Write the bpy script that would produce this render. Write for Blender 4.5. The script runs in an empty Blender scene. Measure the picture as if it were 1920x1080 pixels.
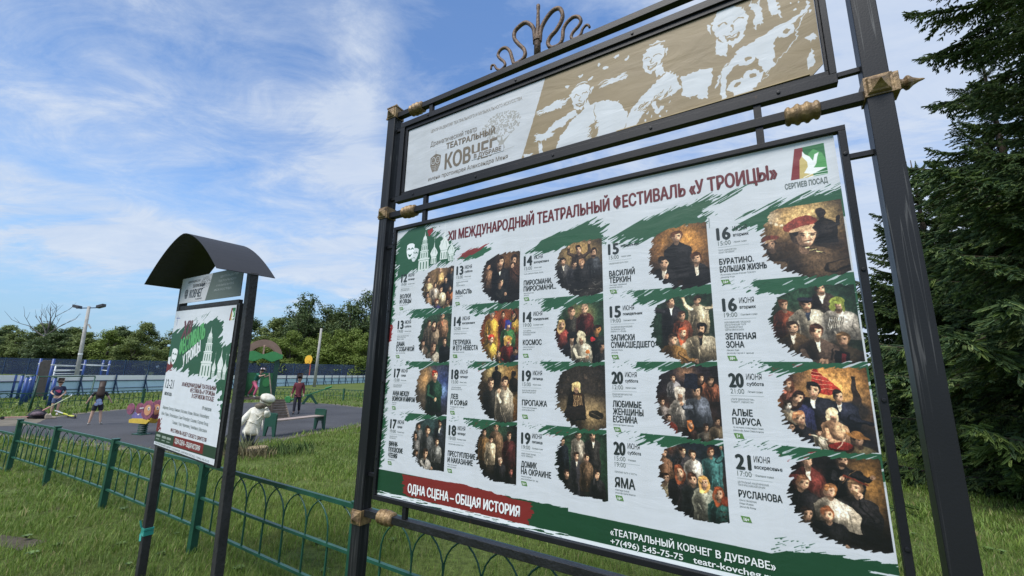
import bpy, bmesh, math, random
import numpy as np
from mathutils import Vector, Matrix
R = math.radians
scn = bpy.context.scene
col = scn.collection
random.seed(7)
# ---------------------------------------------------------------- camera
PITCH, ROLL, EYE = 0.20533, -0.02063, 1.6
cp, sp_, cr, sr = math.cos(PITCH), math.sin(PITCH), math.cos(ROLL), math.sin(ROLL)
fwd = Vector((0, cp, sp_)); up = Vector((0, -sp_, cp)); rt = Vector((1, 0, 0))
cx_ = rt * cr - up * sr; cy_ = rt * sr + up * cr
cam_d = bpy.data.cameras.new('camera'); cam = bpy.data.objects.new('camera', cam_d); col.objects.link(cam)
cam_d.sensor_width = 36; cam_d.lens = 36 * 784.72 / 1920; cam_d.clip_start = 0.05; cam_d.clip_end = 4000
cam.matrix_world = Matrix(((cx_.x, cy_.x, -fwd.x, 0), (cx_.y, cy_.y, -fwd.y, 0), (cx_.z, cy_.z, -fwd.z, EYE), (0, 0, 0, 1)))
scn.camera = cam
# ---------------------------------------------------------------- light: soft evening daylight through thin cloud
SUN_AZ, SUN_EL = R(-140), R(56)          # azimuth from +Y towards +X
sun_d = bpy.data.lights.new('sun', 'SUN'); sun_d.energy = 3.3; sun_d.angle = R(32); sun_d.color = (1.0, 0.965, 0.91)
sun = bpy.data.objects.new('sun', sun_d); col.objects.link(sun)
sv = Vector((math.sin(SUN_AZ) * math.cos(SUN_EL), math.cos(SUN_AZ) * math.cos(SUN_EL), math.sin(SUN_EL)))
sun.rotation_euler = sv.to_track_quat('Z', 'Y').to_euler(); sun.location = sv * 50
scn.view_settings.view_transform = 'Standard'; scn.view_settings.look = 'None'; scn.view_settings.gamma = 1; scn.view_settings.use_curve_mapping = False
scn.view_settings.exposure = 0.3
world = bpy.data.worlds.new('World'); scn.world = world; world.use_nodes = True
wt = world.node_tree; wt.nodes.clear()
class NT:
    """short hand for building node trees"""
    def __init__(s, t): s.t = t
    def n(s, kind, **kw):
        nd = s.t.nodes.new(kind)
        for k, v in kw.items():
            if k.startswith('i_'):
                key = k[2:]; key = int(key) if key.isdigit() else key.replace('_', ' ')
                nd.inputs[key].default_value = v
            else: setattr(nd, k, v)
        return nd
    def l(s, a, b): s.t.links.new(a, b)
    def math(s, op, a, b=None, c=None, clamp=False):
        nd = s.t.nodes.new('ShaderNodeMath'); nd.operation = op; nd.use_clamp = clamp
        for i, v in enumerate((a, b, c)):
            if v is None: continue
            if isinstance(v, (int, float)): nd.inputs[i].default_value = v
            else: s.l(v, nd.inputs[i])
        return nd.outputs[0]
    def mix(s, fac, a, b, blend='MIX'):
        nd = s.t.nodes.new('ShaderNodeMix'); nd.data_type = 'RGBA'; nd.blend_type = blend
        for sock, v in ((nd.inputs[0], fac), (nd.inputs[6], a), (nd.inputs[7], b)):
            if isinstance(v, (int, float)): sock.default_value = v
            elif isinstance(v, (tuple, list)): sock.default_value = (*v[:3], 1)
            else: s.l(v, sock)
        return nd.outputs[2]
    def ramp(s, v, stops, interp='LINEAR'):
        nd = s.t.nodes.new('ShaderNodeValToRGB'); s.l(v, nd.inputs[0]); e = nd.color_ramp.elements; nd.color_ramp.interpolation = interp
        while len(e) < len(stops): e.new(.5)
        for el, (p, c) in zip(e, stops): el.position = p; el.color = (*c, 1) if isinstance(c, (tuple, list)) else (c, c, c, 1)
        return nd.outputs[0]
def build_sky():
    N = NT(wt); m = N.math
    tc = N.n('ShaderNodeTexCoord'); sep = N.n('ShaderNodeSeparateXYZ'); N.l(tc.outputs['Generated'], sep.inputs[0])
    X, Y, Z = sep.outputs
    sky = N.n('ShaderNodeTexSky', sky_type='NISHITA', sun_disc=False, sun_elevation=SUN_EL, sun_rotation=-SUN_AZ, altitude=200, air_density=1.0, dust_density=0.6, ozone_density=2.0)
    base = N.mix(1.0, sky.outputs[0], (0.74, 1.12, 1.46), 'MULTIPLY')
    # thin high cloud, laid out on a flat layer overhead
    d = m('ADD', m('MAXIMUM', Z, 0.0), 0.16)
    u = m('DIVIDE', X, d); v = m('DIVIDE', Y, d)
    comb = N.n('ShaderNodeCombineXYZ'); N.l(u, comb.inputs[0]); N.l(v, comb.inputs[1])
    def cloud(scale, rot, stretch, detail, rough, loc, dist=.4):
        mp = N.n('ShaderNodeMapping'); N.l(comb.outputs[0], mp.inputs[0]); mp.inputs['Rotation'].default_value = (0, 0, rot); mp.inputs['Scale'].default_value = (stretch, 1, 1); mp.inputs['Location'].default_value = (loc, loc * 2, 0)
        nz = N.n('ShaderNodeTexNoise'); N.l(mp.outputs[0], nz.inputs['Vector']); nz.inputs['Scale'].default_value = scale; nz.inputs['Detail'].default_value = detail; nz.inputs['Roughness'].default_value = rough; nz.inputs['Distortion'].default_value = dist
        return nz.outputs[0]
    big = cloud(.55, .5, .6, 4, .55, 3.1); wisp = cloud(1.7, 1.05, .48, 12, .64, 1.7, .8); fine = cloud(4.6, 1.2, .62, 12, .70, 5.2, .6)
    az = m('ARCTAN2', X, Y); el = m('ARCSINE', Z)
    def bump(a, c, w):  # smooth hill round c
        t = m('DIVIDE', m('SUBTRACT', a, c), w); return m('POWER', 2.718, m('MULTIPLY', m('MULTIPLY', t, t), -1.0))
    wob = m('MULTIPLY', m('SUBTRACT', wisp, .5), .22)
    band = bump(m('ADD', el, wob), m('ADD', m('MULTIPLY', m('ADD', az, .65), -.10), .215), .055)
    band = m('MULTIPLY', band, m('SUBTRACT', 1.25, m('MULTIPLY', m('ABSOLUTE', m('ADD', az, .9)), .9)), clamp=True)
    plume = m('MULTIPLY', bump(m('ADD', az, m('MULTIPLY', wob, .8)), m('SUBTRACT', -.40, m('MULTIPLY', m('SUBTRACT', el, .5), .12)), .085), bump(el, .56, .26))
    right = m('MULTIPLY', m('SUBTRACT', az, .12), 1.9, clamp=True)
    left = bump(m('ADD', az, .95), 0, .5)
    cov = m('ADD', m('MULTIPLY', m('SUBTRACT', wisp, .47), 2.3), m('MULTIPLY', m('SUBTRACT', big, .49), 1.5))
    cov = m('ADD', cov, m('MULTIPLY', m('SUBTRACT', fine, .5), 1.7))
    cov = m('ADD', cov, .31); cov = m('ADD', cov, m('MULTIPLY', left, .10))
    cov = m('ADD', cov, m('MULTIPLY', band, .85)); cov = m('ADD', cov, m('MULTIPLY', plume, .68)); cov = m('ADD', cov, m('MULTIPLY', right, .75))
    clear = m('MULTIPLY', bump(az, -.14, .13), bump(el, .72, .26)); cov = m('SUBTRACT', cov, m('MULTIPLY', clear, .35))
    low = bump(el, 0.0, .27); cov = m('SUBTRACT', cov, m('MULTIPLY', m('MULTIPLY', bump(el, .03, .11), m('SUBTRACT', 1.0, right)), .75))
    cov = N.ramp(cov, [(0.0, 0.10), (0.5, 0.42), (1.0, 0.88)], 'LINEAR')
    cloudc = N.ramp(fine, [(.25, (3.4, 4.1, 5.3)), (.75, (4.7, 5.1, 5.7))])
    lowc = N.mix(m('MULTIPLY', low, .92), base, (2.15, 3.3, 4.35))
    # evening-blue body colour of the clear sky
    out = N.mix(cov, lowc, cloudc)
    bg = N.n('ShaderNodeBackground'); N.l(out, bg.inputs[0]); bg.inputs[1].default_value = 0.13
    o = N.n('ShaderNodeOutputWorld'); N.l(bg.outputs[0], o.inputs[0])
build_sky()
# ---------------------------------------------------------------- flat print: a small raster painter (numpy only)

class Canvas:
    """RGB float raster, one pixel per millimetre of print, y down"""
    def __init__(s, w, h, col):
        s.w, s.h = w, h
        s.p = np.empty((h, w, 3), np.float32); s.p[:] = col
    def box(s, x0, y0, x1, y1):
        x0 = max(0, int(np.floor(x0))); y0 = max(0, int(np.floor(y0)))
        x1 = min(s.w, int(np.ceil(x1)) + 1); y1 = min(s.h, int(np.ceil(y1)) + 1)
        if x1 <= x0 or y1 <= y0: return None
        yy, xx = np.mgrid[y0:y1, x0:x1].astype(np.float32)
        return slice(y0, y1), slice(x0, x1), xx + .5, yy + .5
    def mix(s, sl, a, col):
        a = a[..., None]; s.p[sl] = s.p[sl] * (1 - a) + np.asarray(col, np.float32) * a
    def blob(s, cx, cy, rx, ry, col, ang=0, soft=1.0, a=1.0):
        R = max(rx, ry) + soft + 1; b = s.box(cx - R, cy - R, cx + R, cy + R)
        if b is None: return
        sy, sx, xx, yy = b; c, sn = np.cos(ang), np.sin(ang)
        u = (xx - cx) * c + (yy - cy) * sn; v = -(xx - cx) * sn + (yy - cy) * c
        k = np.sqrt((u / rx) ** 2 + (v / ry) ** 2)
        m = np.clip(.5 + (1 - k) * min(rx, ry) / max(soft, .6), 0, 1) * a
        s.mix((sy, sx), m, col)
    def inside(s, pts, xx, yy):
        r = np.zeros(xx.shape, bool); n = len(pts)
        for i in range(n):
            x1, y1 = pts[i]; x2, y2 = pts[(i + 1) % n]
            if y1 == y2: continue
            c = ((y1 > yy) != (y2 > yy)) & (xx < (x2 - x1) * (yy - y1) / (y2 - y1) + x1)
            r ^= c
        return r
    def poly(s, pts, col, a=1.0):
        P = np.array(pts, float); b = s.box(P[:, 0].min(), P[:, 1].min(), P[:, 0].max(), P[:, 1].max())
        if b is None: return
        sy, sx, xx, yy = b
        m = sum(s.inside(pts, xx + dx, yy + dy).astype(np.float32) for dx, dy in ((-.25, -.25), (.25, .25), (.25, -.25), (-.25, .25))) * .25 * a
        s.mix((sy, sx), m, col)
    def stroke(s, pts, w0, w1, col, a=1.0, soft=1.0):
        n = len(pts) - 1
        for i in range(n):
            (x1, y1), (x2, y2) = pts[i], pts[i + 1]
            wa = w0 + (w1 - w0) * i / n; wb = w0 + (w1 - w0) * (i + 1) / n; R = max(wa, wb) + 2
            b = s.box(min(x1, x2) - R, min(y1, y2) - R, max(x1, x2) + R, max(y1, y2) + R)
            if b is None: continue
            sy, sx, xx, yy = b; dx, dy = x2 - x1, y2 - y1; L = dx * dx + dy * dy + 1e-6
            t = np.clip(((xx - x1) * dx + (yy - y1) * dy) / L, 0, 1)
            d = np.hypot(xx - x1 - t * dx, yy - y1 - t * dy); w = (wa + (wb - wa) * t) / 2
            s.mix((sy, sx), np.clip(.5 + (w - d) / soft, 0, 1) * a, col)
def lattice(seed, u, v):
    """smooth value noise 0..1 sampled at (u, v)"""
    g = np.random.RandomState(seed).rand(128, 128).astype(np.float32)
    iu = np.floor(u).astype(int); iv = np.floor(v).astype(int); fu = u - iu; fv = v - iv
    fu = fu * fu * (3 - 2 * fu); fv = fv * fv * (3 - 2 * fv)
    a = g[iv & 127, iu & 127]; b = g[iv & 127, (iu + 1) & 127]; c = g[(iv + 1) & 127, iu & 127]; d = g[(iv + 1) & 127, (iu + 1) & 127]
    return (a * (1 - fu) + b * fu) * (1 - fv) + (c * (1 - fu) + d * fu) * fv
def brush_mask(cv, pts, xx, yy, ang, amp, seed, fine=3.2, run=70):
    c, s = np.cos(ang), np.sin(ang)
    u = xx * c + yy * s; v = -xx * s + yy * c
    d = (lattice(seed, u / run + 9, v / fine) - .5) * 1.3 + (lattice(seed + 1, u / (run * .4), v / (fine * 3)) - .5) * 1.1
    d = d * amp
    return cv.inside(pts, xx + c * d, yy + s * d).astype(np.float32)
def brush(cv, pts, col, ang=-.55, amp=30, seed=1, a=1.0, fine=3.2, run=70, holes=0.0):
    P = np.array(pts, float); b = cv.box(P[:, 0].min() - amp, P[:, 1].min() - amp, P[:, 0].max() + amp, P[:, 1].max() + amp)
    if b is None: return
    sy, sx, xx, yy = b
    m = brush_mask(cv, pts, xx, yy, ang, amp, seed, fine, run)
    if holes:
        c, s = np.cos(ang), np.sin(ang); u = xx * c + yy * s; v = -xx * s + yy * c
        m *= (lattice(seed + 5, u / 45, v / 3.0) > holes)
    cv.mix((sy, sx), m * a, col)
C = lambda *v: np.array(v, np.float32) / 255
SKIN = C(214, 168, 138); HAIR = C(44, 30, 24)
def head(cv, x, y, r, skin=SKIN, hair=HAIR, look=0., hat=None, beard=False, long=False, tilt=0., smile=False):
    """a painted head: look -1 left .. 1 right"""
    dk = skin * .52; c, s = np.cos(tilt), np.sin(tilt)
    P = lambda a, b: (x + (a * c - b * s) * r, y + (a * s + b * c) * r)
    if long:
        q = P(-.15 * look, .55); cv.blob(q[0], q[1], r * 1.12, r * 1.7, hair, tilt, 2)
        q = P(-.15 * look - .35, 1.1); cv.blob(q[0], q[1], r * .6, r * 1.4, hair * 1.35, tilt, 2)
    q = P(-.16 * look, -.20); cv.blob(q[0], q[1], r * .92, r * 1.08, hair, tilt, 2.0)
    q = P(-.1 * look, 1.1); cv.blob(q[0], q[1], r * .46, r * .6, dk * 1.1, tilt, 1)
    q = P(.1 * look, .04); cv.blob(q[0], q[1], r * .70, r * .98, skin, tilt, 1); q = P(.12 * look, .52); cv.blob(q[0], q[1], r * .52, r * .56, skin, tilt, 1)
    q = P(.1 * look - .46, .15); cv.blob(q[0], q[1], r * .40, r * 1.0, dk * .8, tilt, r * .6, .85); q = P(.1 * look, .95); cv.blob(q[0], q[1], r * .5, r * .22, dk * .6, tilt, r * .3, .7)
    q = P(.1 * look + .25, .0); cv.blob(q[0], q[1], r * .4, r * .55, np.minimum(skin * 1.22, 1), tilt, r * .6, .6)
    for e in (-.34, .36):
        q = P(e + .26 * look, .0); cv.blob(q[0], q[1], r * .17, r * .1, dk * .5, tilt, 1.0, .85)
        q = P(e + .26 * look, -.17); cv.blob(q[0], q[1], r * .22, r * .06, dk * .35, tilt, 1.4, .8)
    q = P(.04 + .36 * look, .28); cv.blob(q[0], q[1], r * .11, r * .2, dk * 1.2, tilt, 1.5, .55)
    q = P(.24 * look, .62)
    if smile: cv.blob(q[0], q[1], r * .26, r * .09, C(200, 180, 164), tilt, 1.5, .8); cv.blob(q[0], q[1] - r * .1, r * .34, r * .05, dk * .6, tilt, 1)
    else: cv.blob(q[0], q[1], r * .24, r * .07, C(120, 62, 54), tilt, 1.4, .6)
    if beard: q = P(.1 * look, .85); cv.blob(q[0], q[1], r * .6, r * .4, hair, tilt, 2, .85)
    q = P(-.18 * look - .05, -.84); cv.blob(q[0], q[1], r * .74, r * .34, hair, tilt, 2.2); q = P(-.55 - .1 * look, -.45); cv.blob(q[0], q[1], r * .26, r * .5, hair, tilt, 2)
    q = P(-.35 + .1 * look, -.85); cv.blob(q[0], q[1], r * .4, r * .12, hair * 1.8 + .03, tilt, 2, .5)
    if hat is not None:
        kind, hc = hat
        if kind == 'cap':
            q = P(-.1 * look, -.85); cv.blob(q[0], q[1], r * 1.1, r * .5, hc, tilt, 1); q = P(.35 * look, -.55); cv.blob(q[0], q[1], r * .95, r * .16, hc * .5, tilt, 1)
        elif kind == 'beret':
            q = P(-.35 * look, -1.0); cv.blob(q[0], q[1], r * 1.25, r * .62, hc, tilt - .25, 1); q = P(-.1, -.62); cv.blob(q[0], q[1], r * .98, r * .2, C(176, 148, 116), tilt - .25, 1)
        elif kind == 'scarf':
            q = P(0, -.55); cv.blob(q[0], q[1], r * 1.12, r * .72, hc, tilt, 1); q = P(-.8, .4); cv.blob(q[0], q[1], r * .32, r * .9, hc * .85, tilt, 1); q = P(.75, .5); cv.blob(q[0], q[1], r * .28, r * .9, hc * .9, tilt, 1)
        elif kind == 'straw':
            q = P(0, -.65); cv.blob(q[0], q[1], r * 1.75, r * .42, hc, tilt + .25, 1); q = P(0, -1.1); cv.blob(q[0], q[1], r * .95, r * .6, hc * .88, tilt + .2, 1)
def folds(cv, x0, y0, x1, y1, col, seed, n=9):
    rs = np.random.RandomState(seed)
    for i in range(n):
        ax = x0 + (x1 - x0) * rs.rand(); ay = y0 + (y1 - y0) * rs.rand(); k = (y1 - y0) * (.25 + .3 * rs.rand()); t = (rs.rand() - .5) * .9
        pts = [(ax, ay), (ax + t * k * .4, ay + k * .5), (ax + t * k, ay + k)]
        cv.stroke(pts, 3.2, 1.0, col * (.55 if i % 2 else 1.5) + (0 if i % 2 else .03), .45, 3)
def fig(cv, x, y, r, cloth=C(40, 40, 46), h=None, skin=SKIN, hair=HAIR, look=0., hat=None, beard=False, long=False, tilt=0.,
        smile=False, collar=None, arms=(), wide=1.0, seed=0, lean=0., light=.0):
    """a painted half figure; h = length of the body below the chin in head radii"""
    h = (h or 5.5) * r; W = 2.15 * r * wide; ny = y + r * 1.0; L = lean * r
    body = [(x - r * .45, ny), (x - W * .7 + L * .1, ny + r * .55), (x - W + L * .2, ny + r * 1.2), (x - W * 1.08 + L * .6, ny + h * .55), (x - W * .98 + L, ny + h),
            (x + W * .98 + L, ny + h), (x + W * 1.08 + L * .6, ny + h * .55), (x + W + L * .2, ny + r * 1.2), (x + W * .7 + L * .1, ny + r * .55), (x + r * .45, ny)]
    cv.poly(body, cloth)
    cv.blob(x - W * .55, ny + h * .55, W * .5, h * .55, cloth * .28, 0, r * 1.4, .85); cv.blob(x, ny + h, W, h * .35, cloth * .25, 0, r * 2, .7)
    cv.blob(x + W * .45, ny + r * 1.7, W * .4, r * 1.3, np.minimum(cloth * 1.45 + .04, 1), 0, r * 1.1, .5)
    folds(cv, x - W * .8, ny + r, x + W * .8, ny + h * .8, cloth, seed + int(x * 7 + y * 3) % 9999)
    for s_ in (-1, 1):
        cv.stroke([(x + s_ * W * .78, ny + r * 1.9), (x + s_ * W * .7 + L * .6, ny + h * .95)], 1.6, 2.4, cloth * .3, .6, 2)
    if collar is not None:
        cv.poly([(x - r * .5, ny - r * .1), (x + r * .5, ny - r * .1), (x + r * .18, ny + r * 2.1), (x - r * .1, ny + r * 2.1)], collar)
        cv.stroke([(x - r * .6, ny + .1 * r), (x - r * .15, ny + 2.1 * r)], 2, 1.4, cloth * .4, .8); cv.stroke([(x + r * .6, ny + .1 * r), (x + r * .2, ny + 2.1 * r)], 2, 1.4, cloth * 1.3, .8)
    head(cv, x, y, r, skin, hair, look, hat, beard, long, tilt, smile)
    for a in arms:
        pts = [(x + px * r, y + py * r) for px, py in a]
        cv.stroke(pts, r * 1.05, r * .66, cloth * .55, 1, 1.5); cv.stroke([(p[0] + r * .06, p[1] - r * .1) for p in pts], r * .72, r * .42, np.minimum(cloth * 1.25 + .02, 1), .9, 2)
        hx, hy = pts[-1]; cv.blob(hx, hy, r * .36, r * .48, skin, .4, 1); cv.blob(hx - r * .12, hy + r * .18, r * .14, r * .3, skin * .55, .4, 1, .7)
PAPER = C(201, 205, 210); GREEN = C(38, 84, 58); DGREEN = C(24, 66, 42); RED = C(128, 38, 38)
COLS = [62, 469, 880, 1296, 1717]; ROWS = [235, 505, 772, 1040]
PW, PH = 2101, 1466
def picture(cv, c, r, paint, seed, right=None, top=8, bottom=280, left=165):
    """paint one picture on a scratch sheet and lay it on the poster with a brush-torn edge"""
    X, Y = COLS[c], ROWS[r]
    sc = Canvas(260, 300, C(60, 50, 44)); sc.ox = 0
    F = lambda fx, fy: (18 + 225 * fx, 10 + 275 * fy)
    paint(sc, F)
    n = lattice(seed + 40, *np.meshgrid(np.arange(260) / 9., np.arange(300) / 9.)) - .5
    n2 = lattice(seed + 41, *np.meshgrid(np.arange(260) / 2.2, np.arange(300) / 2.2)) - .5
    sc.p *= (1 + .34 * n + .30 * n2)[..., None]
    gx, gy = np.meshgrid(np.arange(260), np.arange(300))
    wx = (lattice(seed + 42, gx / 8., gy / 8.) - .5) * 2.4 + (lattice(seed + 43, gx / 26., gy / 26.) - .5) * 9; wy = (lattice(seed + 44, gx / 8., gy / 8.) - .5) * 2.4 + (lattice(seed + 45, gx / 26., gy / 26.) - .5) * 9
    sc.p = sc.p[np.clip(gy + wy, 0, 299).astype(int), np.clip(gx + wx, 0, 259).astype(int)]; lum = sc.p.mean(2, keepdims=True); sc.p = lum + (sc.p - lum) * .74
    sp = lattice(seed + 46, gx / 3.2, gy / 5.); sc.p = sc.p * (.86 + .32 * sp[..., None]) * np.array([1.05, 1.0, .93])
    yy_, xx_ = np.mgrid[0:300, 0:260]; vg = np.clip(1.25 - .75 * np.hypot((xx_ - 135) / 150., (yy_ - 120) / 190.) ** 2, .35, 1.15); sc.p *= vg[..., None]; sc.p = np.clip(sc.p, 0, 1) ** 1.15
    x0, y0 = X + left - 18, Y
    b = cv.box(x0, y0, x0 + 256, y0 + 296); sy, sx, xx, yy = b
    L, R, T, B = left + X, X + 387 + (10 if c == 4 else 0), Y + top, Y + bottom
    w, h = R - L, B - T
    pts = [(L + w * .12, T + h * .12), (L + w * .4, T + h * .02), (R, T), (R, T + h * .2), (R, B - h * .12 if c != 9 else B), (L + w * .8, B), (L + w * .5, B), (L + w * .22, B - h * .12), (L + w * .05, T + h * .7), (L, T + h * .45)]
    # the right edge is cut straight: test it apart
    pts = [(p[0] + (60 if p[0] >= R - 1 else 0), p[1]) for p in pts]
    m = brush_mask(cv, pts, xx, yy, -.5, 17, seed, 3.4, 40)
    m *= (xx < R)
    hgt, wid = m.shape
    src = sc.p[:hgt, :wid]; a = m[..., None]
    cv.p[sy, sx] = cv.p[sy, sx] * (1 - a[:src.shape[0], :src.shape[1]]) + src * a[:src.shape[0], :src.shape[1]]
def glow(sc, x, y, rx, ry, col, a=.9): sc.blob(x, y, rx, ry, col, 0, min(rx, ry) * 1.6, a)
BLK = C(26, 26, 30); NAVY = C(30, 34, 52); WHT = C(222, 216, 204); BRN = C(92, 66, 46); GRY = C(104, 104, 108); TAN = C(176, 146, 110)
def group(sc, F, bg, gl, people):
    sc.p[:] = bg
    for g in gl: x, y = F(g[0], g[1]); glow(sc, x, y, g[2] * 225, g[3] * 225, g[4])
    for k, q in enumerate(people):
        x, y = F(q[0], q[1]); kw = dict(q[3]) if len(q) > 3 else {}
        fig(sc, x, y, q[2] * 225, seed=k * 13, **kw)
def D(**k): return k
def pics():
    P = {}
    P[0, 0] = lambda s, F: group(s, F, C(66, 52, 44), [(.5, .2, .3, .3, C(150, 120, 84))], [
        (.55, .12, .06, D(cloth=C(190, 150, 96), hair=C(120, 70, 40))), (.9, .16, .055, D(cloth=C(52, 60, 70))), (.2, .3, .06, D(cloth=C(206, 178, 132), look=1)), (.75, .34, .06, D(cloth=BLK)),
        (.42, .42, .065, D(cloth=C(206, 190, 176), look=-.5)), (.9, .52, .06, D(cloth=C(190, 110, 60), long=True)), (.62, .52, .065, D(cloth=C(214, 196, 160))),
        (.2, .6, .06, D(cloth=C(150, 120, 90))), (.5, .76, .07, D(cloth=C(60, 56, 110), hair=C(90, 50, 30))), (.82, .78, .06, D(cloth=C(200, 160, 120)))])
    P[1, 0] = lambda s, F: group(s, F, C(34, 28, 26), [(.75, .15, .25, .3, C(150, 104, 60))], [
        (.16, .2, .075, D(cloth=C(150, 112, 84), skin=C(200, 150, 120))), (.82, .14, .1, D(cloth=C(70, 44, 34), look=-.7, beard=True, tilt=.15, arms=[[(1.2, 3.5), (.2, 2.4), (-.3, 1.2)]])),
        (.48, .14, .1, D(cloth=BLK, long=True, collar=WHT)), (.5, .52, .085, D(cloth=C(30, 30, 30), hair=C(30, 26, 24), look=.6, arms=[[(-1.2, 3), (0, 4), (1.6, 3.2)]]))])
    def p20(s, F):
        group(s, F, C(54, 50, 48), [(.5, .15, .4, .28, C(196, 160, 96))], [
            (.5, .12, .07, D(cloth=C(60, 46, 38), arms=[[(-1.6, 2), (-3, 1), (-3.2, -1.2)], [(1.6, 2), (3, 1), (3.4, -1.6)]])), (.16, .28, .07, D(cloth=C(70, 70, 74), collar=WHT)), (.8, .2, .07, D(cloth=C(60, 66, 76), look=-.5, beard=True)),
            (.4, .36, .07, D(cloth=C(70, 72, 84), look=.5)), (.56, .34, .07, D(cloth=C(34, 34, 38), look=-.4, hair=C(150, 110, 80)))])
        for k in range(26):
            r = np.random.RandomState(k); x, y = F(.25 + .7 * r.rand(), .62 + .3 * r.rand()); s.stroke([(x, y), (x + 22 * (r.rand() - .3), y + 10 * r.rand()), (x + 34 * r.rand(), y - 8 + 14 * r.rand())], 4, 1.5, C(*[int(40 + 110 * r.rand())] * 3), .9, 2)
    P[2, 0] = p20
    P[3, 0] = lambda s, F: group(s, F, C(78, 52, 34), [(.6, .2, .45, .35, C(214, 150, 66)), (.5, .85, .2, .2, C(150, 84, 40))], [
        (.5, .14, .1, D(cloth=BLK, h=7, hair=C(90, 52, 30))), (.25, .5, .1, D(cloth=BLK, collar=WHT, look=.4, hair=C(30, 24, 22))), (.78, .49, .095, D(cloth=BLK, collar=WHT, look=-.3, hair=C(70, 40, 24), smile=True, arms=[[(-1.6, 3), (-4, 3.2), (-5, 2.9)]]))])
    def p40(s, F):
        group(s, F, C(84, 62, 42), [(.35, .1, .35, .25, C(196, 160, 104)), (.75, .1, .3, .3, C(226, 196, 130)), (.15, .05, .1, .1, C(240, 220, 190))], [
            (.8, .12, .07, D(cloth=C(36, 32, 30), skin=C(50, 42, 38), arms=[[(1, 3), (2.5, 2.5), (2.6, 1)]]))])
        for fx in (.06, .16, .22, .28): x, y = F(fx, .08 + fx * .4); s.blob(x, y, 5, 5, C(255, 240, 214), 0, 4)
        x, y = F(.12, .42); fig(s, x, y, 20, cloth=C(74, 60, 46), hat=('beret', C(118, 56, 46)), smile=True)
        x, y = F(.56, .36); fig(s, x, y, 40, cloth=C(86, 68, 50), wide=1.35, look=.8, hat=('beret', C(134, 56, 46)), smile=True, hair=C(30, 24, 22), arms=[[(-1.8, 2.6), (-2.9, 2.2), (-3.3, .9)], [(1.6, 3), (3.3, 2.6), (3.6, 1.1)]])
        for k in range(7): s.stroke([(x - 8 + k * 7, y + 42 + k * 4), (x + 6 + k * 7, y + 40 + k * 5)], 3, 2, C(226, 214, 150) if k % 2 else C(40, 36, 34))
    P[4, 0] = p40
    P[0, 1] = lambda s, F: group(s, F, C(48, 78, 60), [], [
        (.72, .06, .08, D(cloth=C(156, 116, 86), collar=C(190, 120, 84), hair=C(50, 34, 26))), (.3, .2, .075, D(cloth=C(120, 108, 96), look=.6)), (.46, .22, .075, D(cloth=C(140, 122, 104), look=-.6, long=True)),
        (.14, .58, .075, D(cloth=C(90, 76, 66), collar=WHT)), (.82, .56, .075, D(cloth=BLK, look=-.3)), (.48, .66, .08, D(cloth=C(184, 174, 160), long=True, hair=C(60, 42, 34)))])
    def p11(s, F):
        group(s, F, C(120, 64, 34), [(.5, .4, .3, .4, C(170, 84, 44))], [
            (.3, .12, .075, D(cloth=C(200, 150, 50), hair=C(110, 120, 130), h=9)), (.85, .14, .06, D(cloth=C(196, 150, 60), long=True)), (.6, .12, .06, D(cloth=C(130, 40, 30))),
            (.72, .3, .08, D(cloth=C(54, 110, 60), hat=('scarf', C(48, 54, 150)))), (.28, .55, .08, D(cloth=C(214, 168, 60), hair=C(196, 80, 40), hat=('cap', C(200, 60, 40)))), (.72, .58, .08, D(cloth=C(130, 36, 32), hat=('scarf', C(206, 160, 70)))),
            (.5, .82, .07, D(cloth=C(60, 50, 46))), (.92, .75, .06, D(cloth=C(50, 56, 120)))])
        for k in range(40):
            r = np.random.RandomState(k + 7); x, y = F(r.rand(), r.rand()); s.blob(x, y, 3 + 4 * r.rand(), 2 + 3 * r.rand(), [C(226, 180, 60), C(180, 40, 34), C(60, 110, 60), C(236, 220, 190)][k % 4], r.rand() * 3, 2, .8)
    P[1, 1] = p11
    def p21(s, F):
        group(s, F, C(44, 80, 56), [(.55, .22, .2, .2, C(170, 150, 90))], [
            (.34, .16, .085, D(cloth=C(58, 56, 52), hair=C(80, 52, 40), look=.5)), (.62, .12, .08, D(cloth=C(84, 32, 34), hair=C(160, 130, 110))), (.12, .34, .08, D(cloth=C(150, 60, 54), long=True, hair=C(190, 160, 110))),
            (.86, .45, .08, D(cloth=C(38, 46, 44), hair=C(40, 26, 22), skin=C(200, 140, 80))), (.34, .56, .09, D(cloth=C(52, 50, 70), hat=('scarf', BLK), collar=C(216, 206, 190), smile=True)),
            (.54, .56, .09, D(cloth=C(176, 172, 158), hat=('scarf', C(196, 188, 164)), arms=[[(-1.6, 2.5), (-.9, 4.4), (1.2, 4.2)]])), (.93, .72, .06, D(cloth=C(80, 80, 90), hair=BLK))])
        x, y = F(.76, .6); s.blob(x, y, 13, 9, C(176, 30, 44)); x, y = F(.66, .78); s.blob(x, y, 10, 7, C(206, 120, 50))
    P[2, 1] = p21
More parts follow.
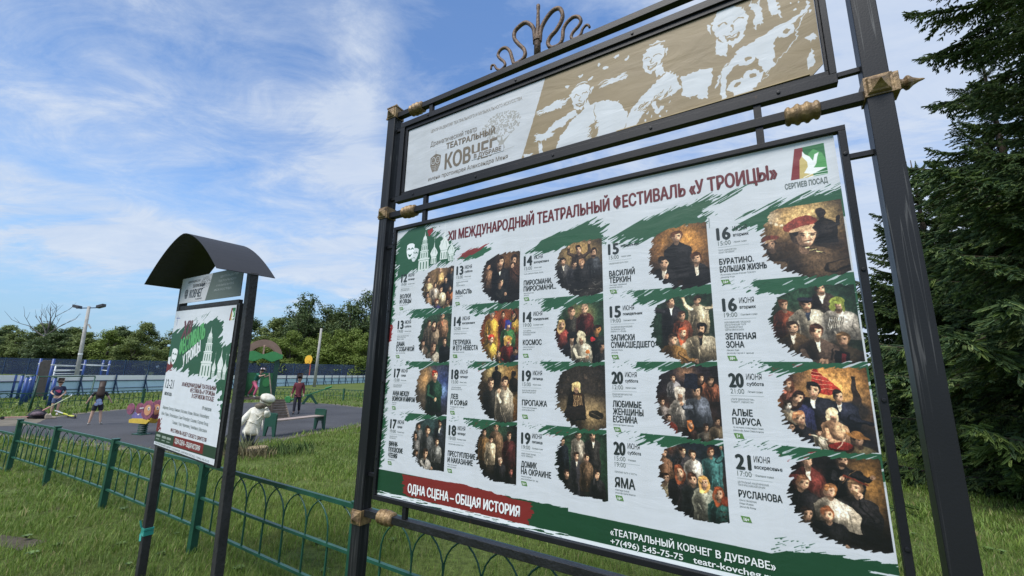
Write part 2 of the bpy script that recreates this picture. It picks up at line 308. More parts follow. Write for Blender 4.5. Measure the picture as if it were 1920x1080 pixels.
    P[3, 1] = lambda s, F: group(s, F, C(34, 66, 48), [(.7, .8, .3, .3, C(28, 36, 48))], [
        (.34, .1, .075, D(cloth=C(36, 36, 44), collar=WHT, h=8, arms=[[(-1.8, 2.4), (-3.6, 1.8), (-4.6, .2)]])), (.76, .1, .07, D(cloth=C(196, 182, 152), h=7, arms=[[(1.6, 2.2), (3.2, 2), (3.8, .6)], [(-1.6, 2.2), (-3, 1.2), (-3.3, -.8)]])),
        (.5, .3, .065, D(cloth=C(120, 60, 42), hair=C(60, 36, 26))), (.5, .55, .075, D(cloth=C(214, 200, 170), hair=C(170, 76, 44), long=True)), (.78, .5, .085, D(cloth=C(202, 186, 156), look=-.8, beard=True, wide=1.25, hair=C(26, 22, 22), collar=C(30, 30, 36))),
        (.34, .63, .08, D(cloth=C(146, 106, 54), look=.7, tilt=.5, wide=1.2, arms=[[(1.2, 3), (3, 4.4), (4.6, 4.4)]]))])
    def p41(s, F):
        group(s, F, C(40, 76, 56), [], [
            (.68, .07, .07, D(cloth=C(56, 46, 44), collar=WHT, look=.6)), (.2, .24, .075, D(cloth=C(150, 70, 44), look=.5, hair=C(90, 54, 34))), (.48, .24, .08, D(cloth=C(184, 176, 160), look=.2, wide=1.3, h=8, hat=('cap', C(36, 38, 56)), collar=C(44, 54, 76))),
            (.85, .26, .08, D(cloth=C(206, 202, 196), wide=1.2, hat=('scarf', C(150, 170, 70)), smile=True)), (.28, .52, .08, D(cloth=C(92, 72, 50), collar=WHT, smile=True)), (.85, .68, .085, D(cloth=C(78, 66, 50), look=-.7, hair=C(110, 84, 56), wide=1.2)),
            (.56, .58, .095, D(cloth=C(82, 66, 58), wide=1.1, hair=C(58, 34, 26), collar=C(226, 220, 206), long=False, arms=[[(-1.9, 3), (-1.5, 4.8), (.3, 4.4)], [(1.9, 3), (1.8, 4.8), (.8, 4.4)]]))])
        x, y = F(.84, .86); s.poly([(x - 26, y - 12), (x + 14, y - 8), (x + 12, y + 26), (x - 24, y + 24)], C(30, 26, 30)); s.poly([(x - 8, y - 4), (x + 4, y - 2), (x + 2, y + 22), (x - 8, y + 22)], C(150, 40, 50))
        for k in range(16): xx, yy = F(.74 + k * .011, .42); s.stroke([(xx, yy), (xx - 6, yy + 34)], 1.4, 1, C(40, 40, 40) if k % 2 else WHT)
    P[4, 1] = p41
    P[0, 2] = lambda s, F: group(s, F, C(84, 74, 64), [(.85, .4, .3, .5, C(44, 66, 140)), (.3, .3, .2, .2, C(206, 156, 96)), (.85, .5, .1, .12, C(120, 160, 220))], [
        (.58, .22, .1, D(cloth=C(30, 66, 50), hair=C(140, 44, 30), h=7, skin=C(228, 178, 146), look=.5, arms=[[(-1.8, 2.6), (-1.7, 4.6), (.4, 5.4)]]))])
    P[1, 2] = lambda s, F: group(s, F, C(60, 48, 36), [(.4, .1, .22, .2, C(230, 204, 130)), (.85, .25, .2, .4, C(196, 150, 78)), (.85, .85, .2, .2, C(170, 110, 50))], [
        (.46, .08, .05, D(cloth=C(24, 20, 18), skin=C(30, 24, 20), hair=C(20, 16, 14))), (.88, .18, .05, D(cloth=C(34, 26, 20), skin=C(40, 30, 22))), (.34, .33, .095, D(cloth=C(50, 48, 46), look=.7, h=6.5, smile=True, hair=C(60, 46, 36))), (.66, .3, .1, D(cloth=C(176, 166, 150), look=-.8, h=7, arms=[[(-1, 4), (-1.6, 3), (-1.2, 1.9)]]))])
    def p22(s, F):
        s.p[:] = C(52, 46, 42)
        for fx, fy in ((.25, .2), (.6, .18), (.85, .3), (.1, .4)): x, y = F(fx, fy); head(s, x, y, 13, C(98, 84, 72), C(44, 38, 34)); s.blob(x, y, 24, 24, C(52, 46, 42), 0, 30, .55)
        x, y = F(.6, .75); glow(s, x, y, 120, 50, C(206, 176, 122))
        x, y = F(.42, .34); fig(s, x, y, 17, cloth=C(40, 32, 28), h=7, hair=C(222, 200, 140), look=.4, hat=('scarf', C(214, 190, 130)))
        s.poly([(x - 16, y + 34), (x + 24, y + 28), (x + 28, y + 78), (x - 12, y + 84)], C(70, 44, 30))
        for k in range(6): s.stroke([(x - 12 + k * 7, y + 36), (x - 9 + k * 7, y + 80)], 1.6, 1.6, C(206, 180, 130))
        s.poly([(x - 40, y + 80), (x + 30, y + 76), (x + 44, y + 130), (x - 70, y + 130)], C(38, 32, 30)); s.blob(x + 84, y + 108, 34, 17, C(48, 42, 34), .1); s.stroke([(x + 60, y + 100), (x + 104, y + 116)], 2, 1.5, C(120, 104, 76))
    P[2, 2] = p22
    def p32(s, F):
        group(s, F, C(40, 34, 42), [(.5, .1, .12, .1, C(150, 110, 80)), (.35, .7, .4, .25, C(110, 60, 34))], [
            (.3, .18, .05, D(cloth=C(140, 140, 150))), (.12, .5, .045, D(cloth=C(150, 140, 140))), (.72, .16, .05, D(cloth=C(150, 90, 60), long=True)), (.88, .2, .05, D(cloth=C(140, 80, 56), long=True)),
            (.4, .38, .08, D(cloth=C(186, 180, 176), hat=('scarf', C(190, 184, 178)), look=.7)), (.66, .34, .085, D(cloth=C(84, 92, 110), look=-.8, hair=C(26, 22, 22), arms=[[(-1.2, 3), (-2.4, 3.4), (-3, 2.6)]])),
            (.2, .7, .05, D(cloth=C(130, 50, 40))), (.52, .76, .05, D(cloth=C(60, 40, 36), hair=C(196, 110, 50), long=True)), (.75, .8, .05, D(cloth=C(150, 140, 130))), (.93, .72, .06, D(cloth=C(186, 160, 130)))])
        x, y = F(.48, .12); s.poly([(x, y), (x + 44, y + 2), (x + 42, y + 54), (x, y + 50)], C(26, 30, 48))
    P[3, 2] = p32
    def p42(s, F):
        s.p[:] = C(190, 128, 66); x, y = F(.3, .1)
        glow(s, *F(.6, .3), 90, 60, C(236, 180, 96)); glow(s, *F(.15, .15), 50, 40, C(60, 44, 40)); glow(s, *F(.95, .8), 60, 90, C(40, 44, 60))
        s.poly([F(.43, .12), F(.5, .0), F(.56, .12), F(.76, .28), F(.6, .34), F(.4, .28)], C(176, 48, 38)); s.poly([F(.5, .0), F(.54, .1), F(.42, .12)], C(150, 34, 30))
        for k in range(5): s.stroke([F(.43, .06 + k * .05), F(.56 + k * .03, .08 + k * .05)], 2.2, 1, C(230, 190, 150), .8)
        s.poly([F(.88, .12), F(.93, .12), F(.95, .45), F(.86, .45)], C(58, 46, 44)); s.blob(*F(.88, .5), 36, 26, C(56, 50, 50), 0, 10)
        for q in [(.15, .22, .06, D(cloth=C(190, 110, 90), long=True, hair=C(96, 56, 40), arms=[[(-1, 2), (-2.2, 0), (-3, -2)], [(1, 2.4), (3, 3.2), (4.6, 4)]])), (.72, .34, .07, D(cloth=C(34, 38, 56), look=.8, hair=C(34, 26, 24), wide=1.3, collar=WHT, arms=[[(1.4, 4), (3, 4.8), (5, 5.2)]])),
                  (.43, .28, .085, D(cloth=C(30, 32, 44), hair=C(26, 20, 20), look=-.2, wide=1.4, collar=WHT)), (.25, .38, .08, D(cloth=C(40, 44, 84), hair=C(44, 26, 24), look=.3, tilt=.4, long=True)), (.12, .48, .06, D(cloth=C(176, 160, 134), skin=C(230, 222, 214), wide=1.3)),
                  (.24, .62, .08, D(cloth=C(30, 30, 40), look=.6, hair=C(190, 130, 90), wide=1.3)), (.1, .72, .065, D(cloth=C(40, 26, 28), collar=WHT, wide=1.2)), (.62, .55, .07, D(cloth=C(206, 156, 120), hat=('scarf', C(226, 206, 170)), arms=[[(-1.4, 3), (-1, 5), (1, 5.4)]])),
                  (.44, .76, .035, D(cloth=C(206, 196, 176), h=6, arms=[[(-1, 1.8), (-3, 1.2)], [(1, 1.8), (3, 2.2)]])), (.86, .82, .075, D(cloth=C(206, 182, 130), wide=1.3, hat=('straw', C(206, 140, 70)), look=-.7))]:
            X, Y = F(q[0], q[1]); fig(s, X, Y, q[2] * 225, **q[3])
        s.blob(*F(.66, .9), 34, 14, C(70, 34, 30)); s.blob(*F(.66, .88), 30, 10, C(170, 44, 40)); s.stroke([F(.62, .9), F(.72, .82)], 3, 2, C(230, 200, 180))
    P[4, 2] = p42
    P[0, 3] = lambda s, F: group(s, F, C(34, 38, 44), [(.5, .1, .4, .2, C(50, 80, 84))], [
        (.18, .18, .06, D(cloth=C(96, 100, 104), arms=[[(-1, 2), (-2, 0), (-1.8, -2)]])), (.8, .1, .065, D(cloth=C(44, 50, 64), collar=WHT, h=8)), (.46, .24, .085, D(cloth=C(70, 74, 78), look=.2, h=6)), (.1, .36, .06, D(cloth=C(110, 110, 112), h=7)),
        (.74, .42, .065, D(cloth=C(130, 134, 136), look=-.3)), (.42, .64, .08, D(cloth=C(150, 150, 150), look=-.2, collar=BLK, arms=[[(-1.4, 2.4), (0, 4), (2.4, 3.6)]])), (.14, .66, .06, D(cloth=C(60, 60, 66)))])
    P[1, 3] = lambda s, F: group(s, F, C(26, 24, 28), [(.5, .1, .3, .2, C(48, 90, 64))], [
        (.5, .06, .07, D(cloth=C(112, 88, 66), h=9)), (.2, .18, .06, D(cloth=C(150, 112, 66), h=8)), (.36, .26, .055, D(cloth=C(196, 178, 150), h=8)), (.8, .18, .065, D(cloth=C(80, 36, 38), h=9)),
        (.6, .58, .055, D(cloth=C(40, 38, 44), hair=C(150, 130, 120))), (.86, .72, .06, D(cloth=C(34, 32, 36), skin=C(196, 120, 110)))])
    P[2, 3] = lambda s, F: group(s, F, C(38, 70, 50), [], [
        (.14, .18, .055, D(cloth=C(28, 34, 44), h=8, look=.6)), (.45, .06, .06, D(cloth=C(146, 140, 130), h=9)), (.72, .05, .065, D(cloth=C(54, 52, 52), h=10, collar=WHT)), (.42, .36, .06, D(cloth=C(62, 60, 70), h=11, collar=WHT)),
        (.6, .38, .055, D(cloth=C(104, 82, 62), h=9, look=-.7)), (.8, .58, .06, D(cloth=C(44, 44, 48), arms=[[(-1, 3), (-1, 1.5), (-.3, .6)]])), (.22, .62, .06, D(cloth=C(30, 30, 34), h=6))])
    def p33(s, F):
        group(s, F, C(30, 40, 52), [(.2, .1, .1, .1, C(120, 70, 50)), (.85, .6, .12, .3, C(104, 60, 38))], [
            (.08, .18, .065, D(cloth=C(140, 100, 74), look=.7, h=9)), (.38, .14, .06, D(cloth=C(60, 58, 66), smile=True)), (.54, .18, .06, D(cloth=C(190, 186, 180))), (.8, .12, .06, D(cloth=C(60, 120, 124), hair=C(90, 46, 30), h=11, arms=[[(1.4, 2), (2.8, .5), (2.6, -1.5)]])),
            (.1, .5, .075, D(cloth=C(196, 176, 140), hair=C(40, 26, 22), look=.6, h=8, arms=[[(1.2, 4), (3.4, 4), (4.6, 1.6)]])), (.32, .4, .08, D(cloth=C(50, 44, 50), hair=C(120, 60, 34), long=True, h=9)), (.5, .46, .08, D(cloth=C(44, 50, 52), hair=C(60, 36, 28), h=8)),
            (.66, .48, .075, D(cloth=C(170, 174, 160), hair=C(196, 150, 80), long=True, h=8)), (.86, .6, .075, D(cloth=C(50, 110, 106), hair=C(150, 70, 36), long=True, h=7))])
        s.blob(*F(.96, .68), 13, 13, C(176, 74, 44), 0, 3)
        for k in range(50):
            r = np.random.RandomState(k + 3); x, y = F(.86 + .2 * r.rand(), .78 + .26 * r.rand()); s.blob(x, y, 3, 2, C(110, 66, 46) if k % 2 else C(40, 24, 20), 0, 2, .8)
    P[3, 3] = p33
    def p43(s, F):
        group(s, F, C(26, 22, 24), [(.95, .25, .2, .4, C(196, 140, 66))], [
            (.26, .1, .085, D(cloth=C(96, 40, 36), look=-.4, hair=C(26, 22, 22), collar=WHT, arms=[[(-1.6, 2.6), (-3, 3), (-3.6, 1.6)]])), (.66, .06, .075, D(cloth=BLK, beard=True, look=.2, wide=1.2, arms=[[(-1.4, 2.4), (-1.8, 3.4), (-.4, 3)], [(1.6, 2.4), (3.4, 3.2), (4.2, 2.6)]])),
            (.18, .34, .085, D(cloth=C(32, 30, 36), look=.6, tilt=.3, hair=C(120, 80, 56))), (.76, .34, .085, D(cloth=C(38, 36, 40), look=-.7, beard=True, wide=1.25, hair=C(110, 84, 60), arms=[[(2, 4.4), (.8, 2.6), (.6, 1)]])),
            (.48, .4, .08, D(cloth=C(196, 186, 170), look=-.8, hair=C(150, 100, 60), wide=1.3, h=5, lean=1.0)), (.2, .68, .075, D(cloth=C(140, 116, 88), look=.8, wide=1.2, hair=C(40, 28, 26), arms=[[(-1, 3), (1, 3.4), (2.6, 2.4)]])), (.42, .64, .08, D(cloth=BLK, look=-.1, wide=1.2, hair=C(130, 76, 46), arms=[[(-1.8, 3), (0, 4), (2.4, 4.8)]]))])
        s.stroke([F(.62, .3), F(.96, .02)], 1.6, 1.2, C(150, 110, 70)); s.stroke([F(.66, .22), F(.9, .3)], 7, 4, C(120, 50, 34)); glow(s, *F(.6, 1.0), 110, 16, C(96, 90, 90), .7)
    P[4, 3] = p43
    return P
def mask_face(cv, x, y, w, h, ang, sad, fg, bg):
    c, s = np.cos(ang), np.sin(ang); P = lambda a, b: (x + a * w * c - b * h * s, y + a * w * s + b * h * c)
    cv.poly([P(-1, -.8), P(-.5, -.98), P(0, -1), P(.5, -.98), P(1, -.8), P(1, 0), P(.7, .6), P(.25, .97), P(-.25, .97), P(-.7, .6), P(-1, 0)], fg)
    for e in (-.45, .45): cv.stroke([P(e - .28, -.25), P(e, -.4), P(e + .28, -.25)], h * .13, h * .13, bg)
    k = -1 if sad else 1
    cv.poly([P(-.55, .3 if not sad else .62), P(0, .45 * (1 if not sad else .9)), P(.55, .3 if not sad else .62), P(.25, .62 if not sad else .4), P(0, .72 if not sad else .34), P(-.25, .62 if not sad else .4)], bg)
def onion(cv, x, y, w, fg, bg):
    """a drum, an onion dome and its cross; y = the foot"""
    cv.poly([(x - w * .8, y), (x - w * .7, y - w * 1.5), (x + w * .7, y - w * 1.5), (x + w * .8, y)], fg)
    cv.poly([(x - w * .7, y - w * 1.5), (x - w * 1.05, y - w * 2.3), (x - w * .7, y - w * 3.0), (x - w * .15, y - w * 3.7), (x, y - w * 5), (x + w * .15, y - w * 3.7), (x + w * .7, y - w * 3.0), (x + w * 1.05, y - w * 2.3), (x + w * .7, y - w * 1.5)], fg)
    cv.stroke([(x, y - w * 5), (x, y - w * 6.2)], 1.8, 1.8, fg); cv.stroke([(x - w * .3, y - w * 5.7), (x + w * .3, y - w * 5.7)], 1.5, 1.5, fg)
    for k in (-.45, .05, .5): cv.stroke([(x + k * w, y - w * .2), (x + k * w, y - w * 1.1)], w * .14 + 1, w * .14 + 1, bg, .8)
    cv.stroke([(x - w * .8, y - w * 1.5), (x + w * .8, y - w * 1.5)], 1.4, 1.4, bg, .8); cv.stroke([(x - w * .1, y - w * 3.4), (x - w * .5, y - w * 2.2)], 1.6, 1, bg, .6); cv.stroke([(x + w * .3, y - w * 3), (x + w * .55, y - w * 1.9)], 2.4, 1, bg, .6)
def tower(cv, x, y, H, W, fg, bg):
    """a tiered bell tower drawn in outline; y = the foot"""
    z = y
    for k, (hh, ww) in enumerate(((.3, 1), (.2, .78), (.16, .6), (.12, .44))):
        h = hh * H; w = ww * W
        cv.poly([(x - w, z), (x - w * .93, z - h * .9), (x + w * .93, z - h * .9), (x + w, z)], fg); cv.poly([(x - w * 1.08, z - h * .88), (x - w * 1.02, z - h), (x + w * 1.02, z - h), (x + w * 1.08, z - h * .88)], fg)
        for q in (-.55, 0, .55): cv.stroke([(x + q * w, z - h * .15), (x + q * w, z - h * .66)], max(1.6, w * .2), max(1.6, w * .2), bg, .85)
        for q in (-.82, -.28, .28, .82): cv.stroke([(x + q * w, z), (x + q * w, z - h * .85)], 1.1, 1.1, bg, .6)
        cv.stroke([(x - w, z - h * .86), (x + w, z - h * .86)], 1.5, 1.5, bg, .9); z -= h
    cv.poly([(x - W * .36, z), (x - W * .3, z - H * .06), (x - W * .08, z - H * .1), (x, z - H * .22), (x + W * .08, z - H * .1), (x + W * .3, z - H * .06), (x + W * .36, z)], fg)
def city_logo(cv, x0, y0, x1, y1):
    w, h = x1 - x0, y1 - y0; P = lambda a, b: (x0 + a * w, y0 + b * h)
    cv.poly([P(.2, 0), P(1, 0), P(1, 1), P(0, 1)], C(34, 104, 56)); cv.poly([P(.2, 0), P(.42, 0), P(.42, 1), P(0, 1)], C(120, 34, 38))
    cv.poly([P(.42, .2), P(.6, .35), P(.62, 1), P(.24, 1), P(.3, .4)], C(196, 176, 110))
    cv.poly([P(.55, .25), P(.7, .12), P(.92, .3), P(1, .55), P(1, .8), P(.7, .8)], C(78, 150, 84))
    cv.poly([P(.4, .12), P(.47, .25), P(.58, .34), P(.66, .5), P(.72, .3), P(.84, .26), P(.78, .42), P(.74, .6), P(.66, .72), P(1, .78), P(.6, .92), P(.38, .84), P(.5, .66), P(.5, .5), P(.38, .3)], C(236, 238, 236))
    cv.stroke([P(.36, .98), P(.6, .9), P(1, .9)], 3, 2, C(236, 238, 236)); cv.stroke([P(.5, 1.0), P(.7, .97), P(1, .98)], 3, 2, C(236, 238, 236))
def ship_masks(cv, x, y, w, h, fg, bg):
    """the small emblem: two masks over a boat"""
    cv.poly([(x - w, y - h * .6), (x, y - h * .9), (x + w, y - h * .6), (x + w * .95, y + h * .3), (x + w * .5, y + h), (x - w * .5, y + h), (x - w * .95, y + h * .3)], fg)
    cv.blob(x - w * .42, y - h * .2, w * .42, h * .4, bg); cv.blob(x + w * .42, y - h * .2, w * .42, h * .4, bg)
    for s in (-1, 1): cv.blob(x + s * w * .42, y - h * .2, w * .34, h * .33, fg); cv.stroke([(x + s * w * .42 - w * .2, y - h * .1), (x + s * w * .42, y + h * (.02 if s < 0 else -.14)), (x + s * w * .42 + w * .2, y - h * .1)], 2.2, 2.2, bg); cv.stroke([(x + s * w * .42 - w * .2, y - h * .32), (x + s * w * .42 + w * .2, y - h * .32)], 1.6, 1.6, bg)
    for k in range(4): cv.stroke([(x - w * (.8 - k * .1), y + h * (.36 + k * .17)), (x, y + h * (.46 + k * .17)), (x + w * (.8 - k * .1), y + h * (.36 + k * .17))], 1.8, 1.8, bg)
    cv.stroke([(x, y + h * .2), (x, y + h)], 2, 2, bg); cv.stroke([(x, y - h * .9), (x, y - h * 1.25)], 2, 1.4, fg)
def specks(cv, x0, y0, x1, y1, col, seed, n=26):
    rs = np.random.RandomState(seed)
    for k in range(n):
        x = x0 + (x1 - x0) * rs.rand(); y = y0 + (y1 - y0) * rs.rand(); L = 4 + 20 * rs.rand() ** 2
        cv.stroke([(x, y), (x + L, y - L * (.35 + .2 * rs.rand()))], 1 + 2.4 * rs.rand(), .5, col, .9)
def poster_art():
    cv = Canvas(PW, PH, PAPER)
    # green sweeps
    brush(cv, [(0, 60), (60, 0), (235, -10), (300, 60), (470, 170), (430, 250), (300, 250), (180, 262), (0, 300)], GREEN, -.5, 60, 3, fine=4)
    brush(cv, [(0, 30), (0, 70), (90, 10), (190, -20), (110, -20)], PAPER, -.5, 25, 4)
    brush(cv, [(480, 225), (560, 195), (720, 190), (640, 235), (520, 250)], GREEN * 1.1, -.35, 50, 6, fine=3); brush(cv, [(470, 215), (560, 190), (660, 175), (620, 205), (520, 235)], RED, -.4, 46, 7, .9, 3)
    brush(cv, [(880, 262), (1000, 195), (1200, 155), (1276, 190), (1276, 280), (1150, 262), (1000, 268), (930, 262)], GREEN, -.4, 55, 8)
    brush(cv, [(1310, 245), (1440, 190), (1688, 150), (1688, 250), (1560, 260), (1430, 290), (1370, 268)], GREEN, -.42, 60, 9)
    brush(cv, [(1420, 215), (1560, 165), (1860, 125), (1720, 185), (1560, 220)], GREEN, -.42, 80, 10, holes=.48)
    brush(cv, [(1770, 278), (1880, 232), (2140, 196), (2140, 300), (1980, 290), (1850, 300)], GREEN, -.42, 50, 11); brush(cv, [(1790, 240), (1900, 205), (2140, 176), (2140, 220), (1900, 250)], GREEN, -.42, 60, 12, holes=.42)
    cv.poly([(1692, 228), (1694, 228), (1694, 270), (1692, 270)], C(120, 130, 130))
    # left edge strip
    brush(cv, [(-40, 200), (12, 240), (20, 560), (-40, 600)], GREEN, -.6, 26, 20); brush(cv, [(-40, 520), (22, 590), (16, 660), (-40, 680)], RED, -.6, 20, 21)
    brush(cv, [(-40, 700), (14, 760), (18, 1000), (26, 1160), (22, 1330), (-40, 1360)], GREEN, -.6, 34, 22, holes=.25)
    # masks, bell tower, domes, heart
    mask_face(cv, 152, 168, 27, 41, .16, True, C(206, 212, 214), GREEN); mask_face(cv, 116, 142, 30, 48, .05, False, C(228, 232, 234), GREEN)
    tower(cv, 226, 268, 232, 40, C(214, 222, 218), GREEN); onion(cv, 300, 238, 26, C(220, 226, 222), GREEN); onion(cv, 372, 222, 34, C(220, 226, 222), GREEN); onion(cv, 424, 236, 24, C(214, 222, 218), GREEN)
    cv.blob(252, 42, 11, 12, C(140, 40, 44), .4); cv.blob(272, 38, 11, 12, C(140, 40, 44), -.4); cv.poly([(242, 46), (283, 42), (258, 74)], C(140, 40, 44)); cv.stroke([(258, 70), (232, 60)], 3, 1, C(140, 40, 44))
    city_logo(cv, 1966, 22, 2072, 138)
    # the green caps of rows 2 to 4
    k = 30
    for r in (1, 2, 3):
        for c in range(5):
            X, Y = COLS[c], ROWS[r]; k += 3; rs = np.random.RandomState(k)
            top = Y - (18 if r == 1 else 0); a = X + 40 + 60 * rs.rand() + (40 if r > 1 else 0)
            pts = [(a, top), (X + 387 + (10 if c == 4 else 0), top), (X + 387 + (10 if c == 4 else 0), Y + 110 + 40 * rs.rand()), (X + 240, Y + 30 + 20 * rs.rand()), (X + 170, Y + 36), (X + 110, Y + 34)]
            b = cv.box(X - 10, top, X + 396, Y + 190); sy, sx, xx, yy = b
            pts[1:3] = [(pts[1][0] + 60, pts[1][1]), (pts[2][0] + 60, pts[2][1])]; pts[0] = (pts[0][0], top - 40); pts[1] = (pts[1][0], top - 40)
            m = brush_mask(cv, pts, xx, yy, -.45, 34, k, 3.4, 60) * (xx < X + 387 + (10 if c == 4 else 0)) * (yy > top)
            cut = ((lattice(k + 2, (xx * .9 - yy * .45) / 60., (xx * .43 + yy * .9) / 4.) > .8) & (yy < Y + 90)); m *= 1 - cut * .9
            cv.mix((sy, sx), m, GREEN)
            specks(cv, X - 6, top - 4, X + 150, top + 26, GREEN * .8, k, 18)
            if rs.rand() > .6: specks(cv, X + 120, top + 8, X + 220, top + 50, RED, k + 1, 9)
    P = pics(); k = 400
    for r in range(4):
        for c in range(5):
            k += 11; picture(cv, c, r, P[c, r], k, top=(-22 if (c, r) == (4, 0) else 16 if r else (4 if c else 30)), left=(140 if c == 4 else 165), bottom=(258 if r == 0 else 272))
    for X in COLS[1:]: cv.stroke([(X - 22, 230), (X - 22, 262)], 1, 1, C(150, 160, 160))
    for r in range(4):
        for c in range(5): X, Y = COLS[c], ROWS[r]; o = 38; yy = Y + o + 78; cv.stroke([(X, yy), (X + (96 if c < 4 else 100), yy)], 1.3, 1.3, C(130, 140, 140))
    # foot: green band, red brush plate, white torn strip
    cv.poly([(0, 1341), (2101, 1341), (2101, 1466), (0, 1466)], DGREEN)
    brush(cv, [(300, 1300), (1400, 1300), (1150, 1352), (900, 1352), (600, 1350), (330, 1341)], PAPER, -.12, 60, 70, fine=2.5)
    cv.poly([(24, 1300), (330, 1300), (330, 1341), (24, 1341)], PAPER); cv.poly([(1100, 1310), (1900, 1310), (1900, 1369), (1100, 1364)], PAPER)
    brush(cv, [(1770, 1380), (1850, 1348), (1950, 1338), (2140, 1332), (2140, 1400), (1800, 1400)], DGREEN, -.3, 40, 71, fine=2.5); specks(cv, 1790, 1318, 1900, 1372, DGREEN, 72, 40)
    P3 = P[3, 3]; 
    brush(cv, [(175, 1345), (600, 1338), (930, 1362), (935, 1400), (915, 1448), (500, 1452), (190, 1440)], C(120, 38, 36), -.1, 26, 73, fine=5)
    brush(cv, [(-10, 1447), (560, 1446), (1110, 1449), (1110, 1475), (-10, 1475)], C(222, 228, 230), -.05, 50, 74, fine=2, run=110, holes=.3); cv.poly([(1100, 1452), (2101, 1452), (2101, 1466), (1100, 1466)], C(222, 228, 230))
    brush(cv, [(2030, 1362), (2101, 1360), (2101, 1368), (2030, 1367)], PAPER, -.06, 30, 75, fine=2)
    n = lattice(5, *np.meshgrid(np.arange(PW) / 160., np.arange(PH) / 160.)); cv.p *= (.985 + .03 * n)[..., None]
    return cv
TAUPE = C(136, 119, 88)
def banner_art():
    W, H = 2073, 413; cv = Canvas(W, H, C(189, 193, 199)); G = C(196, 201, 207)
    cv.poly([(960, -5), (W, -5), (W, H + 5), (824, H + 5)], TAUPE)
    for r in range(0): pass
    Y = lambda p, col=G: cv.poly(p, col)
    blobs = [(1080, 90), (1150, 60), (1200, 96), (1240, 40), (1275, 66), (1105, 150), (1210, 150), (1330, 30), (1375, 60), (1300, 150), (1010, 190)]
    for k, (x, y) in enumerate(blobs): cv.blob(x, y, 9 + k % 3 * 3, 7, G, -.4)
    def stencil(x, y, s, mirror=1, lean=0):
        """a smiling head and shoulders in two flat tones"""
        Q = lambda a, b: (x + mirror * a * s + lean * b * s, y + b * s)
        Y([Q(-.55, -.75), Q(-.2, -1.05), Q(.35, -1.0), Q(.62, -.6), Q(.6, -.05), Q(.35, .5), Q(.0, .85), Q(-.35, .6), Q(-.55, .2), Q(-.62, -.25)])
        cv.stroke([Q(-.45, -.28), Q(-.3, -.36), Q(-.12, -.28)], s * .07, s * .05, TAUPE); cv.stroke([Q(.12, -.28), Q(.28, -.36), Q(.46, -.26)], s * .07, s * .05, TAUPE)
        cv.stroke([Q(-.05, -.15), Q(-.12, .12), Q(.02, .14)], s * .05, s * .05, TAUPE); Y([Q(-.32, .25), Q(0, .34), Q(.34, .2), Q(.22, .5), Q(0, .6), Q(-.24, .48)], TAUPE); Y([Q(-.22, .32), Q(0, .4), Q(.24, .3), Q(.15, .42), Q(-.14, .44)])
        Y([Q(.66, -.5), Q(.82, -.62), Q(.86, -.3), Q(.72, -.05)]); cv.stroke([Q(-.3, -1.15), Q(.1, -1.22), Q(.5, -1.05)], s * .06, s * .1, G)
        Y([Q(.2, .62), Q(.62, .25), Q(.7, .95), Q(.3, 1.15)])
    # first figure: head, white shirt front
    stencil(1146, 185, 72)
    Y([(1130, 262), (1205, 238), (1270, 236), (1330, 262), (1368, 330), (1372, 372), (1345, 420), (1010, 420), (1040, 350), (1085, 305)]); cv.stroke([(1218, 250), (1222, 420)], 3, 2, TAUPE)
    brush(cv, [(1190, 340), (1226, 330), (1226, 420), (1190, 420)], TAUPE, -.6, 22, 81, fine=3)
    brush(cv, [(930, 170), (1040, 150), (1090, 160), (1040, 200), (930, 196)], G, -.1, 50, 82, fine=3); brush(cv, [(1260, 140), (1370, 130), (1360, 160), (1270, 170)], G, -.1, 40, 83, fine=3)
    brush(cv, [(1010, 270), (1120, 236), (1130, 262), (1050, 300), (960, 330), (940, 318)], G, -.4, 30, 84, fine=4); brush(cv, [(900, 300), (1000, 320), (985, 345), (900, 345)], G, -.2, 26, 85, fine=3)
    brush(cv, [(920, 360), (940, 350), (950, 420), (925, 420)], G, 1.2, 18, 86, fine=3); brush(cv, [(840, 395), (890, 400), (870, 420), (836, 420)], G, .3, 12, 87, fine=3)
    # second figure
    stencil(1490, 120, 74, lean=-.1)
    Y([(1540, 190), (1580, 230), (1600, 300), (1560, 310), (1500, 320), (1450, 345), (1400, 420), (1352, 420), (1376, 350), (1420, 290), (1490, 240)]); Y([(1600, 250), (1665, 240), (1722, 246), (1716, 300), (1690, 376), (1664, 372), (1655, 350), (1620, 352), (1600, 330)])
    brush(cv, [(1400, 330), (1500, 290), (1560, 300), (1440, 360)], TAUPE, -.7, 40, 88, fine=3, holes=.45); cv.stroke([(1480, 330), (1500, 372), (1520, 356)], 20, 12, G)
    for k in range(9): cv.blob(1560 + 9 * (k % 4), 200 + 14 * k, 4, 7, G, .4); cv.blob(1440 + 14 * k, 400 - (k * 37) % 60, 3, 6, G, .3)
    # third figure, playing a bow
    stencil(1800, 100, 100, mirror=-1, lean=.05)
    brush(cv, [(1880, 20), (1910, 10), (1905, 110), (1875, 130)], G, 1.3, 20, 89, fine=4); brush(cv, [(1930, 10), (1955, 20), (1965, 130), (1940, 110)], G, 1.4, 20, 90, fine=4)
    Y([(1826, 200), (1870, 190), (1960, 160), (2010, 150), (2055, 110), (2062, 118), (2010, 172), (1960, 190), (1930, 230), (1935, 330), (1900, 350), (1880, 300), (1870, 260), (1800, 270), (1770, 320), (1756, 420), (1740, 420), (1742, 330), (1760, 270)])
    for x, y in ((1842, 262), (1980, 200), (1850, 340), (1800, 360)): cv.blob(x, y, 30, 26, G, -.3); cv.blob(x + 2, y, 13, 9, TAUPE, -.5)
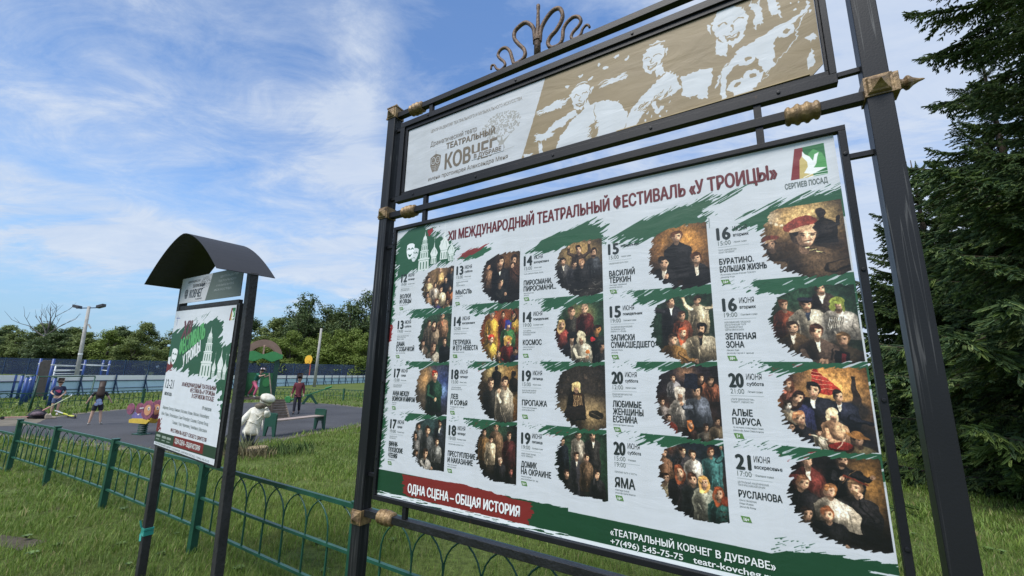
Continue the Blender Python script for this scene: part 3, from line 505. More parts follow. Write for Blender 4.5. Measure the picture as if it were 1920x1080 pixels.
    Y([(1790, 380), (1840, 350), (1900, 330), (1880, 380), (1850, 400), (1880, 420), (1780, 420)]); cv.stroke([(1740, 300), (1722, 345)], 12, 3, G); cv.stroke([(1725, 345), (1770, 250), (1840, 215)], 3, 3, G)
    cv.stroke([(2052, 122), (2000, 250), (1890, 372)], 4, 2, G); Y([(2030, 250), (2062, 236), (2066, 262), (2045, 280)]); Y([(2030, 345), (2050, 300), (2056, 360), (2025, 380)])
    for k in range(12): cv.blob(2000 + (k * 29) % 66, 14 + (k * 47) % 130, 5, 5, G, k)
    xx, yy = np.meshgrid(np.arange(W, dtype=np.float32), np.arange(H, dtype=np.float32))
    dx = (lattice(91, xx / 9, yy / 9) - .5) * 9 + (lattice(92, xx / 34, yy / 34) - .5) * 12; dy = (lattice(93, xx / 9, yy / 9) - .5) * 9 + (lattice(94, xx / 34, yy / 34) - .5) * 12
    keep = cv.p[:, :800].copy(); cv.p = cv.p[np.clip(yy + dy, 0, H - 1).astype(int), np.clip(xx + dx * (xx > 990), 0, W - 1).astype(int)]; cv.p[:, :800] = keep
    # left: the leafy tree emblem and the boat emblem
    g1, g2 = C(150, 149, 145), C(108, 98, 84)
    T = lambda *q: [(a + 214, b + 24) for a, b in q]
    cv.poly(T((455, 300), (470, 262), (452, 232), (478, 250), (486, 216), (494, 252), (540, 226), (500, 268), (508, 300)), g1)
    rs = np.random.RandomState(4)
    for k in range(330):
        a = rs.rand() * 6.283; q = rs.rand() ** .5; x = 692 + 124 * q * np.cos(a); y = 182 + 78 * q * np.sin(a)
        cv.blob(x, y, 5.4, 3.0, g1, rs.rand() * 3, 1)
    cv.stroke([(640, 330), (690, 338), (780, 330)], 2, 2, g1)
    ship_masks(cv, 238, 278, 40, 60, g2, C(189, 193, 199))
    n = lattice(6, *np.meshgrid(np.arange(W) / 120., np.arange(H) / 50.)); cv.p *= (.96 + .06 * n)[..., None]
    return cv
SW, SH = 1108, 1085
def small_art():
    cv = Canvas(SW, SH, C(214, 218, 224)); W, H = SW, SH
    brush(cv, [(-90, 200), (230, 140), (620, 130), (900, 75), (935, 170), (890, 240), (1130, 300), (1108, 545), (950, 530), (620, 505), (300, 485), (-90, 470)], GREEN, -.5, 90, 101, fine=10, run=180)
    brush(cv, [(970, 545), (1180, 440), (1180, 860), (1110, 850), (1080, 700)], GREEN, -.3, 70, 102, fine=12)
    brush(cv, [(-60, 420), (110, 440), (140, 490), (-60, 500)], C(110, 34, 36), -.5, 60, 103, fine=8); brush(cv, [(-60, 870), (60, 890), (80, 990), (-60, 990)], C(110, 34, 36), -.7, 60, 104, fine=10)
    brush(cv, [(250, 120), (560, 60), (700, 20), (600, 90)], GREEN, -.5, 60, 105, fine=7, holes=.62)
    mask_face(cv, 118, 380, 56, 66, .1, False, C(232, 234, 236), GREEN); cv.poly([(0, 390), (52, 380), (60, 450), (8, 440)], C(220, 222, 224))
    tower(cv, 752, 520, 376, 92, C(220, 226, 222), GREEN); onion(cv, 888, 520, 30, C(220, 226, 222), GREEN); onion(cv, 984, 528, 44, C(226, 230, 228), GREEN); onion(cv, 1062, 524, 30, C(220, 226, 222), GREEN)
    city_logo(cv, 1020, 20, 1100, 110)
    cv.stroke([(40, 60), (110, 62)], 6, 6, C(90, 96, 150)); cv.stroke([(62, 40), (62, 120)], 6, 6, C(90, 96, 150))
    cv.poly([(0, 985), (1108, 970), (1108, 1046), (0, 1062)], C(38, 62, 44)); cv.poly([(386, 978), (908, 970), (912, 1040), (384, 1052)], C(116, 34, 34))
    for x in (30, 150, 250): cv.stroke([(x, 1012), (x + 70, 1011)], 18, 18, C(170, 180, 172), .8); cv.stroke([(x, 1038), (x + 60, 1037)], 7, 7, C(170, 180, 172), .8)
    return cv
def small_header_art():
    cv = Canvas(1150, 300, C(200, 200, 204)); cv.poly([(620, -5), (1155, -5), (1155, 305), (540, 305)], C(96, 106, 100)); d = C(50, 52, 56)
    rs = np.random.RandomState(4)
    for k in range(160): a = rs.rand() * 6.283; q = rs.rand() ** .5; cv.blob(500 + 90 * q * np.cos(a), 90 + 70 * q * np.sin(a), 6, 3.4, C(130, 130, 132), rs.rand() * 3, 1)
    ship_masks(cv, 130, 190, 36, 60, d, C(200, 200, 204))
    return cv
# ---------------------------------------------------------------- materials
MATS = {}
def mat(name, c, rough=.6, metal=0., var=.12, scale=8., bump=.0, bscale=60., spec=.5, c2=None, island=0., detail=6, rusty=0.):
    """principled material; colour varied by noise (c..c2), optional bump and per-island change"""
    if name in MATS: return MATS[name]
    m = bpy.data.materials.new(name); m.use_nodes = True; N = NT(m.node_tree); m.node_tree.nodes.clear()
    b = N.n('ShaderNodeBsdfPrincipled'); o = N.n('ShaderNodeOutputMaterial'); N.l(b.outputs[0], o.inputs[0])
    tc = N.n('ShaderNodeTexCoord'); nz = N.n('ShaderNodeTexNoise'); N.l(tc.outputs['Object'], nz.inputs['Vector']); nz.inputs['Scale'].default_value = scale; nz.inputs['Detail'].default_value = detail; nz.inputs['Roughness'].default_value = .62
    c = tuple(c); lo = c2 if c2 else tuple(x * (1 - var) for x in c); hi = c if c2 else tuple(min(1, x * (1 + var)) for x in c)
    cc = N.ramp(nz.outputs[0], [(.32, lo), (.68, hi)])
    if island:
        g = N.n('ShaderNodeNewGeometry'); k = N.math('MULTIPLY_ADD', g.outputs['Random Per Island'], 2 * island, 1 - island)
        cc = N.mix(1.0, cc, k, 'MULTIPLY')
    if rusty:
        nr = N.n('ShaderNodeTexNoise'); N.l(tc.outputs['Object'], nr.inputs['Vector']); nr.inputs['Scale'].default_value = 11; nr.inputs['Detail'].default_value = 9; nr.inputs['Roughness'].default_value = .75
        cc = N.mix(N.ramp(nr.outputs[0], [(.66 - .06 * rusty, 0.), (.72, .85)]), cc, (.085, .042, .022))
    N.l(cc, b.inputs['Base Color']); b.inputs['Roughness'].default_value = rough; b.inputs['Metallic'].default_value = metal; b.inputs['Specular IOR Level'].default_value = spec
    if bump:
        n2 = N.n('ShaderNodeTexNoise'); N.l(tc.outputs['Object'], n2.inputs['Vector']); n2.inputs['Scale'].default_value = bscale; n2.inputs['Detail'].default_value = 5
        bp = N.n('ShaderNodeBump'); bp.inputs['Strength'].default_value = bump; bp.inputs['Distance'].default_value = .01; N.l(n2.outputs[0], bp.inputs['Height']); N.l(bp.outputs[0], b.inputs['Normal'])
    MATS[name] = m; return m
# ---------------------------------------------------------------- mesh helpers
class MB:
    def __init__(s): s.v = []; s.f = []
    def add(s, vs, fs):
        k = len(s.v); s.v += [tuple(p) for p in vs]; s.f += [tuple(i + k for i in q) for q in fs]; return s
    def box(s, x0, x1, y0, y1, z0, z1):
        return s.add([(x0, y0, z0), (x1, y0, z0), (x1, y1, z0), (x0, y1, z0), (x0, y0, z1), (x1, y0, z1), (x1, y1, z1), (x0, y1, z1)],
                     [(0, 3, 2, 1), (4, 5, 6, 7), (0, 1, 5, 4), (1, 2, 6, 5), (2, 3, 7, 6), (3, 0, 4, 7)])
    def obox(s, c, ax, ay, az, hx, hy, hz):
        c = Vector(c); ax = Vector(ax).normalized() * hx; ay = Vector(ay).normalized() * hy; az = Vector(az).normalized() * hz
        P = [c + a * ax + b * ay + d * az for d in (-1, 1) for a, b in ((-1, -1), (1, -1), (1, 1), (-1, 1))]
        return s.add(P, [(0, 3, 2, 1), (4, 5, 6, 7), (0, 1, 5, 4), (1, 2, 6, 5), (2, 3, 7, 6), (3, 0, 4, 7)])
    def bar(s, a, b, w, h=None, upv=(0, 0, 1)):
        a = Vector(a); b = Vector(b); h = h or w; z = (b - a); L = z.length; z.normalize(); x = z.cross(Vector(upv))
        if x.length < 1e-4: x = z.cross(Vector((1, 0, 0)))
        x.normalize(); y = z.cross(x); return s.obox((a + b) / 2, x, y, z, w / 2, h / 2, L / 2)
    def tube(s, pts, r, n=8, cap=True):
        pts = [Vector(p) for p in pts]; rr = r if isinstance(r, (list, tuple)) else [r] * len(pts); k = len(s.v); pv = None
        for i, p in enumerate(pts):
            t = (pts[min(i + 1, len(pts) - 1)] - pts[max(i - 1, 0)]).normalized()
            if pv is None: pv = t.orthogonal().normalized()
            pv = (pv - t * pv.dot(t)).normalized(); q = t.cross(pv)
            for j in range(n):
                a = 2 * math.pi * j / n; s.v.append(tuple(p + (pv * math.cos(a) + q * math.sin(a)) * rr[i]))
        for i in range(len(pts) - 1):
            for j in range(n): s.f.append((k + i * n + j, k + i * n + (j + 1) % n, k + (i + 1) * n + (j + 1) % n, k + (i + 1) * n + j))
        if cap: s.f.append(tuple(k + j for j in reversed(range(n)))); s.f.append(tuple(k + (len(pts) - 1) * n + j for j in range(n)))
        return s
    def lathe(s, prof, n=16, c=(0, 0, 0), axis='z'):
        k = len(s.v)
        for z, r in prof:
            for j in range(n):
                a = 2 * math.pi * j / n; p = (r * math.cos(a), r * math.sin(a), z)
                if axis == 'x': p = (z, p[0], p[1])
                elif axis == 'y': p = (p[0], z, p[1])
                s.v.append((p[0] + c[0], p[1] + c[1], p[2] + c[2]))
        for i in range(len(prof) - 1):
            for j in range(n): s.f.append((k + i * n + j, k + i * n + (j + 1) % n, k + (i + 1) * n + (j + 1) % n, k + (i + 1) * n + j))
        s.f.append(tuple(k + j for j in reversed(range(n)))); s.f.append(tuple(k + (len(prof) - 1) * n + j for j in range(n))); return s
    def prism(s, poly, d, o=(0, 0, 0), ax=(1, 0, 0), ay=(0, 0, 1), an=(0, 1, 0)):
        """polygon (u, v) pushed by thickness d along an"""
        o = Vector(o); ax = Vector(ax); ay = Vector(ay); an = Vector(an); n = len(poly); k = len(s.v)
        for q in (0, 1):
            for u, v in poly: s.v.append(tuple(o + ax * u + ay * v + an * d * q))
        s.f.append(tuple(k + i for i in range(n))); s.f.append(tuple(k + n + i for i in reversed(range(n))))
        for i in range(n): j = (i + 1) % n; s.f.append((k + i, k + n + i, k + n + j, k + j))
        return s
    def mesh(s, name, m, smooth=False):
        me = bpy.data.meshes.new(name); me.from_pydata(s.v, [], s.f); me.materials.append(m)
        bm = bmesh.new(); bm.from_mesh(me); bmesh.ops.recalc_face_normals(bm, faces=bm.faces); bm.to_mesh(me); bm.free()
        if smooth: me.shade_smooth()
        return me
    def build(s, name, m, parent=None, smooth=False, bevel=0., **tags):
        me = s.mesh(name, m, smooth); o = bpy.data.objects.new(name, me); col.objects.link(o)
        if parent: o.parent = parent
        if bevel: md = o.modifiers.new('bevel', 'BEVEL'); md.width = bevel; md.segments = 2; md.limit_method = 'ANGLE'; md.angle_limit = R(40)
        for k, v in tags.items(): o[k] = v
        return o
def thing(name, label, cat, loc=(0, 0, 0), rz=0., group=None):
    o = bpy.data.objects.new(name, None); col.objects.link(o); o.location = loc; o.rotation_euler = (0, 0, rz); o.empty_display_size = .2
    o['label'] = label; o['category'] = cat
    if group: o['group'] = group
    return o
def link_copy(me, name, parent, M=None):
    o = bpy.data.objects.new(name, me); col.objects.link(o); o.parent = parent
    if M is not None: o.matrix_local = M
    return o
def fast_mesh(name, V, F, m, smooth=False):
    """numpy arrays: V (n,3), F (k,3 or 4)"""
    me = bpy.data.meshes.new(name); V = np.asarray(V, np.float32); F = np.asarray(F, np.int32); k = F.shape[1]
    me.vertices.add(len(V)); me.vertices.foreach_set('co', V.ravel()); me.loops.add(F.size); me.loops.foreach_set('vertex_index', F.ravel())
    me.polygons.add(len(F)); me.polygons.foreach_set('loop_start', np.arange(0, F.size, k, dtype=np.int32)); me.polygons.foreach_set('loop_total', np.full(len(F), k, np.int32))
    me.update(calc_edges=True); me.materials.append(m)
    if smooth: me.shade_smooth()
    return me
def stuff(o): o['kind'] = 'stuff'; return o
# ---------------------------------------------------------------- print on boards
def print_material(name, cv, gloss=.45, crease=.2):
    img = bpy.data.images.new(name, cv.w, cv.h); px = np.ones((cv.h, cv.w, 4), np.float32); px[..., :3] = np.clip(cv.p, 0, 1)[::-1]; img.pixels.foreach_set(px.ravel()); img.update(); img.pack()
    m = bpy.data.materials.new(name); m.use_nodes = True; N = NT(m.node_tree); m.node_tree.nodes.clear()
    b = N.n('ShaderNodeBsdfPrincipled'); o = N.n('ShaderNodeOutputMaterial'); N.l(b.outputs[0], o.inputs[0])
    t = N.n('ShaderNodeTexImage', image=img, interpolation='Cubic', extension='EXTEND'); tc = N.n('ShaderNodeTexCoord'); N.l(tc.outputs['UV'], t.inputs[0])
    # faint dust and streaks on the sheet
    mp = N.n('ShaderNodeMapping'); N.l(tc.outputs['Object'], mp.inputs[0]); mp.inputs['Scale'].default_value = (7, 7, 1.6)
    d = N.n('ShaderNodeTexNoise'); N.l(mp.outputs[0], d.inputs['Vector']); d.inputs['Scale'].default_value = 2.2; d.inputs['Detail'].default_value = 8; k = N.ramp(d.outputs[0], [(.3, (.95, .945, .935)), (.62, (1, 1, 1))])
    N.l(N.mix(.8, t.outputs[0], k, 'MULTIPLY'), b.inputs['Base Color']); b.inputs['Roughness'].default_value = gloss
    mp2 = N.n('ShaderNodeMapping'); N.l(tc.outputs['Object'], mp2.inputs[0]); mp2.inputs['Scale'].default_value = (1.2, 1, 3.6); mp2.inputs['Rotation'].default_value = (0, -.35, 0)
    n2 = N.n('ShaderNodeTexNoise'); N.l(mp2.outputs[0], n2.inputs['Vector']); n2.inputs['Scale'].default_value = 3.4; n2.inputs['Detail'].default_value = 7; n2.inputs['Distortion'].default_value = 1.0
    bp = N.n('ShaderNodeBump'); bp.inputs['Strength'].default_value = crease; bp.inputs['Distance'].default_value = .012; N.l(n2.outputs[0], bp.inputs['Height']); N.l(bp.outputs[0], b.inputs['Normal'])
    return m
def sheet(name, w, h, thick, m, parent, loc, back, cut=None):
    """a printed panel: face in local XZ with its own UVs, real thickness behind it"""
    poly = [(0, -h), (w, -h), (w, 0), (0, 0)] if cut is None else [(0, -h), (w - cut, -h), (w, -h + cut), (w, 0), (0, 0)]
    n = len(poly); V = [(x, 0, z) for x, z in poly] + [(x, thick, z) for x, z in poly]
    F = [tuple(range(n)), tuple(reversed(range(n, 2 * n)))] + [(i, n + i, n + (i + 1) % n, (i + 1) % n) for i in range(n)]
    me = bpy.data.meshes.new(name); me.from_pydata(V, [], F); me.materials.append(m); me.materials.append(back)
    uv = me.uv_layers.new(name='uv')
    for p in me.polygons:
        p.material_index = 0 if p.index == 0 else 1
        for li in p.loop_indices: x, y, z = me.vertices[me.loops[li].vertex_index].co; uv.data[li].uv = (x / w, 1 + z / h)
    o = bpy.data.objects.new(name, me); col.objects.link(o); o.parent = parent; o.location = loc
    return o
_fc = bpy.data.curves.new('font_tool', 'FONT'); _fo = bpy.data.objects.new('font_tool', _fc)
def glyphs(body, res=3):
    _fc.body = body; _fc.resolution_u = res; _fc.size = 1.0
    dg = bpy.context.evaluated_depsgraph_get(); dg.update(); me = bpy.data.meshes.new_from_object(_fo.evaluated_get(dg))
    n = len(me.vertices); V = np.empty(n * 3, np.float32); me.vertices.foreach_get('co', V); V = V.reshape(-1, 3); F = [tuple(p.vertices) for p in me.polygons]; bpy.data.meshes.remove(me)
    return V, F
col.objects.link(_fo)
def lettering(name, items, m, parent, y=-.0009, label=None):
    """items: (text, x mm, baseline y mm down, cap height mm, width mm or None, bold, slant); one flat mesh"""
    VV, FF, k = [], [], 0
    for it in items:
        body, x, yb, cap, wid = it[:5]; bold = it[5] if len(it) > 5 else .012; sl = it[6] if len(it) > 6 else 0.; rot = it[7] if len(it) > 7 else 0.
        V, F = glyphs(body, 2 if cap < 12 else 4)
        if not len(V): continue
        sy = cap / .729; w = V[:, 0].max() - V[:, 0].min(); sx = (wid / w) if wid else sy * .66
        X = (V[:, 0] - V[:, 0].min()) * sx + sl * V[:, 1] * sy; Z = V[:, 1] * sy
        if rot: X, Z = X * math.cos(rot) - Z * math.sin(rot), X * math.sin(rot) + Z * math.cos(rot)
        h = bold * 1.7 * cap
        for q, (ox, oz) in enumerate(((0, 0),) if bold < .008 else ((0, 0), (-h, 0), (h, 0), (0, h * .7), (0, -h * .7)) if cap > 15 else ((0, 0), (-h, 0), (h, 0))):
            VV.append(np.stack([(x + X + ox) / 1000, np.full(len(X), y - .00006 * q), (-yb + Z + oz) / 1000], 1)); FF += [tuple(i + k for i in f) for f in F]; k += len(V)
    me = bpy.data.meshes.new(name); me.from_pydata(np.concatenate(VV).tolist(), [], FF); me.materials.append(m)
    o = bpy.data.objects.new(name, me); col.objects.link(o); o.parent = parent
    if label: o['label'] = label
    return o
# ---------------------------------------------------------------- ground
def flat(name, pts, z, m, parent=None, sub=None):
    mb = MB(); mb.add([(x, y, z) for x, y in pts], [tuple(range(len(pts)))]); o = mb.build(name, m, parent)
    if o.data.polygons[0].normal.z < 0: o.data.flip_normals()
    return o
def ground_material():
    m = bpy.data.materials.new('lawn_soil'); m.use_nodes = True; N = NT(m.node_tree); m.node_tree.nodes.clear()
    b = N.n('ShaderNodeBsdfPrincipled'); o = N.n('ShaderNodeOutputMaterial'); N.l(b.outputs[0], o.inputs[0]); tc = N.n('ShaderNodeTexCoord')
    def nz(s, d=6):
        q = N.n('ShaderNodeTexNoise'); N.l(tc.outputs['Object'], q.inputs['Vector']); q.inputs['Scale'].default_value = s; q.inputs['Detail'].default_value = d; q.inputs['Roughness'].default_value = .65; return q.outputs[0]
    a = N.ramp(nz(.35), [(.35, (.085, .118, .028)), (.65, (.130, .170, .042))]); f = N.ramp(nz(14, 8), [(.3, (.45, .45, .45)), (.7, (1.35, 1.35, 1.3))])
    c = N.mix(1., a, f, 'MULTIPLY'); br = N.ramp(nz(1.3, 7), [(.60, 0.), (.70, .7)]); c = N.mix(br, c, (.075, .062, .036))
    N.l(c, b.inputs['Base Color']); b.inputs['Roughness'].default_value = .9; b.inputs['Specular IOR Level'].default_value = .2
    bp = N.n('ShaderNodeBump'); bp.inputs['Strength'].default_value = .9; bp.inputs['Distance'].default_value = .05; N.l(nz(30, 6), bp.inputs['Height']); N.l(bp.outputs[0], b.inputs['Normal'])
    return m
g = flat('ground', [(-900, -300), (900, -300), (900, 1500), (-900, 1500)], 0, ground_material()); g['kind'] = 'structure'
rubber = mat('rubber_surface', (.062, .062, .068), .82, var=.2, scale=.55, bump=.5, bscale=140, c2=(.032, .032, .037), detail=9)
sand = mat('worn_sandy_ground', (.19, .165, .125), .95, scale=2.2, bump=.4, c2=(.10, .088, .065), detail=9)
PLAY = [(-30, 8.8), (-18, 11.6), (-12.2, 10.5), (-11.0, 10.15), (-9.5, 9.7), (-7.9, 9.05), (-6.4, 8.5), (-5.5, 8.75), (-5.55, 10.1), (-5.4, 11.2), (-4.9, 12.6), (-4.5, 14.5), (-3.5, 18.0), (-6.1, 19.3), (-9.0, 21.6), (-11.8, 22.6), (-13.5, 20.4), (-14.8, 18.4), (-14.75, 15.2), (-14.3, 13.9), (-15.6, 12.9), (-20, 13.2), (-34, 11.5)]
def grow(P, k):
    cx = sum(p[0] for p in P) / len(P); cy = sum(p[1] for p in P) / len(P); out = []
    for i, p in enumerate(P):
        a, b = Vector(P[i - 1]), Vector(P[(i + 1) % len(P)]); t = (b - a).normalized(); n = Vector((t.y, -t.x)); out.append((p[0] + n.x * k, p[1] + n.y * k))
    return out
def refine(P, step, amp, seed):
    rs = random.Random(seed); out = []
    for i, p in enumerate(P):
        a, b = Vector(p), Vector(P[(i + 1) % len(P)]); n = max(1, int((b - a).length / step))
        for k in range(n): q = a.lerp(b, k / n); out.append((q.x + rs.uniform(-amp, amp), q.y + rs.uniform(-amp, amp)))
    return out
s1 = flat('worn_border', refine(grow(PLAY, .28), .4, .10, 3), .004, sand); s1['kind'] = 'structure'
s2 = flat('playground_surface', refine(PLAY, .5, .02, 4), .008, rubber); s2['kind'] = 'structure'
s3 = flat('sandy_patch', refine([(-16.6, 12.9), (-15.2, 13.9), (-14.0, 13.2), (-12.9, 12.0), (-13.6, 11.2), (-15.6, 11.6), (-19, 11.4), (-19, 12.6)], .3, .12, 5), .012, sand); s3['kind'] = 'structure'
SOIL = refine([(-6.9, 5.1), (-5.9, 4.95), (-5.0, 4.45), (-4.3, 4.30), (-4.25, 4.12), (-5.0, 4.15), (-5.9, 4.55), (-6.9, 4.7)], .15, .05, 8)
s4 = flat('bare_soil_track', SOIL, .004, mat('dark_soil', (.085, .068, .045), .95, scale=9, bump=.8, c2=(.04, .033, .024))); s4['kind'] = 'structure'
# lawn: individual blades where the camera is close, thinning and widening with distance
def in_poly(P, x, y):
    r = np.zeros(x.shape, bool); n = len(P)
    for i in range(n):
        x1, y1 = P[i]; x2, y2 = P[(i + 1) % n]
        if y1 == y2: continue
        r ^= ((y1 > y) != (y2 > y)) & (x < (x2 - x1) * (y - y1) / (y2 - y1) + x1)
    return r
def lawn():
    rs = np.random.RandomState(11); VV = []; FF = []; base = 0
    #      near  far  density height width
    rings = [(1.6, 4.4, 5600, .052, .0030), (4.4, 7, 3200, .052, .0044), (7, 12, 1100, .055, .0085), (12, 20, 260, .06, .018), (20, 36, 46, .075, .045)]
    for r0, r1, den, h, w in rings:
        az0, az1 = R(-58), R(56)
        area = (az1 - az0) / 2 * (r1 * r1 - r0 * r0); n = int(area * den)
        rr = np.sqrt(rs.rand(n) * (r1 * r1 - r0 * r0) + r0 * r0); aa = az0 + (az1 - az0) * rs.rand(n); x = rr * np.sin(aa); y = rr * np.cos(aa)
        keep = ~in_poly(grow(PLAY, .02), x, y); keep &= ~(in_poly(SOIL, x, y) & (rs.rand(n) < .82))
        # tufts and bald spots
        cl = lattice(3, x * 1.7 + 50, y * 1.7 + 50) * .6 + lattice(4, x * 6 + 50, y * 6 + 50) * .4
        keep &= rs.rand(n) < np.clip(cl * 2.2 - .25, .15, 1)
        edge = in_poly(grow(PLAY, .8), x, y)
        x, y, cl, edge = x[keep], y[keep], cl[keep], edge[keep]; n = len(x)
        H = h * (.45 + 1.0 * rs.rand(n)) * (.6 + .9 * cl); H[edge] *= 1.35
        W = w * (.6 + .8 * rs.rand(n)); th = rs.rand(n) * 6.283; ln = H * (.15 + .75 * rs.rand(n)); ld = th + 1.57 + (rs.rand(n) - .5) * 1.6
        dx, dy = np.cos(th) * W / 2, np.sin(th) * W / 2; lx, ly = np.cos(ld) * ln, np.sin(ld) * ln; z0 = np.zeros(n)
        P = np.stack([np.stack([x - dx, y - dy, z0], 1), np.stack([x + dx, y + dy, z0], 1),
                      np.stack([x + dx * .8 + lx * .35, y + dy * .8 + ly * .35, H * .6], 1), np.stack([x - dx * .8 + lx * .35, y - dy * .8 + ly * .35, H * .6], 1), np.stack([x + lx, y + ly, H * .98], 1)], 1)
        VV.append(P.reshape(-1, 3)); i = base + np.arange(n)[:, None] * 5
        FF.append(np.concatenate([i + [0, 1, 2], i + [0, 2, 3], i + [3, 2, 4]]).astype(np.int32)); base += n * 5
    m = bpy.data.materials.new('grass_blades'); m.use_nodes = True; N = NT(m.node_tree); m.node_tree.nodes.clear()
    o_ = N.n('ShaderNodeOutputMaterial'); b = N.n('ShaderNodeBsdfPrincipled'); tr = N.n('ShaderNodeBsdfTranslucent'); ms = N.n('ShaderNodeMixShader'); ms.inputs[0].default_value = .3
    gm = N.n('ShaderNodeNewGeometry'); tc = N.n('ShaderNodeTexCoord'); nz = N.n('ShaderNodeTexNoise'); N.l(tc.outputs['Object'], nz.inputs['Vector']); nz.inputs['Scale'].default_value = .55; nz.inputs['Detail'].default_value = 5
    c = N.ramp(gm.outputs['Random Per Island'], [(0, (.090, .158, .028)), (.5, (.148, .238, .044)), (.85, (.205, .295, .064)), (.95, (.25, .25, .10)), (1, (.32, .27, .15))])
    c = N.mix(1., c, N.ramp(nz.outputs[0], [(.3, (.80, .82, .8)), (.7, (1.3, 1.22, 1.1))]), 'MULTIPLY')
    nz3 = N.n('ShaderNodeTexNoise'); N.l(tc.outputs['Object'], nz3.inputs['Vector']); nz3.inputs['Scale'].default_value = 1.9; nz3.inputs['Detail'].default_value = 6
    c = N.mix(N.ramp(nz3.outputs[0], [(.58, 0.), (.70, .45)]), c, (.17, .15, .07)); b.inputs['Roughness'].default_value = .5
    N.l(c, b.inputs['Base Color']); N.l(c, tr.inputs[0]); b.inputs['Specular IOR Level'].default_value = .3
    N.l(b.outputs[0], ms.inputs[1]); N.l(tr.outputs[0], ms.inputs[2]); N.l(ms.outputs[0], o_.inputs[0])
    me = fast_mesh('grass', np.concatenate(VV), np.concatenate(FF), m); o = bpy.data.objects.new('grass', me); col.objects.link(o); stuff(o); o['label'] = 'long unmown green grass of the lawn around the boards and fence'; o['category'] = 'grass'
    return len(me.polygons)
print('grass tris', lawn())
def rosettes():
    rs = np.random.RandomState(5); V = []; F = []
    for k in range(190):
        rr = 2.2 + 7.5 * rs.rand() ** .8; a = R(-56) + R(112) * rs.rand(); x, y = rr * math.sin(a), rr * math.cos(a); n = rs.randint(5, 10); L = .022 + .03 * rs.rand(); h0 = .012 + .03 * rs.rand()
        if lattice(9, np.array([x * .9 + 40]), np.array([y * .9 + 40]))[0] < .48: continue
        for i in range(n):
            b = 6.283 * (i + rs.rand() * .5) / n; c, s = math.cos(b), math.sin(b); w = L * .28; j = len(V)
            V += [(x, y, h0 * .4), (x + c * L * .55 - s * w, y + s * L * .55 + c * w, h0 + .01), (x + c * L, y + s * L, h0 + .006), (x + c * L * .55 + s * w, y + s * L * .55 - c * w, h0 + .01)]; F.append((j, j + 1, j + 2, j + 3))
    me = fast_mesh('broadleaf_weeds', np.array(V), np.array(F), mat('broadleaf_green', (.085, .140, .036), .6, island=.4)); o = bpy.data.objects.new('broadleaf_weeds', me); col.objects.link(o); stuff(o); o['label'] = 'low broad-leaved weeds scattered through the lawn'; o['category'] = 'weeds'
rosettes()
# ---------------------------------------------------------------- the big notice board
iron = mat('black_paint', (.010, .0105, .013), .45, var=.35, scale=5, bump=.05, bscale=160, spec=.3, detail=8, rusty=.5)
iron_rough = mat('weathered_black_paint', (.009, .0095, .011), .5, var=.6, scale=14, bump=.35, bscale=90, rusty=1.)
gold = mat('old_gold_paint', (.36, .24, .115), .5, metal=.25, scale=22, bump=.45, bscale=90, c2=(.085, .052, .03), detail=8)
rust = mat('rusty_bronze', (.20, .125, .078), .6, metal=.25, scale=22, bump=.5, bscale=70, c2=(.05, .034, .028), detail=8)
board_back = mat('board_back', (.10, .10, .10), .8)
def post_material():
    """dark paint with long dried drips running down the post"""
    m = bpy.data.materials.new('dripped_paint'); m.use_nodes = True; N = NT(m.node_tree); m.node_tree.nodes.clear()
    b = N.n('ShaderNodeBsdfPrincipled'); o = N.n('ShaderNodeOutputMaterial'); N.l(b.outputs[0], o.inputs[0]); tc = N.n('ShaderNodeTexCoord')
    mp = N.n('ShaderNodeMapping'); N.l(tc.outputs['Object'], mp.inputs[0]); mp.inputs['Scale'].default_value = (1, 1, .02)
    wv = N.n('ShaderNodeTexNoise'); N.l(mp.outputs[0], wv.inputs['Vector']); wv.inputs['Scale'].default_value = 55; wv.inputs['Detail'].default_value = 2
    nz = N.n('ShaderNodeTexNoise'); N.l(tc.outputs['Object'], nz.inputs['Vector']); nz.inputs['Scale'].default_value = 1.1; nz.inputs['Detail'].default_value = 6
    line = N.ramp(wv.outputs[0], [(.575, 0.), (.600, 1.), (.625, 0.)]); f = N.math('MULTIPLY', line, N.ramp(nz.outputs[0], [(.38, 0.), (.55, .8)]))
    c = N.mix(f, N.ramp(nz.outputs[0], [(.3, (.010, .0105, .0125)), (.7, (.016, .017, .020))]), (.12, .12, .12))
    N.l(c, b.inputs['Base Color']); b.inputs['Roughness'].default_value = .46; b.inputs['Specular IOR Level'].default_value = .3
    n2 = N.n('ShaderNodeTexNoise'); N.l(tc.outputs['Object'], n2.inputs['Vector']); n2.inputs['Scale'].default_value = 150; n2.inputs['Detail'].default_value = 5
    bp = N.n('ShaderNodeBump'); bp.inputs['Strength'].default_value = .05; bp.inputs['Distance'].default_value = .01; N.l(n2.outputs[0], bp.inputs['Height']); N.l(bp.outputs[0], b.inputs['Normal'])
    return m
dripped = post_material()
BD = thing('notice_board', 'large iron notice board on two black posts with poster and beige banner', 'notice board', (-.6939, 2.4, 0), -.5504)
for x0 in (-.138, 2.197):
    MB().box(x0, x0 + .066, -.033, .033, -.05, 3.27).build('post', dripped, BD, bevel=.003)
for z0 in (3.212, 2.525, .850):
    MB().box(-.072, 2.197, -.0175, .0175, z0, z0 + .035).build('rail', iron_rough if z0 < 1 else iron, BD, bevel=.002)
def frame(u0, u1, z0, z1, iu0, iu1, iz0, iz1, y0, y1, name):
    for a in ((u0, u1, iz1, z1), (u0, u1, z0, iz0), (u0, iu0, iz0 + .0005, iz1 - .0005), (iu1, u1, iz0 + .0005, iz1 - .0005)):
        MB().box(a[0], a[1], y0, y1, a[2], a[3]).build(name, iron, BD, bevel=.0015)
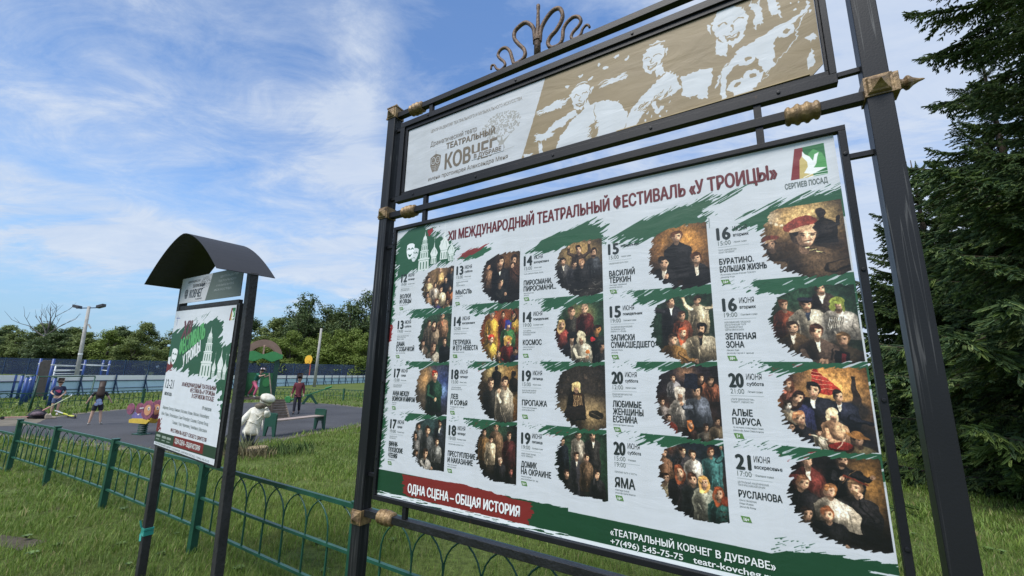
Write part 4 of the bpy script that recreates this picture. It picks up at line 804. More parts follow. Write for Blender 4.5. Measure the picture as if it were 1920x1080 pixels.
frame(-.022, 2.134, .943, 2.457, -.002, 2.113, .965, 2.437, -.014, .014, 'poster_frame_bar')
frame(-.030, 2.134, 2.618, 3.156, .006, 2.114, 2.654, 3.121, -.018, .016, 'banner_frame_bar')
frame(.006, 2.114, 2.654, 3.121, .027, 2.105, 2.678, 3.097, -.008, .012, 'banner_inner_bar')
for u in (.200, 1.876):
    for z0, z1 in ((2.5605, 2.6175), (2.4575, 2.5245), (3.1565, 3.2115), (.8855, .9425)): MB().box(u, u + .025, -.011, .011, z0, z1).build('strut', iron, BD, bevel=.001)
for z in (3.12, 2.65, 2.34, 1.06):
    for a, b in ((-.0715, -.0305 if z > 2.5 else -.0225), (2.1345, 2.1965)):
        if z == 3.12 and a > 0: continue
        MB().box(a, b, -.009, .009, z - .009, z + .009).build('bracket', iron, BD, bevel=.001)
bolt = MB().lathe([(-.0042, .0035), (-.0038, .0058), (-.001, .0065), (0, .0065)], 10, axis='y').mesh('bolt', iron)
for u, z, y in [(.12 + .46 * k, 2.640, -.0182) for k in range(5)] + [(.2 + .62 * k, 3.138, -.0182) for k in range(4)] + [(2.1235, 1.15 + .4 * k, -.0142) for k in range(4)] + [(-.012, 1.15 + .4 * k, -.0142) for k in range(4)]: link_copy(bolt, 'bolt', BD, Matrix.Translation((u, y, z)))
# ring collars
coll = MB().lathe([(-.003, .02), (0, .028), (.006, .034), (.012, .034), (.018, .028), (.026, .031), (.034, .038), (.040, .038), (.047, .031), (.055, .031), (.062, .038), (.068, .038), (.076, .031), (.084, .028), (.090, .034), (.096, .034), (.102, .028), (.105, .02)], 20, axis='x').mesh('collar_ring', gold, True)
for u, z in ((.037, 3.2295), (.037, 2.5425), (1.972, 2.5425), (.033, .8675), (1.972, 3.2295), (1.972, .8675)):
    link_copy(coll, 'collar_ring', BD, Matrix.Translation((u, 0, z)))
def pyramid(mb, c, ax, ay, an, h, base):
    c = Vector(c); ax, ay, an = Vector(ax), Vector(ay), Vector(an)
    P = [c + ax * base * i + ay * base * j for i, j in ((-1, -1), (1, -1), (1, 1), (-1, 1))]; P2 = [c + an * h * .22 + ax * base * i * .86 + ay * base * j * .86 for i, j in ((-1, -1), (1, -1), (1, 1), (-1, 1))]
    P3 = [c + an * h * .30 + ax * base * i * .66 + ay * base * j * .66 for i, j in ((-1, -1), (1, -1), (1, 1), (-1, 1))]; P4 = [c + an * h * .55 + ax * base * i * .36 + ay * base * j * .36 for i, j in ((-1, -1), (1, -1), (1, 1), (-1, 1))]
    V = P + P2 + P3 + P4 + [c + an * h]; F = [(3, 2, 1, 0)]
    for k in range(3):
        for i in range(4): j = (i + 1) % 4; F.append((k * 4 + i, k * 4 + j, k * 4 + 4 + j, k * 4 + 4 + i))
    for i in range(4): F.append((12 + i, 12 + (i + 1) % 4, 16))
    mb.add(V, F)
for uc, side in ((-.105, -1), (2.230, 1)):
    for zc in (3.245, 2.558, .845):
        mb = MB(); h = .036; b = .0375
        mb.box(uc - b, uc + b, -b, b, zc - h, zc + h)
        pyramid(mb, (uc, -b - .0004, zc), (1, 0, 0), (0, 0, 1), (0, -1, 0), .042 if side > 0 else .030, .031); pyramid(mb, (uc, b + .0004, zc), (1, 0, 0), (0, 0, 1), (0, 1, 0), .03, .031)
        if side < 0: pyramid(mb, (uc - b - .0004, 0, zc), (0, 1, 0), (0, 0, 1), (-1, 0, 0), .055, .033)
        else:
            mb.box(uc + b + .0003, uc + b + .016, -.034, .034, zc - .034, zc + .034)
            mb.lathe([(uc + b + .0165, .024), (uc + b + .024, .017), (uc + b + .030, .015), (uc + b + .038, .024), (uc + b + .043, .023), (uc + b + .054, .013), (uc + b + .068, .006), (uc + b + .078, .0035), (uc + b + .083, .001)], 14, (0, 0, zc), 'x')
        if zc > 3: mb.box(uc - b - .004, uc + b + .004, -b - .004, b + .004, zc + h + .0005, zc + h + .009); pyramid(mb, (uc, 0, zc + h + .0095), (1, 0, 0), (0, 1, 0), (0, 0, 1), .045, .034)
        mb.build('post_cap' if zc > 3 else 'post_collar', gold, BD, bevel=.0012)
# scroll crest on the top rail
def smooth_path(P, n=5):
    out = []
    for i in range(len(P) - 1):
        p0, p1, p2, p3 = (Vector(P[max(i - 1, 0)]), Vector(P[i]), Vector(P[i + 1]), Vector(P[min(i + 2, len(P) - 1)]))
        for k in range(n):
            t = k / n; out.append(.5 * ((2 * p1) + (p2 - p0) * t + (2 * p0 - 5 * p1 + 4 * p2 - p3) * t * t + (3 * p1 - p0 - 3 * p2 + p3) * t ** 3))
    out.append(Vector(P[-1])); return out
SL = [(.926, 3.33), (.924, 3.362), (.917, 3.426), (.893, 3.468), (.862, 3.492), (.823, 3.484), (.797, 3.462), (.797, 3.42), (.825, 3.372), (.858, 3.326), (.867, 3.290), (.853, 3.266), (.820, 3.257), (.797, 3.262), (.785, 3.298), (.768, 3.353), (.738, 3.388), (.706, 3.388), (.690, 3.362), (.705, 3.332), (.732, 3.300), (.739, 3.272), (.712, 3.258), (.685, 3.274), (.666, 3.306), (.648, 3.309), (.646, 3.287)]
SR = [(.955, 3.33), (.957, 3.347), (.963, 3.404), (.993, 3.454), (1.034, 3.485), (1.070, 3.478), (1.087, 3.432), (1.079, 3.394), (1.050, 3.354), (1.018, 3.330), (1.003, 3.300), (1.016, 3.268), (1.042, 3.257), (1.071, 3.262), (1.086, 3.290), (1.091, 3.340), (1.112, 3.372), (1.146, 3.387), (1.174, 3.374), (1.187, 3.345), (1.174, 3.320), (1.146, 3.300), (1.134, 3.278), (1.142, 3.258), (1.166, 3.256), (1.185, 3.266), (1.195, 3.292), (1.212, 3.306), (1.226, 3.300), (1.232, 3.284)]
CR = bpy.data.objects.new('scroll_crest', None); col.objects.link(CR); CR.parent = BD; CR.name = 'scroll_crest'
for P in (SL, SR):
    pp = smooth_path([(u, 0, z) for u, z in P]); n = len(pp); MB().tube(pp, [.0115 - .0055 * (i / n) ** 2 for i in range(n)], 8).build('scroll', rust, CR, smooth=True)
MB().tube([(.941, 0, 3.2475), (.941, 0, 3.345), (.941, 0, 3.36), (.943, 0, 3.42), (.944, 0, 3.53), (.944, 0, 3.545), (.944, 0, 3.562), (.944, 0, 3.57)], [.019, .0185, .017, .012, .0085, .011, .011, .005], 10).build('stem', rust, CR, smooth=True)
MB().tube([(.941, 0, 3.338), (.941, 0, 3.356)], .0235, 12).build('band', rust, CR)
# the poster
pc = poster_art(); PO = sheet('poster', 2.101, 1.466, .004, print_material('poster_print', pc), BD, (0, 0, 2.434), board_back); PO['label'] = 'festival programme poster with twenty pictures'
ink = mat('ink_dark_green', (.022, .030, .030), .4, var=.05); ink_red = mat('ink_dark_red', (.120, .016, .019), .4, var=.05); ink_wht = mat('ink_white', (.78, .80, .80), .4, var=.03); ink_grey = mat('ink_grey_green', (.16, .19, .18), .4, var=.05); ink_badge = mat('ink_leaf_green', (.10, .22, .06), .4, var=.05)
ink_taupe = mat('ink_taupe', (.15, .12, .085), .45, var=.05); ink_ltaupe = mat('ink_light_taupe', (.28, .25, .21), .45, var=.05)
lettering('title_lettering', [('XII МЕЖДУНАРОДНЫЙ ТЕАТРАЛЬНЫЙ ФЕСТИВАЛЬ «У ТРОИЦЫ»', 396, 120, 56, 1530, .024)], ink_red, PO)
lettering('town_lettering', [('СЕРГИЕВ ПОСАД', 1946, 168, 20, 122, .018)], ink_grey, PO)
lettering('slogan_lettering', [('ОДНА СЦЕНА – ОБЩАЯ ИСТОРИЯ', 222, 1424, 42, 654, .026)], ink_wht, PO, -.0018)
lettering('contact_lettering', [('«ТЕАТРАЛЬНЫЙ КОВЧЕГ В ДУБРАВЕ»', 1273, 1415, 23, 530, .016), ('+7(496) 545-75-75', 1273, 1446, 20, 256, .012), ('teatr-kovcheg.ru', 1562, 1446, 20, 236, .014)], ink_wht, PO, -.0018)
#  day, weekday, times, hall, company, title, credits, age
CELLS = {
 (0, 0): ('12', 'пятница', ['19:00'], 'Основная сцена', ['ДРАМАТИЧЕСКИЙ ТЕАТР', '«ТЕАТРАЛЬНЫЙ КОВЧЕГ»'], ['ВОЛКИ', 'И ОВЦЫ'], ['Александр Островский'], '12+'),
 (1, 0): ('13', 'суббота', ['15:00'], 'Малая сцена', ['КАМЕРНЫЙ ДРАМАТИЧЕСКИЙ', 'ТЕАТР', 'ИМЕНИ Ф. ВОЛКОВА'], ['МЫСЛЬ'], ['Леонид Андреев', 'режиссёр'], '16+'),
 (2, 0): ('14', 'воскресенье', ['15:00'], 'Малая сцена', ['ТЕАТР «КРЫЛЬЯ И ЛЮДИ», КАЗАНЬ'], ['ПИРОСМАНИ,', 'ПИРОСМАНИ...'], ['Вадим Коростылёв', 'режиссёр'], '16+'),
 (3, 0): ('15', 'понедельник', ['15:00'], 'Малая сцена', ['КИНЕШЕМСКИЙ ТЕАТР КУКОЛ'], ['ВАСИЛИЙ', 'ТЁРКИН'], ['Александр Твардовский,', 'режиссёр Алексей'], '12+'),
 (4, 0): ('16', 'вторник', ['15:00'], 'Малая сцена', ['ТЕАТР «МИМОЛЕТНО»', 'САНКТ-ПЕТЕРБУРГ'], ['БУРАТИНО.', 'БОЛЬШАЯ ЖИЗНЬ'], ['По мотивам сказки Алексея Толстого', 'режиссёр Игорь'], '16+'),
 (0, 1): ('13', 'суббота', ['19:00'], 'Основная сцена', ['КАЛИНИНГРАДСКИЙ ОБЛАСТНОЙ', 'ДРАМАТИЧЕСКИЙ ТЕАТР', 'ИМЕНИ А. ЧЕХОВА'], ['ДАМА', 'С СОБАЧКОЙ'], ['Антон Чехов, режиссёр'], '12+'),
 (1, 1): ('14', 'воскресенье', ['12:00'], 'Малая сцена', ['КОСТРОМСКОЙ ТЕАТР КУКОЛ'], ['ПЕТРУШКА', 'И ЕГО НЕВЕСТА'], ['Мария Шатова, режиссёр'], '5+'),
 (2, 1): ('14', 'понедельник', ['19:00'], 'Основная сцена', ['ТЕАТР ДРАМЫ,', 'РЕСПУБЛИКА КАРЕЛИЯ', 'ПЕТРОЗАВОДСК'], ['КОСМОС'], ['Алексей Житковский', 'режиссёр Артём'], '16+'),
 (3, 1): ('15', 'понедельник', ['19:00'], 'Основная сцена', ['САХАЛИНСКИЙ МЕЖДУНАРОДНЫЙ', 'ТЕАТРАЛЬНЫЙ ЦЕНТР', 'ИМЕНИ А. П. ЧЕХОВА'], ['ЗАПИСКИ', 'СУМАСШЕДШЕГО'], ['Николай Гоголь', 'режиссёр'], '16+'),
 (4, 1): ('16', 'вторник', ['19:00'], 'Основная сцена', ['НОВОСИБИРСКИЙ ГОРОДСКОЙ', 'ДРАМАТИЧЕСКИЙ ТЕАТР', 'ПОД РУКОВОДСТВОМ', 'СЕРГЕЯ АФАНАСЬЕВА'], ['ЗЕЛЕНАЯ', 'ЗОНА'], ['Михаил Зуев,', 'режиссёр Сергей Афанасьев'], '18+'),
 (0, 2): ('17', 'среда', ['15:00'], 'Малая сцена', ['РЯЗАНСКИЙ КАМЕРНЫЙ', 'МУЗЫКАЛЬНЫЙ ТЕАТР'], ['АННА МЕЖДУ', 'ВОЙНОЙ И МИРОМ'], ['Анна Карат', 'режиссёр'], '16+'),
 (1, 2): ('18', 'четверг', ['15:00'], 'Малая сцена', ['ТУЛЬСКИЙ КАМЕРНЫЙ', 'ДРАМАТИЧЕСКИЙ ТЕАТР'], ['ЛЕВ', 'И СОФЬЯ'], ['по дневникам Софьи Толстой', 'режиссёр'], '16+'),
 (2, 2): ('19', 'пятница', ['15:00'], 'Малая сцена', ['ВОЛОГОДСКИЙ КАМЕРНЫЙ', 'ДРАМАТИЧЕСКИЙ ТЕАТР'], ['ПРОПАЖА'], ['Михаил Салтыков-Щедрин', 'режиссёр Яков Рубин'], '16+'),
 (3, 2): ('20', 'суббота', ['12:00'], 'Малая сцена', ['ВЛАДИМИРСКИЙ ОБЛАСТНОЙ', 'ТЕАТР КУКОЛ'], ['ЛЮБИМЫЕ', 'ЖЕНЩИНЫ', 'ЕСЕНИНА'], ['режиссёр Мария Кузнецова'], '16+'),
 (4, 2): ('20', 'суббота', ['21:00'], 'Летняя сцена', ['«ТЕАТР ДВИЖЕНИЯ ПИК»', 'ТАШКЕНТ, УЗБЕКИСТАН'], ['АЛЫЕ', 'ПАРУСА'], ['по мотивам Александра Грина', 'режиссёр Лилия Севастьянова'], '5+'),
 (0, 3): ('17', 'среда', ['19:00'], 'Основная сцена', ['МОСКОВСКИЙ ТЕАТР', 'ЮНОГО ЗРИТЕЛЯ'], ['ВИННИ-', 'ПУХОВСКИЕ', 'ЧТЕНИЯ'], ['режиссёр Сергей'], '12+'),
 (1, 3): ('18', 'четверг', ['19:00'], 'Основная сцена', ['ЯРОСЛАВСКИЙ КАМЕРНЫЙ ТЕАТР'], ['ПРЕСТУПЛЕНИЕ', 'И НАКАЗАНИЕ'], ['Фёдор Достоевский', 'режиссёр Николай'], '16+'),
 (2, 3): ('19', 'пятница', ['19:00'], 'Основная сцена', ['НОВЫЙ ХУДОЖЕСТВЕННЫЙ', 'ТЕАТР, ЧЕЛЯБИНСК'], ['ДОМИК', 'НА ОКРАИНЕ'], ['Алексей Арбузов', 'режиссёр Евгений Гельфонд'], '16+'),
 (3, 3): ('20', 'суббота', ['15:00', '19:00'], 'Основная', ['ПЕРМСКИЙ ТЕАТР «У МОСТА»'], ['ЯМА'], ['Александр Куприн', 'режиссёр Сергей Федотов'], '16+'),
 (4, 3): ('21', 'воскресенье', ['17:00'], 'Основная сцена', ['ЦЕНТРАЛЬНЫЙ АКАДЕМИЧЕСКИЙ', 'ТЕАТР РОССИЙСКОЙ АРМИИ'], ['РУСЛАНОВА'], ['Ольга Михайлова', 'Елена Исаева', 'режиссёр Роман'], '16+')}
TW = {'ВОЛКИ': 82, 'И ОВЦЫ': 88, 'МЫСЛЬ': 104, 'ПИРОСМАНИ,': 146, 'ПИРОСМАНИ...': 168, 'ВАСИЛИЙ': 107, 'ТЁРКИН': 90, 'БУРАТИНО.': 110, 'БОЛЬШАЯ ЖИЗНЬ': 148, 'ДАМА': 62, 'С СОБАЧКОЙ': 136, 'ПЕТРУШКА': 112, 'И ЕГО НЕВЕСТА': 156, 'КОСМОС': 96, 'ЗАПИСКИ': 96, 'СУМАСШЕДШЕГО': 172,
      'ЗЕЛЕНАЯ': 94, 'ЗОНА': 56, 'АННА МЕЖДУ': 122, 'ВОЙНОЙ И МИРОМ': 166, 'ЛЕВ': 46, 'И СОФЬЯ': 104, 'ПРОПАЖА': 124, 'ЛЮБИМЫЕ': 112, 'ЖЕНЩИНЫ': 118, 'ЕСЕНИНА': 94, 'АЛЫЕ': 62, 'ПАРУСА': 84, 'ВИННИ-': 66, 'ПУХОВСКИЕ': 104, 'ЧТЕНИЯ': 66, 'ПРЕСТУПЛЕНИЕ': 164, 'И НАКАЗАНИЕ': 150, 'ДОМИК': 76, 'НА ОКРАИНЕ': 144, 'ЯМА': 76, 'РУСЛАНОВА': 122}
for (c, r), (day, wk, times, hall, comp, title, cred, age) in CELLS.items():
    X, Y = COLS[c], ROWS[r]; dy = 0
    lettering('date_lettering', [(day, X, Y + 86, 48, 42, .034), ('ИЮНЯ' if (c, r) != (3, 0) else wk, X + 53, Y + 60, 20 if (c, r) != (3, 0) else 11, 46 if (c, r) != (3, 0) else 76, .006 if (c, r) != (3, 0) else .016)] + ([(wk, X + 53, Y + 80, 12, 7.1 * len(wk), .016)] if (c, r) != (3, 0) else []), ink, PO)
    lettering('time_lettering', [(t, X + 1, Y + 108 + 22 * i, 17, 42, .0) for i, t in enumerate(times)], ink_grey, PO); dy = 22 * (len(times) - 1)
    small = [(hall, X + 53, Y + 104, 6.5, 3.7 * len(hall), .004, .18)] + [(q, X, Y + 130 + dy + 9 * i, 6.0, 3.55 * len(q), .0) for i, q in enumerate(comp)]
    t0 = Y + 130 + dy + 9 * len(comp); n = len(title); cap = 24 if (c, r) != (3, 3) else 36
    t0 = max(t0 - 2, Y + (158 if n > 1 else 168) - (6 if n == 3 else 0)); tl = []
    if r == 3 and n == 1 and c == 4: t0 = Y + 150
    for i, q in enumerate(title): tl.append((q, X, t0 + cap + 29 * i, cap if c != 4 else 22, TW[q], .020))
    t1 = t0 + cap + 29 * (n - 1)
    small += [(q, X, t1 + 12 + 10 * i, 6, 3.3 * len(q), .002, .2) for i, q in enumerate(cred)]
    lettering('play_title_lettering', tl, ink, PO); stuff(lettering('small_lettering', small, ink_grey, PO))
    by = max(t1 + 12 + 10 * len(cred) - 3, Y + 232)
    bd = MB(); bd.prism([(0, 0), (.026, 0), (.032, -.017), (.006, -.017)], -.0006, (X / 1000, -.0004, -by / 1000)); bo = bd.build('age_badge', ink_badge, PO)
    lettering('age_lettering', [(age, 9, 14, 11, 15 if len(age) > 2 else 10, .02)], ink_wht, bo, -.0006); bo.children[0].matrix_local = Matrix.Translation((X / 1000, -.001, -by / 1000))
# the upper banner
bc = banner_art(); BN = sheet('banner', 2.073, .413, .005, print_material('banner_print', bc, .55, .3), BD, (.030, 0, 3.094), board_back, cut=.035)
lettering('banner_small_lettering', [('ЦЕНТР РАЗВИТИЯ ТЕАТРАЛЬНОГО И МУЗЫКАЛЬНОГО ИСКУССТВА', 187, 72, 20, 636, .0)], ink_ltaupe, BN)
lettering('banner_lettering', [('Драматический театр', 191, 166, 32, 342, .0), ('имени протоиерея Александра Меня', 191, 388, 26, 551, .0)], ink_taupe, BN)
lettering('theatre_name_lettering', [('ТЕАТРАЛЬНЫЙ', 317, 216, 36, 338, .03), ('КОВЧЕГ', 314, 342, 96, 354, .022)], ink_taupe, BN)
MB().box(.505, .715, -.0016, -.0011, -.338, -.300).build('label_strip', mat('banner_paper', (.49, .51, .55), .5, var=.03), BN)
lettering('grove_lettering', [('В ДУБРАВЕ', 522, 331, 25, 178, .026)], ink_taupe, BN, -.0022)
MB().bar((1.32, -.004, -.4165), (2.03, -.007, -.411), .004, .010, (0, 1, 0)).build('loose_edge', mat('yellowed_edge', (.34, .25, .12), .5), BN)
# ---------------------------------------------------------------- the small notice board
wood_dark = mat('black_stained_wood', (.022, .021, .022), .62, var=.45, scale=9, bump=.45, bscale=50)
_O = Vector((-2.882, 3.575, 2.078)); _d = Vector((.83055, -.55647, -.02299)); _u = Vector((.00741, -.03025, .99952)); _y = _u.cross(_d); HB = 2.079
SB = thing('roofed_notice_board', 'small notice board between two black wooden posts under a curved black sheet roof', 'notice board', group=None)
SB.matrix_world = Matrix(((_d.x, _y.x, _u.x, 0), (_d.y, _y.y, _u.y, 0), (_d.z, _y.z, _u.z, 0), (0, 0, 0, 1)))
_b = _O - _u * HB; SB.matrix_world = Matrix.Translation(_b) @ SB.matrix_world
for a, b in (((-.003, .035, HB + .235), (.062, .035, -.06)), ((1.205, .035, HB + .226), (1.295, .035, -.06))):
    MB().bar(a, b, .056, .056, (0, 1, 0)).build('post', wood_dark, SB, bevel=.004)
pr = []
for k in range(25):
    t = -1 + 2 * k / 24; a = abs(t); pr.append((.555 + .685 * t, .215 + .34 * (1 - a ** 1.6)))
V, F = [], []; th = .004
for off in (0, th):
    for y in (-.21, .175):
        for s_, z in pr: V.append((s_ , y, HB + z - off))
n = len(pr)
for i in range(n - 1):
    F += [(i, i + 1, n + i + 1, n + i), (2 * n + i, 3 * n + i, 3 * n + i + 1, 2 * n + i + 1), (i, 2 * n + i, 2 * n + i + 1, i + 1), (n + i, n + i + 1, 3 * n + i + 1, 3 * n + i)]
F += [(0, n, 3 * n, 2 * n), (n - 1, 3 * n - 1, 4 * n - 1, 2 * n - 1)]
MB().add(V, F).build('curved_roof', mat('dark_sheet_metal', (.020, .0205, .024), .62, var=.15, scale=3, bump=.1, bscale=12), SB, smooth=False)
for z in (HB + .03, HB + .27): MB().box(.03, 1.10, .012, .04, z - .015, z + .012).build('cross_bar', wood_dark, SB)
MB().box(.0, 1.14, .006, .030, HB - 1.10, HB + .012).build('backing_board', wood_dark, SB)
sc_ = small_art(); SP = sheet('small_poster', 1.108, 1.085, .003, print_material('small_poster_print', sc_, .55, .18), SB, (0, 0, HB), board_back); SP['label'] = 'festival poster with white bell tower and domes on green'
hc_ = small_header_art(); SHD = sheet('header_panel', 1.10, .215, .005, print_material('header_print', hc_, .6, .2), SB, (.035, 0, HB + .278), board_back)
ink_lg = mat('ink_bright_green', (.09, .36, .10), .4, var=.05)
lettering('header_lettering', [('ДРАМАТИЧЕСКИЙ ТЕАТР', 130, 48, 18, 240, .0), ('ТЕАТРАЛЬНЫЙ', 235, 92, 26, 240, .02), ('КОВЧЕГ', 195, 175, 66, 250, .02), ('В ДУБРАВЕ', 330, 198, 12, 120, .01)], mat('ink_black', (.03, .03, .034), .4, var=.05), SHD)
lettering('header_side_lettering', [(q, 740 - 26 * i, 50 + 34 * i, 16, 290, .0) for i, q in enumerate(('ЦЕНТР РАЗВИТИЯ', 'ТЕАТРАЛЬНОГО', 'И МУЗЫКАЛЬНОГО', 'ИСКУССТВА'))], mat('ink_pale', (.45, .48, .46), .4, var=.05), SHD)
lettering('poster_number', [('XII', 205, 232, 150, 165, .03, .12)], ink_red, SP)
lettering('poster_festival', [('ФЕСТИВАЛЬ', 225, 375, 125, 455, .03, .12, .33)], ink_lg, SP)
lettering('poster_trinity', [('У ТРОИЦЫ', 330, 460, 90, 310, .03, .12, .42)], ink_wht, SP)
lettering('poster_dates', [('12-21', 38, 636, 74, 170, .004), ('ИЮНЯ 2026', 50, 693, 26, 150, .01)], ink, SP)
lettering('poster_title', [('XII МЕЖДУНАРОДНЫЙ ТЕАТРАЛЬНЫЙ', 370, 604, 30, 603, .016), ('ФЕСТИВАЛЬ «У ТРОИЦЫ»', 545, 641, 30, 425, .016), ('В СЕРГИЕВОМ ПОСАДЕ', 590, 679, 30, 375, .016)], ink_red, SP)
stuff(lettering('poster_cities', [('19 театров', 800, 748, 26, 150, .012), ('Владимир | Вологда | Кинешма | Кострома | Казань | Москва | Новосибирск', 62, 800, 24, 870, .0), ('Орёл | Пермь | Петрозаводск | Санкт-Петербург | Сахалин | Сергиев Посад', 55, 848, 24, 880, .0), ('Ташкент | Тула | Череповец | Челябинск | Ярославль', 305, 895, 24, 625, .0)], ink_grey, SP))
lettering('poster_invitation', [('ФЕСТИВАЛЬ ЖДЕТ СВОЕГО ЗРИТЕЛЯ', 298, 956, 26, 645, .016)], ink_red, SP)
lettering('poster_slogan', [('ОДНА СЦЕНА – ОБЩАЯ ИСТОРИЯ', 410, 1026, 34, 450, .016)], ink_wht, SP)
lettering('poster_footer', [('ТЕАТРАЛЬНЫЙ КОВЧЕГ В ДУБРАВЕ, СЕРГИЕВ ПОСАД, +7(496) 545-75-75', 20, 1078, 14, 1010, .0)], ink_grey, SP)
tp = MB()
for k, (z, w) in enumerate(((.335, .031), (.355, .0325), (.318, .0318))):
    tp.box(.055 - w - .001 * k, .055 + w + .001 * k, .035 - w, .035 + w, z, z + .016)
tp.bar((.03, .002, .37), (.008, -.006, .42), .012, .004); tp.bar((.04, .0, .33), (.085, -.012, .29), .012, .004)
tp.build('tape', mat('teal_tape', (.03, .26, .22), .4), SB)
# ---------------------------------------------------------------- lawn fence
fgreen = mat('green_paint', (.014, .074, .048), .38, var=.3, scale=6, bump=.15, bscale=60, detail=8)
def hoop_mesh(m, sp=.25, z0=.46, z1=.735, r=.0055, n=14):
    pts = [(-sp, 0, z0), (-sp, 0, z0 + .05)]; H = z1 - z0 - .05
    for k in range(1, n): a = math.pi * k / n; pts.append((-sp * math.cos(a), 0, z0 + .05 + H * math.sin(a) ** .85))
    pts += [(sp, 0, z0 + .05), (sp, 0, z0)]
    return MB().tube(pts, r, 6, cap=False).mesh('hoop', m, True)
hoop = hoop_mesh(fgreen); picket = MB().box(-.0055, .0055, -.0055, .0055, .22, .46).mesh('picket', fgreen)
fpost = MB().box(-.029, .029, -.029, .029, -.05, .762).box(-.034, .034, -.034, .034, .7625, .772).mesh('fence_post', fgreen)
FN = thing('lawn_fence', 'low green metal fence with interlaced hoops crossing the grass behind both notice boards', 'fence')
FP = [(-9.35, 7.75, -.2), (-7.64, 6.86, 0), (-6.32, 6.17, 0), (-4.66, 5.24, 0), (-2.80, 4.13, 0), (-.985, 2.985, 0), (.72, 1.92, 0), (2.48, .82, 0)]
for i, (x, y, dz) in enumerate(FP):
    z = FP[max(i, 1)][2]; a = math.atan2(FP[1][1] - FP[3][1], FP[1][0] - FP[3][0])
    link_copy(fpost, 'fence_post', FN, Matrix.Translation((x, y, -.2 if i == 0 else 0)) @ Matrix.Rotation(a, 4, 'Z') @ Matrix.Rotation(R(random.uniform(-1.5, 1.5)), 4, 'Y'))
for i in range(len(FP) - 1):
    a = Vector(FP[i][:2]); b = Vector(FP[i + 1][:2]); dz = FP[i][2]; L = (b - a).length; d2 = (b - a) / L; ang = math.atan2(d2.y, d2.x); n = 8; k = L / n / .25
    M = Matrix.Translation((a.x, a.y, dz)) @ Matrix.Rotation(ang, 4, 'Z'); e = .0300
    for z, h in ((.735, .028), (.455, .018), (.215, .018)):
        mb = MB().box(e, L - e, -.012, .012, z - h / 2, z + h / 2); link_copy(mb.mesh('rail', fgreen), 'rail', FN, M)
    for j in range(1, n):
        link_copy(picket, 'picket', FN, M @ Matrix.Translation((j * L / n, 0, 0)))
        if j <= n - 1: link_copy(hoop, 'hoop', FN, M @ Matrix.Translation((j * L / n, .006 if j % 2 else -.006, 0)) @ Matrix.Diagonal((k, 1, 1, 1)))
# ---------------------------------------------------------------- far trees
def leaf_mat(name, stops, trans=.25, rough=.6):
    m = bpy.data.materials.new(name); m.use_nodes = True; N = NT(m.node_tree); m.node_tree.nodes.clear()
    o_ = N.n('ShaderNodeOutputMaterial'); b = N.n('ShaderNodeBsdfPrincipled'); tr = N.n('ShaderNodeBsdfTranslucent'); ms = N.n('ShaderNodeMixShader'); ms.inputs[0].default_value = trans
    gm = N.n('ShaderNodeNewGeometry'); c = N.ramp(gm.outputs['Random Per Island'], stops)
    N.l(c, b.inputs['Base Color']); N.l(c, tr.inputs[0]); b.inputs['Roughness'].default_value = rough; b.inputs['Specular IOR Level'].default_value = .25
    N.l(b.outputs[0], ms.inputs[1]); N.l(tr.outputs[0], ms.inputs[2]); N.l(ms.outputs[0], o_.inputs[0]); return m
bark = mat('grey_brown_bark', (.085, .070, .055), .9, var=.4, scale=6, bump=.5, bscale=20)
def leaf_cards(P, Nn, S, rs, aspect=.6):
    n = len(P); a = rs.normal(size=(n, 3)); t = np.cross(Nn, a); t /= np.linalg.norm(t, axis=1)[:, None] + 1e-6; b = np.cross(Nn, t)
    t = t * (S / 2)[:, None]; b = b * (S / 2 * aspect)[:, None]
    V = np.stack([P - t, P + b * .9 - t * .1, P + t, P - b * .9 - t * .1], 1).reshape(-1, 3); F = np.arange(n * 4).reshape(-1, 4); return V, F
def crown(seed, n, lumps, leaf, spread=1.0, low=.12, gap=0.):
    """crown of a unit tree 10 high; lumps (count, radius) fill an uneven egg"""
    rs = np.random.RandomState(seed); C_, R_ = [], []
    for k in range(lumps):
        h = low + (1 - low) * (k + rs.rand()) / lumps; prof = math.sin(math.pi * min(1, (h - low * .6) / (1 - low * .6)) ** .8) ** .7 * 2.6 * spread; a = rs.rand() * 6.283; q = prof * (.35 + .65 * rs.rand())
        C_.append((math.cos(a) * q, math.sin(a) * q, h * 9.2)); R_.append((.75 + .8 * rs.rand()) * (1.25 - .45 * h) * (26 / lumps) ** .38)
    C_ = np.array(C_); R_ = np.array(R_); w = R_ ** 2; idx = rs.choice(lumps, n, p=w / w.sum())
    d = rs.normal(size=(n, 3)); d /= np.linalg.norm(d, axis=1)[:, None]; rr = R_[idx] * (.30 + 1.0 * rs.rand(n) ** .8)
    P = C_[idx] + d * rr[:, None] * np.array([1, 1, .8])
    if gap: keep = lattice(seed, P[:, 0] * 1.1 + 30, P[:, 2] * 1.1 + 30) > gap; P, d = P[keep], d[keep]
    nn = d + rs.normal(size=P.shape) * .55 + np.array([0, 0, .45]); nn /= np.linalg.norm(nn, axis=1)[:, None]
    return leaf_cards(P, nn, leaf * (.6 + .8 * rs.rand(len(P))), rs), C_
def limbs(mb, C_, rs, top=.62):
    mb.tube([(0, 0, -.1), (.05, .03, 2.0), (-.04, .06, 4.2), (.05, 0, 9.2 * top)], [.22, .17, .12, .05], 8)
    for c in C_[::max(2, len(C_) // 14)]:
        z = max(1.0, c[2] * .55); mb.tube([(0, 0, z), (c[0] * .5, c[1] * .5, (z + c[2]) / 2 + .2), tuple(c)], [.09, .055, .02], 5)
